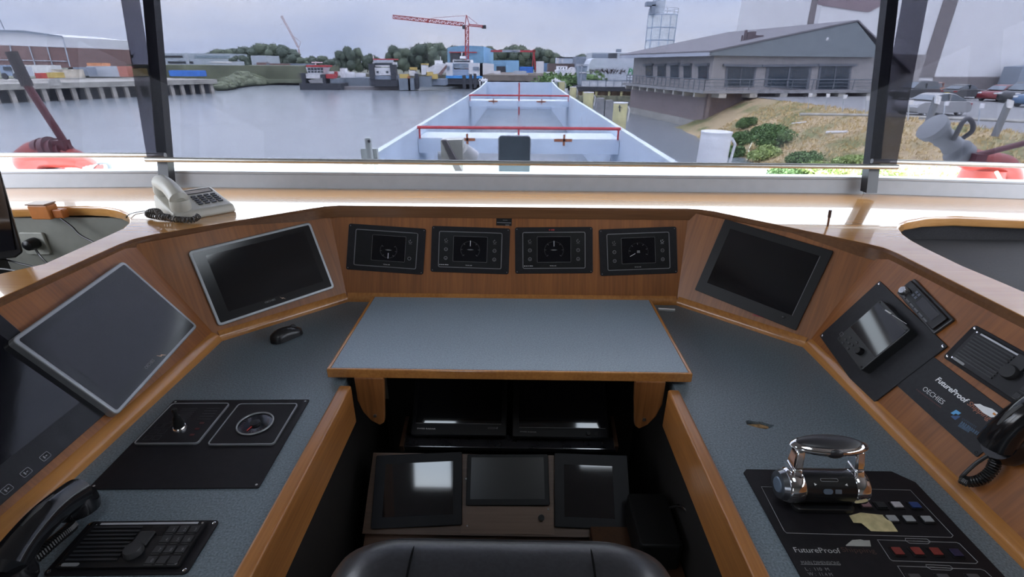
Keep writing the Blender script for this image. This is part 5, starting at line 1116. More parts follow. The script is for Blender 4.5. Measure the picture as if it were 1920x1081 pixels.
sm('grey_shed', 'grey clad shed with a dark panel behind the storage hall', 'building', 1109, 99, 1212, 130, 150, 12, o_lightgrey, [('dark_panel', 1141, 100, 1157, 110, o_dark), ('roof_vent', 1155, 92, 1165, 98, o_midgrey), ('grey_panel', 1111, 101, 1140, 110, o_midgrey)])
sm('low_shed', 'low bluish shed with small white roof vents left of the storage hall', 'building', 1045, 108, 1080, 140, 190, 12, omat('pale_blue_cladding', (.36, .42, .48)), [('roof_edge', 1044, 107, 1081, 109, o_dark), ('vent_stack', 1043, 108, 1048, 119, o_white), ('vent_stack', 1053, 109, 1056, 118, o_white)])
sm('slate_shed', 'slate grey shed between the low bluish shed and the storage hall', 'building', 1080, 106, 1112, 145, 170, 12, o_midgrey)
sm('brown_shed', 'long brown wall behind the small white cabins', 'building', 1028, 119, 1085, 140, 175, 8, omat('brown_dark', (.10, .075, .07)))
sm('site_cabin', 'white site cabin with three small windows below the brown wall', 'cabin', 1045, 124, 1064, 131, 150, 5, o_white, [('window_hole', 1048, 126, 1050, 129, o_glass), ('window_hole', 1053, 126, 1055, 129, o_glass), ('window_hole', 1058, 126, 1060, 129, o_glass)])
sm('site_cabin', 'wider white cabin standing under the one with three windows', 'cabin', 1042, 131, 1066, 142, 146, 5, o_white, [('window_hole', 1046, 133, 1051, 137, o_lightgrey)])
a = V(1073, 133, 150); thing_mb('round_tank', 'small round white tank right of the white cabins', 'tank', [('tank', MB().cyl(a+Vector((0, 0, 0)), a+Vector((0, 3, 0)), 1.0, 20), o_white, {'smooth': True})])
simple2 = sm('steel_frame', 'grey steel platform frame left of the storage hall', 'frame', 1084, 122, 1100, 158, 104, 3, omat('frame_grey', (.20, .24, .28)), [('beam', 1080, 120, 1103, 124, o_lightgrey), ('beam', 1086, 135, 1100, 137, o_white), ('post', 1089, 122, 1091, 156, o_lightgrey)])
leafcloud('bank_shrub', V(1068, 152, 108), (7.0, 5, 2.4), 900, .35, gc_, 77, 'green bushes on the bank between the bow and the steel frame', 'shrub')
# sign posts
for i, (x, yt, yb, Y, big) in enumerate(((1517, 175, 196, 44, 0), (1550, 176, 198, 42, 0), (1582, 178, 201, 40, 0), (1625, 181, 203, 38, 0), (1705, 188, 216, 33, 0), (1772, 190, 215, 33.5, 0), (1838, 194, 226, 31, 0))):
    b_ = V(x, yb, Y); t_ = V(x, yt, Y); ps = [('post', MB().tube([b_-Vector((0, 0, .3)), t_], .035, 6), o_lightgrey), ('plate', MB().box(t_.x, t_.y-.03, t_.z-.25, t_.x+.28, t_.y+.0, t_.z+.02), o_white)]
    thing_mb('parking_sign', ['small white marker on a thin post, leftmost along the bank top', 'small white marker on a thin post, second from the left', 'small white marker on a thin post, third from the left', 'small marker post hidden partly by the right pillar', 'small white marker post in front of the bonnet of the silver car', 'small white marker post in front of the silver car doors', 'small white marker post behind the tail of the silver car'][i], 'sign post', ps, 'thin marker posts along the car park')
for (x0_, y0_, x1_, y1_, Y, lb) in ((1744, 218, 1757, 182, 24, 'dark bollard post with a white reflector in front of the silver car'), (1873, 234, 1893, 190, 24, 'dark bollard post with a white reflector at the right of the silver car')):
    b_, t_ = V(x0_, y0_, Y), V(x1_, y1_, Y); ps = [('post', MB().tube([b_-Vector((0, 0, .5)), t_], .14, 8), omat('post_grey', (.13, .135, .14))), ('reflector', MB().slab([V(x1_-1, y1_-4, Y-.16), V(x1_+9, y1_-1, Y-.16), V(x1_+5, y1_+14, Y-.16), V(x1_-3, y1_+12, Y-.16)], (0, .1, 0)), o_white)]
    thing_mb('bollard_light', lb, 'bollard', ps)
# ---- cars
def car(kind, col, P, head, label, L_=4.6, W2=.90, H_=1.45):
    e = empty('car', Matrix.Translation(P) @ Matrix.Rotation(head, 4, 'Z'), label, 'car', 'cars parked beyond the bank')
    body = [(-.5, .45), (-.495, .62), (-.44, .86), (-.40, .93), (.18, .96), (.40, .90), (.47, .78), (.5, .58), (.495, .30), (.46, .20), (-.46, .20), (-.5, .28)]
    if kind == 'sedan': roof = [(-.40, .93), (-.22, 1.32), (-.12, 1.43), (.04, 1.43), (.12, 1.34), (.24, .97)]
    elif kind == 'suv': roof = [(-.47, .93), (-.42, 1.5), (-.36, 1.60), (.05, 1.60), (.13, 1.5), (.27, .97)]; body[1:4] = [(-.50, .75), (-.49, .9), (-.47, .95)]
    else: roof = [(-.47, .93), (-.42, 1.34), (-.34, 1.46), (.04, 1.47), (.12, 1.38), (.26, .97)]; body[1:4] = [(-.50, .72), (-.49, .88), (-.47, .93)]
    s_ = H_/1.45
    pm_ = mat('car_'+col[0], col[1], .25, .35, var=.04, coat=.6)
    def loft(prof, ws, nm, m, smooth=True, bev=.03):
        mb = MB(); n = len(prof); vs = []
        for w_ in ws:
            for (x, z) in prof: vs.append((x*L_*w_[1], w_[0], z*s_ if w_[1] == 1 else z*s_*w_[2]))
        fs = [list(range(n))[::-1], [n*(len(ws)-1)+i for i in range(n)]]
        for k in range(len(ws)-1): fs += [(k*n+i, k*n+(i+1) % n, (k+1)*n+(i+1) % n, (k+1)*n+i) for i in range(n)]
        mb.add(vs, fs); return mb.build(nm, m, e, smooth=smooth, bevel=bev)
    loft(body, [(-W2, .975, .98), (-W2*.85, 1, 1), (W2*.85, 1, 1), (W2, .975, .98)], 'body', pm_)
    cx = sum(p_[0] for p_ in roof)/len(roof)
    mb = MB(); n = len(roof); vs = [(x*L_, s2*(W2*.90 if z < 1.0 else W2*.72), z*s_) for s2 in (-1, 1) for (x, z) in roof]
    mb.add(vs, [list(range(n))[::-1], [n+i for i in range(n)]]+[(i, (i+1) % n, n+(i+1) % n, n+i) for i in range(n)]); mb.build('cabin', pm_, e, smooth=True, bevel=.04)
    for s2 in (-1, 1):
        mb = MB(); q_ = [(x*.93+cx*.07, (z-.96)*.86+.98) for (x, z) in roof]
        yy = lambda z: s2*(W2*.90-(W2*.18)*(z-.93)/.5+.012)
        mb.add([(x*L_, yy(z), z*s_) for (x, z) in q_]+[(x*L_, yy(z)-s2*.05, z*s_) for (x, z) in q_], [list(range(n)), [n+i for i in range(n)][::-1]]+[(i, n+i, n+(i+1) % n, (i+1) % n) for i in range(n)]); mb.build('side_window', o_glass, e)
        mb = MB(); xm = L_*(-.06); mb.box(xm-.04, min(yy(.95), yy(1.3))-.0, .95*s_, xm+.04, max(yy(.95), yy(1.3))+.012*s2 if s2 > 0 else max(yy(.95), yy(1.3)), 1.40*s_); mb.build('door_pillar', pm_, e)
    for (a_, b_) in ((roof[0], roof[1]), (roof[-1], roof[-2])):
        sx = -1 if a_[0] < 0 else 1; mb = MB()
        p_ = [Vector((a_[0]*L_, -W2*.80, a_[1]*s_+.04)), Vector((a_[0]*L_, W2*.80, a_[1]*s_+.04)), Vector((b_[0]*L_, W2*.66, b_[1]*s_-.03)), Vector((b_[0]*L_, -W2*.66, b_[1]*s_-.03))]
        mb.slab([q_+Vector((sx*.03, 0, .01)) for q_ in p_], (-sx*.03, 0, 0)); mb.build('windscreen' if sx > 0 else 'rear_window', omat('screen_glass', (.10, .12, .14), rough=.08), e)
    for sx in (-1, 1):
        for sy in (-1, 1):
            x, y = sx*L_*.315, sy*W2*.93
            mb = MB(); mb.cyl((x, y-sy*.20, .33), (x, y+sy*.03, .33), .335, 26); wl = mb.build('wheel', omat('tyre_black', (.018, .018, .019), rough=.7), e, smooth=True)
            mb = MB(); mb.cyl((x, y+sy*.025, .33), (x, y+sy*.035, .33), .10, 14)
            for k in range(5):
                an = k*math.pi*.4; d = Vector((math.cos(an), 0, math.sin(an))); t_ = Vector((-math.sin(an), 0, math.cos(an)))
                c_ = Vector((x, y+sy*.030, .33)); mb.slab([c_+d*.05-t_*.035, c_+d*.24-t_*.055, c_+d*.24+t_*.055, c_+d*.05+t_*.035], (0, sy*.012, 0))
            mb.tube([(x+.25*math.cos(k*math.pi/10), y+sy*.034, .33+.25*math.sin(k*math.pi/10)) for k in range(20)], .014, 5, closed=True); mb.build('rim', omat('alloy', (.50, .51, .53), rough=.3), wl)
    for sx, m, nm in ((1, o_white, 'headlight'), (-1, mat('tail_red', (.35, .02, .02), .3), 'tail_light')):
        for sy in (-1, 1): mb = MB(); mb.box(sx*L_*.478-.05, sy*W2*.78-.17, .66*s_, sx*L_*.478+.05, sy*W2*.78+.17, .80*s_); mb.build(nm, m, e, bevel=.02)
    mb = MB(); mb.box(-L_*.5-.012, -.26, .50, -L_*.5+.02, .26, .61); mb.build('number_plate', omat('plate_yellow', (.6, .42, .05)), e)
    return e
def gp(x, y): return G(x, y, LOT)
silver = ('silver', (.36, .36, .36)); black = ('black', (.02, .021, .024)); orange = ('orange', (.45, .11, .02)); dred = ('dark_red', (.20, .015, .02)); blue = ('blue', (.05, .12, .22)); dgrey = ('dark_grey', (.06, .065, .07))
q1, q2 = G(1700, 219, LOT), G(1836, 216, LOT); d = (q2-q1).normalized(); c = (q1+q2)/2+Vector((-d.y, d.x, 0))*1.0
car('sedan', silver, (c.x, c.y, LOT), math.atan2(-d.y, -d.x), 'large silver saloon car side-on nearest the bank', 4.95, .92, 1.45)
def pcar(px, py, hd, kind, col, lb, L_=4.4, H_=1.45): c = gp(px, py); car(kind, col, (c.x, c.y, LOT), math.radians(hd), lb, L_, .88, H_)
pcar(1712, 186, 195, 'suv', dgrey, 'dark car partly hidden by the right pillar, left of the orange one', 4.5, 1.6)
pcar(1748, 181, 35, 'hatch', orange, 'small orange hatchback behind the silver car', 3.9, 1.5)
pcar(1800, 184, 20, 'sedan', black, 'black car between the orange hatchback and the red one', 4.7, 1.42)
pcar(1872, 189, 200, 'hatch', dred, 'dark red car right of the black one', 4.4, 1.5); pcar(1912, 192, 200, 'suv', black, 'black tall car behind the blue one at the right edge', 4.5, 1.65); pcar(1945, 200, 200, 'suv', blue, 'blue car cut off by the right edge of the photo', 4.5, 1.6)
# ================================================================== far shore ahead and to the left
def mktree(seed, name):
    R_ = random.Random(seed); mb = MB(); blobs = []
    for k in range(13):
        a_ = R_.uniform(0, 6.28); rr = R_.uniform(0, .27); z = R_.uniform(.30, .82); blobs.append((Vector((rr*math.cos(a_), rr*math.sin(a_), z)), R_.uniform(.13, .20)))
    for k in range(1500):
        b, q = R_.choice(blobs); u_ = Vector((R_.gauss(0, 1), R_.gauss(0, 1), R_.gauss(0, 1))).normalized(); p_ = b+u_*q*R_.uniform(.8, 1.12); s_ = R_.uniform(.012, .028)
        n_ = Vector((R_.gauss(0, 1), R_.gauss(0, 1), R_.gauss(0, 1))).normalized(); v_ = n_.orthogonal().normalized()*s_; w_ = n_.cross(v_).normalized()*s_
        mb.add([p_-v_, p_-w_, p_+v_, p_+w_], [(0, 1, 2, 3)])
    for b, q in blobs: mb.ell(b, (q*.9, q*.9, q*.9), 10, 7)
    return mb
leafm = omat('far_foliage', (.068, .090, .066), var=.35, scale=.5); leafm2 = omat('far_foliage_pale', (.10, .125, .085), var=.3, scale=.5)
protos = []
for k in range(4):
    e = empty('tree', (0, 0, 0)); c_ = mktree(20+k, 'crown').build('crown', leafm if k != 2 else leafm2, e); tr = MB().tube([(0, 0, 0), (.01, 0, .25), (0, .01, .5)], [.03, .024, .012], 8).build('trunk', o_bark, e); protos.append(e)
tn = 0
def tree(px, ytop, ybase, Y, lab, k=None, wf=1.):
    global tn
    src = protos[tn % 4 if k is None else k]
    used = src.get('used', 0)
    o = src if not used else copy_tree(src); src['used'] = 1
    if 'used' in o and o is not src: del o['used']
    b_ = V(px, ybase, Y); t_ = V(px, ytop, Y); h_ = t_.z-b_.z; o.location = b_; o.scale = (h_*wf, h_*wf, h_); o.rotation_euler = (0, 0, tn*1.7); tag(o, lab, 'tree', 'trees along the far shore'); tn += 1
far = [(196, 98, 122, 260, 1.3), (215, 104, 122, 250, 1.6), (240, 97, 122, 250, 1.2), (170, 108, 124, 250, 1.8), (228, 104, 126, 200, 1.2),
       (412, 93, 135, 280, 1.5), (428, 90, 135, 250, 1.3), (448, 86, 135, 270, 1.3), (468, 85, 135, 260, 1.2), (492, 82, 138, 270, 1.2), (508, 79, 138, 260, 1.1), (528, 78, 138, 265, 1.1), (545, 84, 140, 255, 1.1), (560, 96, 142, 250, 1.2), (572, 106, 142, 245, 1.2), (442, 101, 132, 190, .9), (463, 102, 132, 190, 1.1),
       (590, 104, 140, 230, 1.1), (606, 103, 140, 232, 1.2), (622, 104, 142, 230, 1.1), (645, 92, 142, 225, .9), (658, 86, 142, 225, .9), (672, 88, 142, 228, .8), (690, 95, 142, 228, .8), (705, 101, 142, 230, .9),
       (742, 84, 140, 235, .9), (757, 88, 140, 235, .9), (772, 85, 140, 240, .9), (789, 79, 140, 240, .9), (803, 80, 140, 242, .9), (818, 77, 140, 240, .9), (829, 80, 140, 240, .8), (850, 83, 135, 330, .9), (888, 86, 135, 330, .8), (914, 84, 135, 330, .9), (935, 86, 140, 300, 1.), (948, 85, 140, 300, 1.), (962, 83, 140, 300, 1.), (976, 82, 140, 300, 1.), (990, 84, 140, 300, 1.), (1003, 86, 140, 300, 1.), (1016, 92, 140, 300, 1.), (1030, 91, 140, 300, 1.), (1045, 94, 140, 300, 1.), (1088, 99, 130, 310, 1.4), (1104, 101, 130, 310, 1.2), (1120, 98, 130, 310, 1.2)]
def where(px):
    for lim, s in ((260, 'beyond the quay on the left'), (400, ''), (475, 'at the left end of the wooded rise'), (585, 'on the wooded rise left of the white tug'), (640, 'behind the white tug'), (730, 'between the two tugs'), (835, 'left of the blue hall'), (925, 'above the blue hall roof'), (1010, 'behind the gantry crane'), (1060, 'right of the gantry crane'), (2000, 'above the sheds near the storage hall')):
        if px < lim: return s
last = {}
for i, (x, yt, yb, Y, wf) in enumerate(far):
    w_ = where(x); last.setdefault(w_, []).append(i)
ordn = ['first', 'second', 'third', 'fourth', 'fifth', 'sixth', 'seventh', 'eighth', 'ninth', 'tenth', 'eleventh', 'twelfth']
for i, (x, yt, yb, Y, wf) in enumerate(far):
    w_ = where(x); L_ = sorted(last[w_], key=lambda j: far[j][0]); k = L_.index(i)
    tree(x, yt, yb, Y, 'green tree %s, %s from the left there' % (w_, ordn[k]), None, wf)
# shoreline scrub between the quay and the tugs
sc = []
gs = [(405, 172, 124), (430, 166, 135), (455, 163, 145), (480, 161, 150), (505, 159, 158), (530, 158, 163), (555, 157, 168)]
mb = MB(); R_ = random.Random(11)
pts = [G(x, y, WZ) for x, y, _ in gs]
for i in range(len(pts)-1):
    for k in range(14):
        c = pts[i].lerp(pts[i+1], R_.random()); o = R_.uniform(0, 22); h_ = .9+o*.13; c = c+Vector((-.35*o, o, 0)); r = R_.uniform(1.0, 2.0)
        mb.ell((c.x, c.y, WZ+h_*.55), (r*1.6, r*1.5, h_*.6), 8, 6)
        for j in range(60):
            u_ = Vector((R_.gauss(0, 1), R_.gauss(0, 1), abs(R_.gauss(0, 1)))).normalized(); p_ = Vector((c.x+u_.x*r*1.65, c.y+u_.y*r*1.55, WZ+h_*.55+u_.z*h_*.66)); v_ = u_.orthogonal().normalized()*.22; w_ = u_.cross(v_); mb.add([p_-v_, p_-w_, p_+v_, p_+w_], [(0, 1, 2, 3)])
tag(mb.build('shore_scrub', omat('scrub_green', (.115, .13, .08), var=.45, scale=.5)), 'dense green scrub on the shore between the quay and the tug', 'shrubs', kind='stuff')
# ---- left quay on piles
q0, q1 = Vector((-110, 38, 0)), Vector((-68.5, 121, 0)); dq = (q1-q0).normalized(); nq = Vector((dq.y, -dq.x, 0))
zq = -2.0; ps = []
ps.append(('deck', MB().slab([q(q0, zq-.9), q(q1, zq-.9), q(q1-nq*25, zq-.9), q(q0-nq*60, zq-.9)], (0, 0, .9)), omat('quay_concrete', (.24, .23, .20), var=.3, scale=.8)))
ps.append(('back_wall', MB().slab([q(q0-nq*3, WZ-1), q(q1-nq*3, WZ-1), q(q1-nq*4, WZ-1), q(q0-nq*4, WZ-1)], (0, 0, 2.9)), o_dark))
n_ = 42
for i in range(n_):
    c = q0.lerp(q1, (i+.3)/n_)-nq*.5; ps.append(('pile', MB().slab([q(c, WZ-1), q(c+dq*.7, WZ-1), q(c+dq*.7-nq*.6, WZ-1), q(c-nq*.6, WZ-1)], (0, 0, 3.0+.9)), omat('pile_concrete', (.27, .25, .22), var=.4, scale=.8)))
thing_mb('quay', 'concrete quay on a row of tall square piles at the left', 'quay', ps)
# things on the quay
Yq = 150
bl_ = [('roof_wall', bxp(MB(), -60, 62, 115, 86, Yq, 20), omat('white_cladding', (.55, .58, .62), var=.03))]
ps = [('upper_wall', MB().slab([V(-60, 60, Yq), V(40, 60, Yq), V(117, 69, Yq), V(122, 90, Yq), V(-60, 82, Yq)], (0, 25, 0)), omat('white_cladding', (.55, .58, .62), var=.03)),
      ('lower_wall', MB().slab([V(-60, 82.5, Yq), V(122, 89, Yq), V(131, 127, Yq), V(-60, 127, Yq)], (0, 25, 0)), o_wall),
      ('roof_edge', MB().slab([V(-60, 55, Yq-.3), V(45, 57, Yq-.3), V(117, 67, Yq-.3), V(117, 69, Yq-.3), V(40, 61, Yq-.3), V(-60, 59, Yq-.3)], (0, -.5, 0)), o_midgrey)]
mb = MB()
for (xa, ya, xb, yb) in ((18, 84, 27, 125), (54, 86, 66, 122), (88, 88, 99, 125), (117, 69, 131, 125)): mb.slab([V(xa, ya, Yq-.2), V(xa+1.6, ya, Yq-.2), V(xb+1.6, yb, Yq-.2), V(xb, yb, Yq-.2)], (0, -.2, 0))
mb.slab([V(-60, 110, Yq-.2), V(126, 114, Yq-.2), V(126, 115.4, Yq-.2), V(-60, 111.4, Yq-.2)], (0, -.2, 0)); ps.append(('wall_seams', mb, o_lightgrey))
thing_mb('factory_hall', 'brown and white factory hall behind the left quay', 'building', ps)
ps = [('wall', MB().slab([V(122, 87, 160), V(147, 89, 160), V(157, 124, 160), V(130, 124, 160)], (0, 8, 0)), o_white)]
mb = MB(); mb.slab([V(125, 94, 159.8), V(146, 95, 159.8), V(147, 99, 159.8), V(126, 98, 159.8)], (0, -.2, 0)); mb.slab([V(129, 108, 159.8), V(152, 109, 159.8), V(153, 112, 159.8), V(130, 112, 159.8)], (0, -.2, 0)); ps.append(('window_band', mb, o_dark)); thing_mb('striped_block', 'small white block with dark window bands beside the factory hall', 'building', ps)
thing_mb('lamp_mast', 'thin mast at the far left above the factory hall', 'mast', [('mast', MB().tube([V(8, 55, 149), V(-8, 20, 149)], .12, 6), o_midgrey)])
def cont(x0, y0, x1, y1, Y, m, lb, nm='container', cat='container', d=2.6): return sm(nm, lb, cat, x0, y0, x1, y1, Y, d, m, (), None)
cont(48, 122, 98, 141, 118, omat('pale_trailer', (.48, .49, .47)), 'long pale trailer on the left quay', 'trailer', 'trailer'); cont(139, 126, 164, 142, 118, o_midgrey, 'dark grey container right of the pale trailer')
cont(165, 124, 226, 144, 122, o_lightgrey, 'light grey tank container stack in the middle of the quay'); cont(163, 118, 191, 124.2, 122.2, o_orange, 'orange cover on top of the light grey containers'); cont(222, 124, 239, 144, 120, omat('rusty_red', (.32, .12, .09)), 'rust red frame container left of the pillar')
cont(249, 128, 262, 142, 120, o_yellow, 'yellow box at the quay by the pillar'); cont(317, 132, 375, 143, 126, o_blue2, 'blue container on the quay right of the pillar'); cont(98, 130, 140, 146, 114, omat('scrap_beige', (.36, .33, .27), var=.5, scale=.8), 'heap of beige gear between trailer and dark container'); cont(66, 137, 78, 147, 104, omat('small_red', (.42, .06, .05)), 'small red machine on the quay edge'); cont(88, 136, 100, 146, 104, o_yellow, 'small yellow machine beside the red one')
ps = [('cab', bxp(MB(), 0, 122, 22, 142, 100., 2.4), omat('truck_blue_grey', (.20, .26, .34))), ('windscreen', bxp(MB(), 6, 125, 20, 132, 99.8, .15), o_glass), ('load_bed', bxp(MB(), 22, 125, 40, 143, 100., 2.4), o_lightgrey)]
for x in (8, 30): a = V(x, 143, 99.8); ps.append(('wheel', MB().cyl(a, a+Vector((0, .3, 0)), .55, 16), o_dark))
thing_mb('lorry', 'blue-grey lorry at the left edge of the quay', 'lorry', ps)
cont(90, 148, 110, 160, 88, o_conc, 'pale pallet hanging at the quay edge', 'pallet', 'pallet', .4)
sm('office_block', 'long grey office block with window bands behind the left quay', 'building', 305, 100, 432, 134, 210, 14, omat('block_grey', (.30, .34, .37)), [('window_band', 308, 104, 342, 108, o_dark), ('window_band', 365, 104, 430, 109, omat('glass_grey', (.18, .23, .26))), ('window_band', 315, 115, 348, 119, o_dark), ('window_band', 355, 115, 362, 119, o_dark), ('window_band', 355, 122, 364, 126, o_dark), ('white_sill', 315, 123, 350, 125, o_white), ('stair_tower', 350, 99, 355, 128, o_lightgrey)])
sm('cube_block', 'pale grey cube building behind the scrub, right of the office block', 'building', 471, 104, 501, 120, 230, 12, o_lightgrey, [('lower_band', 481, 117, 506, 124, o_wall)])
sm('long_shed', 'long low grey shed behind the scrub left of the white tug', 'building', 500, 119, 575, 128, 215, 10, o_midgrey, [('brick_part', 506, 119, 544, 127, o_wall)])
sm('low_roof', 'low white roofed shed in front of the office block', 'building', 395, 115, 436, 128, 180, 8, o_lightgrey, [('roof', 396, 115, 435, 118, o_white)])
# ---- moored craft in front
def craft(name, label, parts, cat='boat'): 
    ps = []
    for (nm, x0, y0, x1, y1, Y, d, m) in parts: ps.append((nm, bxp(MB(), x0, y0, x1, y1, Y, d), m))
    return thing_mb(name, label, cat, ps)
p_ = [('hull', 562, 156, 640, 168.5, 140, 8, o_dark), ('bulwark', 565, 137, 572, 157, 140.2, 4, o_dark), ('bulwark', 601, 140, 609, 157, 140.2, 4, o_dark), ('deck_house', 573, 138, 602, 147, 141, 5, o_white), ('red_band', 574, 122, 608, 125.5, 140.8, 6, o_red)]
ps = [(nm, bxp(MB(), x0, y0, x1, y1, Y, d), m) for (nm, x0, y0, x1, y1, Y, d, m) in p_]
ps.append(('wheelhouse', MB().slab([V(573, 126, 141), V(607, 126, 141), V(603, 139, 141), V(578, 139, 141)], (0, 5, 0)), o_white))
for x in (577, 583, 589, 595, 601): ps.append(('window_pane', bxp(MB(), x, 127, x+4.5, 131.5, 140.8, .15), o_glass)); ps.append(('window_pane', bxp(MB(), x+.5, 133, x+4.5, 136, 140.8, .15), o_glass))
ps.append(('ramp', MB().slab([V(578, 150, 140), V(604, 146, 140), V(606, 157, 140), V(582, 157, 140)], (0, 2, 0)), o_grey)); ps.append(('mast', MB().tube([V(592, 122, 143), V(592, 115, 143)], .1, 6), o_white)); ps.append(('crosstree', bxp(MB(), 584, 116, 604, 118, 143, .3), o_white)); ps.append(('red_gear', bxp(MB(), 611, 139, 624, 147, 141, 3, ), o_red))
thing_mb('tugboat', 'white tug with a red roof band, leftmost of the moored craft', 'boat', ps)
craft('floating_dock', 'long grey floating dock side between the two tugs', [('dock_wall', 636, 146, 692, 163, 146, 10, omat('dock_grey', (.14, .165, .19))), ('dock_end', 620, 148, 637, 167, 141, 6, omat('dock_grey', (.1, .1, .1))), ('pontoon', 638, 162.5, 750, 168.5, 142, 30, omat('pontoon_grey', (.16, .15, .15)))], 'dock')
craft('deck_cabin', 'low white cabins on the floating dock between the tugs', [('cabin', 612, 134, 636, 142, 150, 3, o_white), ('funnel_house', 638, 128, 646, 146, 148, 3, o_white), ('cabin', 648, 135, 660, 146, 149, 3, o_white), ('winch', 667, 137, 680, 144, 149, 3, o_white), ('red_post', 627, 134, 631, 144, 148, 1, o_red)], 'cabin')
ps = [(nm, bxp(MB(), x0, y0, x1, y1, Y, d), m) for (nm, x0, y0, x1, y1, Y, d, m) in [('hull', 695, 149, 746, 162, 140, 8, o_dark), ('hull_band', 697, 142, 744, 149, 140.4, 7, o_midgrey), ('push_post', 692, 119, 701, 150, 140, 2, o_dark), ('push_post', 732, 121, 742, 150, 140, 2, o_dark), ('deck_house', 701, 127, 733, 141, 141, 6, o_white), ('wheelhouse', 699, 116, 737, 125, 142, 5, o_white), ('roof', 699, 110, 739, 112, 142, 5, o_red), ('glazing_band', 702, 118, 735, 122, 141.9, .2, o_glass), ('window_pane', 706, 133, 710, 137, 140.9, .15, o_glass), ('window_pane', 724, 133, 728, 137, 140.9, .15, o_glass), ('railing', 700, 112.3, 738, 116, 141.6, .1, o_lightgrey)]]
ps.append(('mast', MB().tube([V(700, 112, 143), V(700, 104, 143)], .12, 6), o_white)); thing_mb('tugboat', 'white deckhouse tug with two tall black push posts', 'boat', ps)
craft('work_pontoon', 'yellow topped work pontoon right of the black posted tug', [('pontoon', 748, 147, 776, 169, 138, 6, omat('dock_grey', (.1, .1, .1))), ('machine', 749, 139, 765, 148, 139, 2, o_yellow), ('cabin', 767, 131, 779, 142, 141, 3, o_white), ('frame', 768, 126, 780, 132, 141, 2, o_yellow), ('leg', 765, 143, 769, 169, 138, 1, o_rust)], 'pontoon')
craft('work_pontoon', 'second grey work pontoon with a white tower and yellow deck gear', [('pontoon', 786, 144, 809, 163, 140, 5, omat('dock_grey', (.1, .1, .1))), ('tower', 790, 121, 800, 140, 141, 3, o_white), ('machine', 799, 135, 810, 142, 141, 2, o_yellow), ('machine', 810, 139, 819, 148, 141, 2, o_yellow), ('post', 778, 138, 784, 166, 139, 1.2, o_dark), ('pontoon', 809, 148, 835, 160, 142, 5, o_midgrey), ('frame', 789, 119, 802, 122, 141, 2, o_yellow)], 'pontoon')
mb = MB().slab([V(800, 128, 150), V(822, 118, 150), V(838, 121, 150), V(835, 136, 150), V(806, 140, 150)], (0, 4, 0)); m2 = MB().slab([V(822, 138, 149.8), V(836, 122, 149.8), V(838, 125, 149.8), V(827, 142, 149.8)], (0, .3, 0)); m3 = MB(); bxp(m3, 815, 113, 828, 121, 151, 2)
m4 = MB().tube([V(826, 114, 151), V(826, 106, 151)], .1, 5)
thing_mb('motor_yacht', 'white yacht with red stripes hauled up beside the ferry', 'boat', [('hull', mb, o_white), ('red_stripe', m2, o_wall), ('cabin', m3, o_white), ('mast', m4, o_white)])
ps = [(nm, bxp(MB(), x0, y0, x1, y1, Y, d), m) for (nm, x0, y0, x1, y1, Y, d, m) in [('hull', 838, 147, 905, 158, 150, 22, o_dark), ('blue_band', 836, 142, 907, 147, 149.8, 22, omat('ferry_blue', (.06, .24, .50))), ('side_house', 836, 117, 848, 143, 150, 22, o_white), ('side_house', 879, 118, 905, 143, 150, 22, o_white), ('car_deck', 848, 130, 879, 143, 153, 18, o_lightgrey), ('bridge', 849, 112, 884, 119, 152, 6, o_white), ('bridge_glass', 851, 113.5, 881, 116, 151.8, .2, o_glass), ('upper_deck', 846, 119, 884, 128, 154, 16, omat('pale_blue_white', (.50, .58, .66))), ('window_pane', 887, 125, 898, 132, 149.8, .2, o_midgrey), ('window_pane', 838, 124, 843, 132, 149.8, .2, o_midgrey), ('dome', 862, 105, 872, 110, 154, 2, o_white)]]
ps.append(('side_gallery', MB().slab([V(905, 118, 150), V(926, 120, 185), V(926, 137, 185), V(905, 143, 150)], (-.8, 0, 0)), o_white)); ps.append(('mast', MB().tube([V(866, 105, 154), V(866, 98, 154)], .15, 6), o_white)); thing_mb('car_ferry', 'white and blue car ferry seen bow-on at the shipyard', 'ferry', ps)
craft('dolphin_group', 'dark mooring dolphins in front of the ferry', [('post', 867, 141, 873, 166, 141, 1, o_dark), ('post', 880, 139, 885, 167, 141, 1, o_dark), ('post', 888, 138, 893, 165, 141, 1, o_dark)], 'mooring posts')
# shipyard hall, gantry and tower crane
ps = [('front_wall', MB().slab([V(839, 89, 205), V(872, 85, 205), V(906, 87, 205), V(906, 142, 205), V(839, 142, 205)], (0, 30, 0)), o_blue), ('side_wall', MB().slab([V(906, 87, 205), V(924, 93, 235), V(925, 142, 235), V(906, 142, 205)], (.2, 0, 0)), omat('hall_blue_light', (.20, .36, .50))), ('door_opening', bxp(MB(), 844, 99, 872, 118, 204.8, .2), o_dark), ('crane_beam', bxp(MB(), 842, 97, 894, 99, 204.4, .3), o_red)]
thing_mb('shipyard_hall', 'tall light blue shipyard hall behind the ferry', 'building', ps)
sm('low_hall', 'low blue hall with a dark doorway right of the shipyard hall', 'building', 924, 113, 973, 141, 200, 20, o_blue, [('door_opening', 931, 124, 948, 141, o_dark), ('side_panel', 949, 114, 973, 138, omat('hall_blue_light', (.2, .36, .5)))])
mb = MB(); bxp(mb, 920, 94, 1004, 97.5, 215, 1.5); m2 = MB().slab([V(999, 93, 215), V(1002, 93, 215), V(1005.5, 132, 215), V(1003, 132, 215)], (0, 1, 0)); m3 = MB().slab([V(1000, 93, 214), V(1001.5, 93, 214), V(998.5, 132, 214), V(997, 132, 214)], (0, 1, 0)); m4 = MB(); bxp(m4, 942, 93.5, 975, 97.8, 214.4, .3)
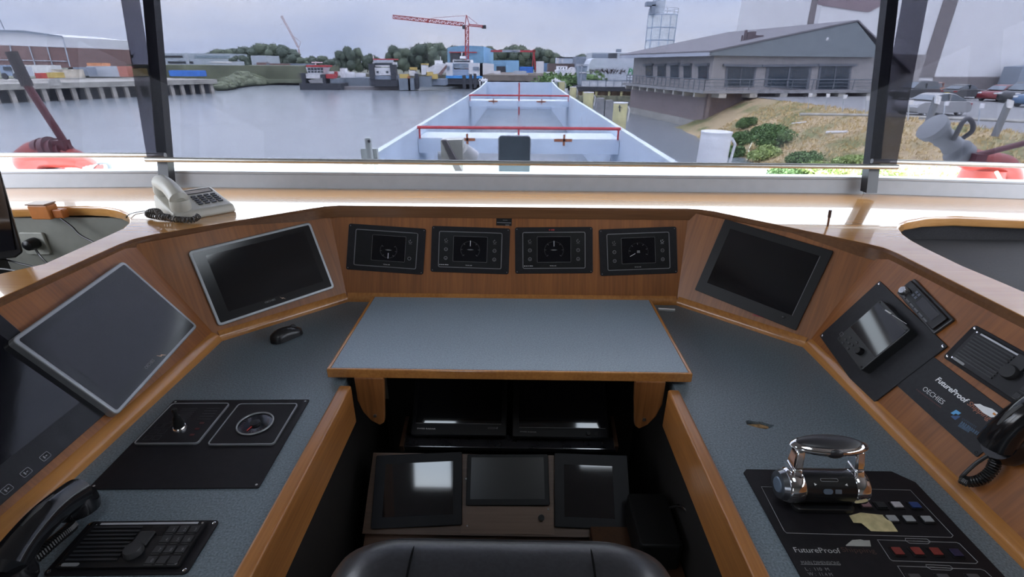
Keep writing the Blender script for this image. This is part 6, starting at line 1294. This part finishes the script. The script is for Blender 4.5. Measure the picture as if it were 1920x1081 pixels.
gc = thing_mb('gantry_crane', 'red gantry crane with a white KOOIMAN name board', 'crane', [('girder', mb, o_red), ('leg', m2, o_red), ('leg', m3, o_red), ('name_board', m4, o_white)])
pc = gc.matrix_world.inverted() @ V(958.5, 95.7, 214.3)
text(gc, 'KOOIMAN', pc.x, pc.z, V(974, 95, 214.3).x-V(943.5, 95, 214.3).x, V(958, 94, 214.3).z-V(958, 97.4, 214.3).z, o_dark, bold=.04, M=Matrix.Translation((0, pc.y, 0)) @ MW)
def lattice(mb, A, B, w_, n, r):
    A, B = Vector(A), Vector(B); d = (B-A).normalized(); x = d.cross(Vector((0, 1, 0))).normalized()*w_/2; y = Vector((0, 1, 0))*w_/2
    for sx in (-1, 1):
        for sy in (-1, 1): mb.tube([A+x*sx+y*sy, B+x*sx+y*sy], r, 4)
    for i in range(n):
        a, b = A.lerp(B, i/n), A.lerp(B, (i+1)/n); s = 1 if i % 2 else -1
        for sy in (-1, 1): mb.tube([a+x*s+y*sy, b-x*s+y*sy], r*.6, 4); mb.tube([b-x+y*sy, b+x+y*sy], r*.6, 4)
Y = 190.
m1 = MB(); lattice(m1, V(875.5, 130, Y), V(875.5, 48, Y), 1.1, 14, .12); m2 = MB(); lattice(m2, V(870, 46, Y), V(737, 31.5, Y), 1.0, 24, .10); m3 = MB(); lattice(m3, V(878, 47, Y), V(905, 49.5, Y), .5, 6, .10)
m4 = MB(); m4.tube([V(872, 47, Y), V(874.5, 28, Y)], .12, 4); m4.tube([V(880, 46, Y), V(874.5, 28, Y)], .12, 4); m4.tube([V(874.5, 29, Y), V(815, 33.5, Y), V(800, 38, Y)], .05, 4); m4.tube([V(875, 29, Y), V(898, 47, Y)], .05, 4)
m5 = MB(); bxp(m5, 903.5, 47, 911, 53.5, Y, 1.5); m6 = MB(); bxp(m6, 867, 47, 872, 54, Y-1, 1.5); m7 = MB(); m7.tube([V(802, 38.5, Y), V(802, 43, Y)], .35, 6)
thing_mb('tower_crane', 'red tower crane above the shipyard hall', 'crane', [('mast', m1, o_red), ('jib', m2, o_red), ('counter_jib', m3, o_red), ('tie_bars', m4, o_red), ('counterweight', m5, o_dark), ('cab', m6, o_dark), ('hook_trolley', m7, o_red)])
Y = 330; m1 = MB(); lattice(m1, V(560, 90, Y), V(528, 30, Y), .8, 16, .09); m2 = MB(); m2.tube([V(560, 92, Y), V(564, 79, Y), V(548, 66, Y)], .12, 4); m2.tube([Vector((V(560, 92, Y).x, Y, -3.45)), V(560, 92, Y)], .5, 6)
thing_mb('luffing_crane', 'faint slanting crane boom above the wooded rise', 'crane', [('boom', m1, omat('faded_crane', (.40, .30, .30))), ('mast', m2, MATS['faded_crane'])])
# yard clutter right of the hall
for i, (x0_, y0_, x1_, y1_, Y, m, lb) in enumerate(((926, 133, 938, 141, 165, o_white, 'small white hut left of the hold end'), (963, 133, 987, 139, 165, o_lightgrey, 'pale low cabin behind the bow'), (974, 125, 1000, 133, 190, o_blue2, 'bright blue tarpaulin covered stack behind the gantry leg'), (1008, 118, 1030, 137, 195, omat('cargo_blue', (.12, .2, .3)), 'blue stacked containers right of the gantry leg'), (1006, 115, 1020, 119, 188, o_white, 'white roofed van body beside the gantry leg'), (990, 137, 1040, 142, 150, omat('gravel', (.25, .23, .2), var=.5), 'grey gravel heap behind the bow'), (1020, 135, 1038, 139, 148, o_white, 'row of white parked vans behind the bow'))):
    sm('yard_unit', lb, 'yard unit', x0_, y0_, x1_, y1_, Y, 3, m)
sm('harbour_quay', 'low quay wall at the end of the harbour behind the bow', 'quay', 905, 141, 1100, 152, 148, 60, omat('quay_brown', (.14, .12, .10), var=.4, scale=.6))
sm('shipyard_shore', 'dark shore strip behind the moored craft', 'quay', 560, 139, 905, 166, 170, 30, omat('shore_dark', (.09, .09, .07), var=.4, scale=.5))
sm('left_shore', 'dark green shore strip behind the left quay and scrub', 'shore', 130, 122, 560, 150, 172, 40, gm)
# ================================================================== knee well: lower console and radar monitors
tilt = Vector((0, -.62, .785)).normalized(); ty = tilt.cross(Vector((1, 0, 0)))
LC = Frame(V(940, 925, 1.08), (1, 0, 0), ty)
brown = wood('walnut_board', 'x', col=(.125, .07, .042), dark=(.08, .042, .024), rough=.45, coat=.1)
def onLC(x, y, h=0): return LC.uv(x, y, h)
a, b = onLC(700, 848), onLC(1182, 1008)
e = empty('lower_console', LC, 'sloping brown wooden board with three small screens down in the knee well', 'console'); KW = e
W_ = b[0]-a[0]; cx = (a[0]+b[0])/2
MB().box(a[0], b[1], -.022, b[0], a[1], 0).build('board', brown, e)
u0, v0 = onLC(866, 848); u1, v1 = onLC(1040, 1000)
MB().box(onLC(867, 950)[0], onLC(900, 1000)[1], .0, onLC(1038, 950)[0], onLC(900, 948)[1], .004).build('cover_panel', wood('lighter_walnut', 'x', col=(.16, .09, .055), dark=(.11, .06, .034), rough=.45, coat=.1), e)
MB().box(a[0], b[1]-.3, -.06, b[0], b[1], -.03).build('front_board', dark_wood, e)
for x_, y_ in ((874, 897), (1027, 889), (876, 985), (1028, 954)):
    u, v = onLC(x_, y_, .005); MB().lathe([(.0035, .001), (.003, .0065), (.0002, .0065)], 10, (u, v, 0)).build('screw', chrome, e, smooth=True)
u, v = onLC(1015, 970, .006); MB().lathe([(.009, .004), (.008, .018), (.0002, .018)], 16, (u, v, 0)).build('key_switch', black_plastic, e, smooth=True)
gl2 = mat('grey_reflective_screen', (.012, .012, .014), .05, spec=.6)
def lowmon(x0, y0, x1, y1, sx0, sy0, sx1, sy1, label, m, name='small_monitor', h=.012):
    fr, w_, h_ = LC.fit([(x0, y0), (x1, y0), (x1, y1), (x0, y1)], h); f0 = Frame(fr.o+fr.z*.0008, fr.x, fr.y)
    e = empty(name, f0, label, 'monitor'); MB().prism(rrect(0, 0, w_, h_, .004), 0, h).build('casing', mat('satin_black_frame', (.008, .008, .010), .5, spec=.25), e, bevel=.0015)
    q = [Vector(fr.uv(*p, h)) for p in ((sx0, sy0), (sx1, sy0), (sx1, sy1), (sx0, sy1))]; c = sum(q, Vector((0, 0)))/4
    MB().cbox(c.x, c.y, (q[1]-q[0]).length, (q[0]-q[3]).length, h-.0003, h+.0006).build('screen', m, e)
lowmon(701, 850, 866, 987, 722, 867, 848, 966, 'left black screen of three on the brown board, reflecting an added roof light', gl2)
lowmon(875, 851, 1029, 947, 884, 857, 1019, 935, 'middle landscape screen of three on the brown board', glass_matt)
lowmon(1040, 851, 1180, 990, 1059, 872, 1149, 970, 'right black screen of three on the brown board', gl2)
t2 = Vector((0, -.66, .75)).normalized(); RD = Frame(V(955, 760, 1.36), (1, 0, 0), t2.cross(Vector((1, 0, 0))))
def radar(x0, x1, yb, sx0, sx1, syb, label, knob):
    fr, w_, h_ = RD.fit([(x0, 690), (x1, 690), (x1, yb), (x0, yb)]); h_ = max(h_, w_*.86); bt = RD.uv((x0+x1)/2, yb); o = RD.o+RD.x*bt[0]+RD.y*(bt[1]+h_/2); fr = Frame(o, RD.x, RD.y)
    e = empty('radar_monitor', fr, label, 'monitor'); th = 0
    MB().prism(rrect(0, 0, w_, h_, .006), -.05, 0).build('casing', mat('satin_black_frame', (.01, .01, .01)), e, bevel=.003)
    s0, s1, sb_ = fr.uv(sx0, syb), fr.uv(sx1, syb), fr.uv(sx0, syb)
    MB().box(s0[0], s0[1], -.001, s1[0], h_/2-.02, .0008).build('screen', gl2, e)
    mb = MB(); mb.cbox((s0[0]+s1[0])/2, s0[1]-.001, s1[0]-s0[0], .0015, 0, .0025); mb.build('screen_lip', dim_print, e)
    return fr, e, w_, h_
fr, e, w_, h_ = radar(772, 947, 816, 780, 940, 792, 'left radar monitor under the chart table with its screen glinting', False)
tline(e, fr, 'SWISS RADAR', (782, 802.5), (817, 803.5), .0042, white_print, h=.0, bold=.03); u, v = fr.uv(915, 802); u2, v2 = fr.uv(929, 802); MB().rframe((u+u2)/2, v, u2-u, .0045, .0009, .0005, .0003, .0008).build('maker_mark', grey_print, e); u, v = fr.uv(931.5, 802); MB().prism([(u-.002, v-.003), (u+.002, v-.003), (u+.0035, v+.003), (u-.0005, v+.003)], .0003, .0008).build('maker_mark', grey_print, e)
fr, e, w_, h_ = radar(963, 1139, 820, 973, 1135, 800, 'right radar monitor under the chart table with a round knob', True)
tline(e, fr, 'SWISS RADAR', (975, 808.5), (1006, 809.5), .0038, dim_print, h=.0, bold=.03)
u, v = fr.uv(1103, 812); MB().lathe([(.0075, 0), (.007, .010), (.0002, .011)], 16, (u, v, 0)).build('knob', black_plastic, e, smooth=True); u, v = fr.uv(1118, 812); MB().cbox(u, v, .010, .009, 0, .002).build('button', black_matt, e)
f2 = Frame(V(955, 828, 1.30), (1, 0, 0), (0, .9, .25)); e = empty('radar_shelf', f2, 'dark glossy ledge below the two radar monitors, framed by thin wooden uprights', 'shelf')
q0_, q1_ = f2.uv(757, 834), f2.uv(1155, 838); MB().box(q0_[0], q0_[1]-.005, -.02, q1_[0], q0_[1]+.05, 0).build('ledge', mat('lacquered_ledge', (.03, .03, .035), .12, coat=1.), e, bevel=.003)
for x_ in (754, 1155):
    u, v = f2.uv(x_, 836); MB().box(u-.006, v-.008, -.02, u+.006, v+.11, .012).build('upright', wood('walnut_board', 'x'), e)
# dark inner cabinet left and right, black case with a chrome grab handle
e = empty('knee_cabinet', V(1262, 990, .96), 'dark wooden cabinet low at the right of the knee well', 'cabinet'); M = e.matrix_world.inverted()
c0 = V(1200, 900, 1.05); c1 = V(1330, 1081, 1.0)
mb = MB(); mb.T = M; mb.box(.215, .80, .0, .44, 1.10, .36); mb.build('body', wood('deep_brown_board', 'z', col=(.075, .036, .018), dark=(.045, .02, .01), rough=.5, coat=.05), e, bevel=.003)
e = empty('battery_case', (.372, .96, .361), 'black case with a curved chrome grab handle in the dark right of the knee well', 'case')
MB().prism(rrect(0, 0, .11, .17, .012), 0, .09).build('body', mat('deep_black', (.006, .006, .006), .6, spec=.2), e, bevel=.006)
hp_ = [PT(x, y, (0, 0, .485), Vector((0, 0, 1))) for x, y in ((1233, 938), (1247, 950), (1259, 962), (1270, 972), (1284, 976))]
hz_ = [.462, .490, .495, .488, .462]
mb = MB(); mb.tube(smooth_pts([Vector((p.x, p.y, z))-Vector((.335, .96, .361)) for p, z in zip(hp_, hz_)], 5), .0045, 8); mb.build('handle', mat('dull_chrome', (.35, .35, .36), .2, 1.), e, smooth=True)
# ================================================================== helm chair
e = empty('helm_chair', (-.022, .62, 0), 'black leather helm chair with stitched rounded backrest, seen from behind', 'chair'); M = e.matrix_world.inverted()
def cushion(name, x0, x1, yc, dep, ztop, zbot, segs, rad, lean=.10, m=leather):
    """padded slab standing upright: rounded outline in XZ, bulging front and back"""
    mb = MB(); mb.T = M; nz = 26; nx = 22; vs = []; n = 0
    hx = (x1-x0)/2; cx_ = (x0+x1)/2; hz_ = (ztop-zbot)/2; cz_ = (ztop+zbot)/2; rings = []
    K = 40; outl = rrect(0, 0, 2*hx, 2*hz_, rad, 12); K = len(outl)
    prof = [(0, -.5), (.55, -.5), (.80, -.47), (.93, -.38), (.985, -.22), (1.0, 0), (.985, .22), (.93, .38), (.80, .47), (.55, .5), (0, .5)]
    def inset(p, f):      # scale towards the centre by an even distance
        d = (1-f)*dep*.62; sx_ = max(0, (abs(p[0])-d)/max(abs(p[0]), 1e-6)) if abs(p[0]) > d else 0; sz_ = max(0, (abs(p[1])-d)/max(abs(p[1]), 1e-6)) if abs(p[1]) > d else 0
        return (p[0]*sx_, p[1]*sz_)
    for f, yy in prof[1:-1]:
        for p in outl:
            q = inset(p, f); z = cz_+q[1]; gr = 1.
            vs.append((cx_+q[0], yc+yy*dep+(ztop-z)*-lean*0+(z-zbot)*-lean, z))
    R_ = len(prof)-2; fs = [(i*K+k, i*K+(k+1) % K, (i+1)*K+(k+1) % K, (i+1)*K+k) for i in range(R_-1) for k in range(K)]
    fs += [list(range(K))[::-1], [(R_-1)*K+k for k in range(K)]]
    mb.add(vs, fs); return mb.build(name, m, e, smooth=True)
ZT = .917; YB = .522
cushion('backrest', -.285, .250, YB, .115, ZT, .36, 0, .115, .10)
def seam(x, nm='seam'):
    mb = MB(); mb.T = M; P = []
    for k in range(25):
        t = k/24*math.pi; dep = .0590
        y = YB+(.0595*math.cos(t))*1.0; z = ZT-.030+.0310*math.sin(t)
        P.append((x, y-(z-.36)*.10, z))
    P = [(x, YB+.0585-(zz-.36)*.10, zz) for zz in (.5, .7, .8, .86)] + P + [(x, YB-.0585-(zz-.36)*.10, zz) for zz in (.86, .8, .7, .5)]
    mb.tube(P, .0016, 6); return mb.build(nm, mat('seam_thread', (.004, .004, .004), .9, spec=.05), e)
seam(V(772, 1030, .5).x+.004); seam(V(1105, 1030, .5).x+.002)
cushion('seat_cushion', -.26, .225, .72, .26, .47, .36, 0, .05, .0)
mb = MB(); mb.T = M; mb.cyl((-.022, .70, .0), (-.022, .70, .36), .04, 20); mb.cyl((-.022, .70, .0), (-.022, .70, .03), .16, 28); mb.build('pedestal', frame_black, e, smooth=True)
mb = MB(); mb.T = M; mb.box(-.10, .50, .33, .06, .70, .36); mb.build('seat_frame', frame_black, e)
# ================================================================== on the window shelf
# desk telephone
bw = .195; bd = .20; ex = Vector((.66, .75, 0)).normalized(); ey = Vector((-ex.y, ex.x, 0))
o = G(443, 390, SZ+.012) - ex*(bw/2) + ey*(bd/2); o.z = SZ
fr = Frame(o, ex, ey); e = empty('desk_telephone', fr, 'cream corded desk telephone with keypad on the window shelf', 'telephone'); PH = fr
hf = .028; hb = .062
mb = MB(); mb.hull8([(-bw/2, -bd/2, 0), (bw/2, -bd/2, 0), (bw/2, bd/2, 0), (-bw/2, bd/2, 0)], [(-bw/2+.004, -bd/2+.004, hf), (bw/2-.004, -bd/2+.004, hf), (bw/2-.006, bd/2-.006, hb), (-bw/2+.006, bd/2-.006, hb)]); mb.build('body', cream, e, bevel=.008, bseg=3)
sl = math.atan2(hb-hf, bd-.01); TM = Matrix.Translation((0, 0, (hf+hb)/2+.0005)) @ Matrix.Rotation(sl, 4, 'X')
for r_ in range(5):
    for c_ in range(4):
        mb = MB(); mb.T = TM; mb.prism(rrect(.005+c_*.021, -.055+r_*.017, .015, .009, .002), 0, .004); mb.build('key', mat('key_dark', (.035, .035, .04), .4), e)
mb = MB(); mb.T = TM; mb.prism(rrect(.035, .058, .085, .030, .003), 0, .0012); mb.build('paper_label', mat('label_paper', (.45, .40, .37), .6), e)
mb = MB(); mb.T = TM; mb.rframe(.035, .058, .090, .034, .0015, .003, 0, .0022); mb.build('label_frame', mat('key_dark', (.03, .03, .03)), e)
hA, hB = Vector((-.058, -.080, .060)), Vector((-.058, .100, .094))
mb = MB(); P = []; R = []
for i in range(19):
    t = i/18; P.append(hA.lerp(hB, t)+Vector((0, 0, .016*math.sin(math.pi*t)**.8))); c = abs(2*t-1); R.append(.026+.004*c**3 if c < .92 else (.026 if c < .99 else .016))
mb.tube(P, R, 18); hs = mb.build('handset', cream, e, smooth=True)
for q in (hA.lerp(hB, .08), hA.lerp(hB, .92)):
    mb = MB(); mb.tube([q+Vector((0, 0, .0)), q-Vector((0, 0, .022)), q-Vector((0, 0, .034)), q-Vector((0, 0, .037))], [.029, .031, .028, .015], 20); mb.build('handset_cap', cream, hs, smooth=True)
cp = [G(372, 405, SZ+.018), G(360, 412, SZ+.012), G(335, 411, SZ+.012), G(310, 408, SZ+.013), G(290, 405, SZ+.014), G(278, 402, SZ+.014), G(281, 397, SZ+.020), G(295, 396, SZ+.034), G(303, 404, SZ+.032), G(318, 407, SZ+.028)]
tag(MB().tube(coil(cp, .0085, 38), .0023, 6).build('coiled_cord', mat('grey_brown_cord', (.06, .055, .05), .3), smooth=True), 'tangled dark coiled cord in front of the cream telephone', 'cord')
cp = [G(345, 400, SZ+.004), G(318, 393, SZ+.003), G(285, 394, SZ+.003), G(255, 398, SZ+.003), G(240, 403, SZ+.005), G(236, 410, SZ-.03), G(238, 417, SZ-.08)]
tag(MB().tube(smooth_pts(cp, 6), .0016, 6).build('telephone_wire', mat('cord_black', (.01, .01, .01)), smooth=True), 'thin dark wire running from the telephone into the shelf cut-out', 'wire')
# orange socket clamp on the rim of the left cut-out
hyL = holeL[-2][1]
a = G(93, 389, SZ); fr = Frame((a.x, hyL-.004, SZ), (1, 0, 0), (0, 1, 0)); e = empty('orange_socket', fr, 'small orange plug box clipped on the rim of the left shelf cut-out', 'socket')
org = mat('orange_plastic', (.50, .17, .04), .35)
MB().box(-.038, -.030, -.032, .032, .012, .018).build('body', org, e, bevel=.004); MB().box(-.040, -.034, .0182, .030, .014, .024).build('lid', mat('brown_lid', (.25, .14, .09), .3), e, bevel=.002); MB().box(.032, -.020, -.030, .070, .006, .002).build('plug', mat('orange_dark', (.38, .11, .02), .4), e, bevel=.004)
cp = [Vector((a.x+.055, hyL-.022, SZ-.03)), V(135, 425, hyL-.03), V(150, 440, hyL-.04), V(172, 452, hyL-.06), V(190, 462, hyL-.10)]
tag(MB().tube(smooth_pts(cp, 6), .0032, 8).build('cable', MATS['cord_black'], smooth=True), 'black cable hanging from the orange plug box', 'cable')
# wall socket with plug in the well
wy_ = hyL+.012
a, b = V(42, 437, wy_), V(95, 473, wy_); c = (a+b)/2; fr = Frame((c.x, wy_-.0005, c.z), (1, 0, 0), (0, 0, 1)); e = empty('wall_socket', fr, 'square grey wall socket inside the left shelf well', 'socket')
sw = .085; MB().prism(rrect(0, 0, sw*1.05, sw, .008), .0, .010).build('plate', mat('socket_grey', (.33, .33, .29), .5), e, bevel=.003); MB().lathe([(.024, .009), (.022, .013), (.0002, .013)], 22).build('insert', mat('socket_grey', (.3, .3, .3)), e, smooth=True)
pc_ = V(64, 456, wy_-.02); fr = Frame((pc_.x, wy_-.014, pc_.z), (1, 0, 0), (0, 0, 1)); e = empty('mains_plug', fr, 'round black plug pushed into the grey wall socket', 'plug')
MB().lathe([(.021, 0), (.022, .015), (.018, .035), (.008, .042)], 20).build('body', black_plastic, e, smooth=True)
cp = [V(66, 466, wy_-.045), V(74, 478, wy_-.06), V(84, 489, wy_-.09), V(95, 500, wy_-.14)]
mb = MB(); mb.T = fr.M().inverted(); mb.tube(smooth_pts(cp, 5), .0035, 8); mb.build('cable', MATS['cord_black'], e, smooth=True)
# monitor standing at the left edge and its cables
e = empty('side_monitor', V(12, 420, 1.22), 'black monitor edge-on at the far left above the shelf cut-out', 'monitor'); M = e.matrix_world.inverted()
f_ = lambda x, y, Y=1.22: V(x, y, Y)
mb = MB(); mb.T = M; mb.slab([f_(-60, 300), f_(-4, 305), f_(44, 474), f_(30, 484), f_(-60, 494)], (-.05, .05, 0)); mb.build('casing', black_plastic, e, bevel=.006)
mb = MB(); mb.T = M; mb.slab([f_(-60, 322, 1.217), f_(-2, 322, 1.217), f_(16, 400, 1.217), f_(28, 468, 1.217), f_(-60, 480, 1.217)], (0, .004, 0)); mb.build('screen', glass_black, e)
mb = MB(); mb.T = M; q = f_(-30, 490); mb.box(q.x-.05, 1.22, SZ-.45, q.x+.02, 1.26, q.z); mb.build('stand', black_plastic, e)
cp1 = [V(0, 483, 1.26), V(25, 490, 1.24), V(48, 496, 1.22), V(66, 500, 1.20)]; cp2 = [V(-5, 503, 1.2), V(15, 505, 1.19), V(40, 509, 1.18), V(55, 511, 1.17)]
tag(MB().tube(smooth_pts(cp1, 5), .003, 8).build('cable', MATS['cord_black'], smooth=True), 'upper black cable under the side monitor at the left edge', 'cable'); tag(MB().tube(smooth_pts(cp2, 5), .0025, 8).build('cable', MATS['cord_black'], smooth=True), 'lower thin black cable below the side monitor', 'cable')
# short brown peg on the shelf at the right
b_ = G(1552, 423, SZ); t_ = V(1557, 394, b_.y+.0); e = empty('brown_peg', b_, 'thin brown peg standing on the shelf right of the square monitor', 'peg')
mb = MB(); d = t_-b_; mb.cyl((0, 0, 0), d*.55, .0035, 10); mb.build('pin', mat('peg_brown', (.16, .07, .035), .4), e, smooth=True); mb = MB(); mb.cyl(d*.55, d, .0050, 10); mb.build('tip', mat('peg_dark', (.05, .022, .015), .4), e, smooth=True)
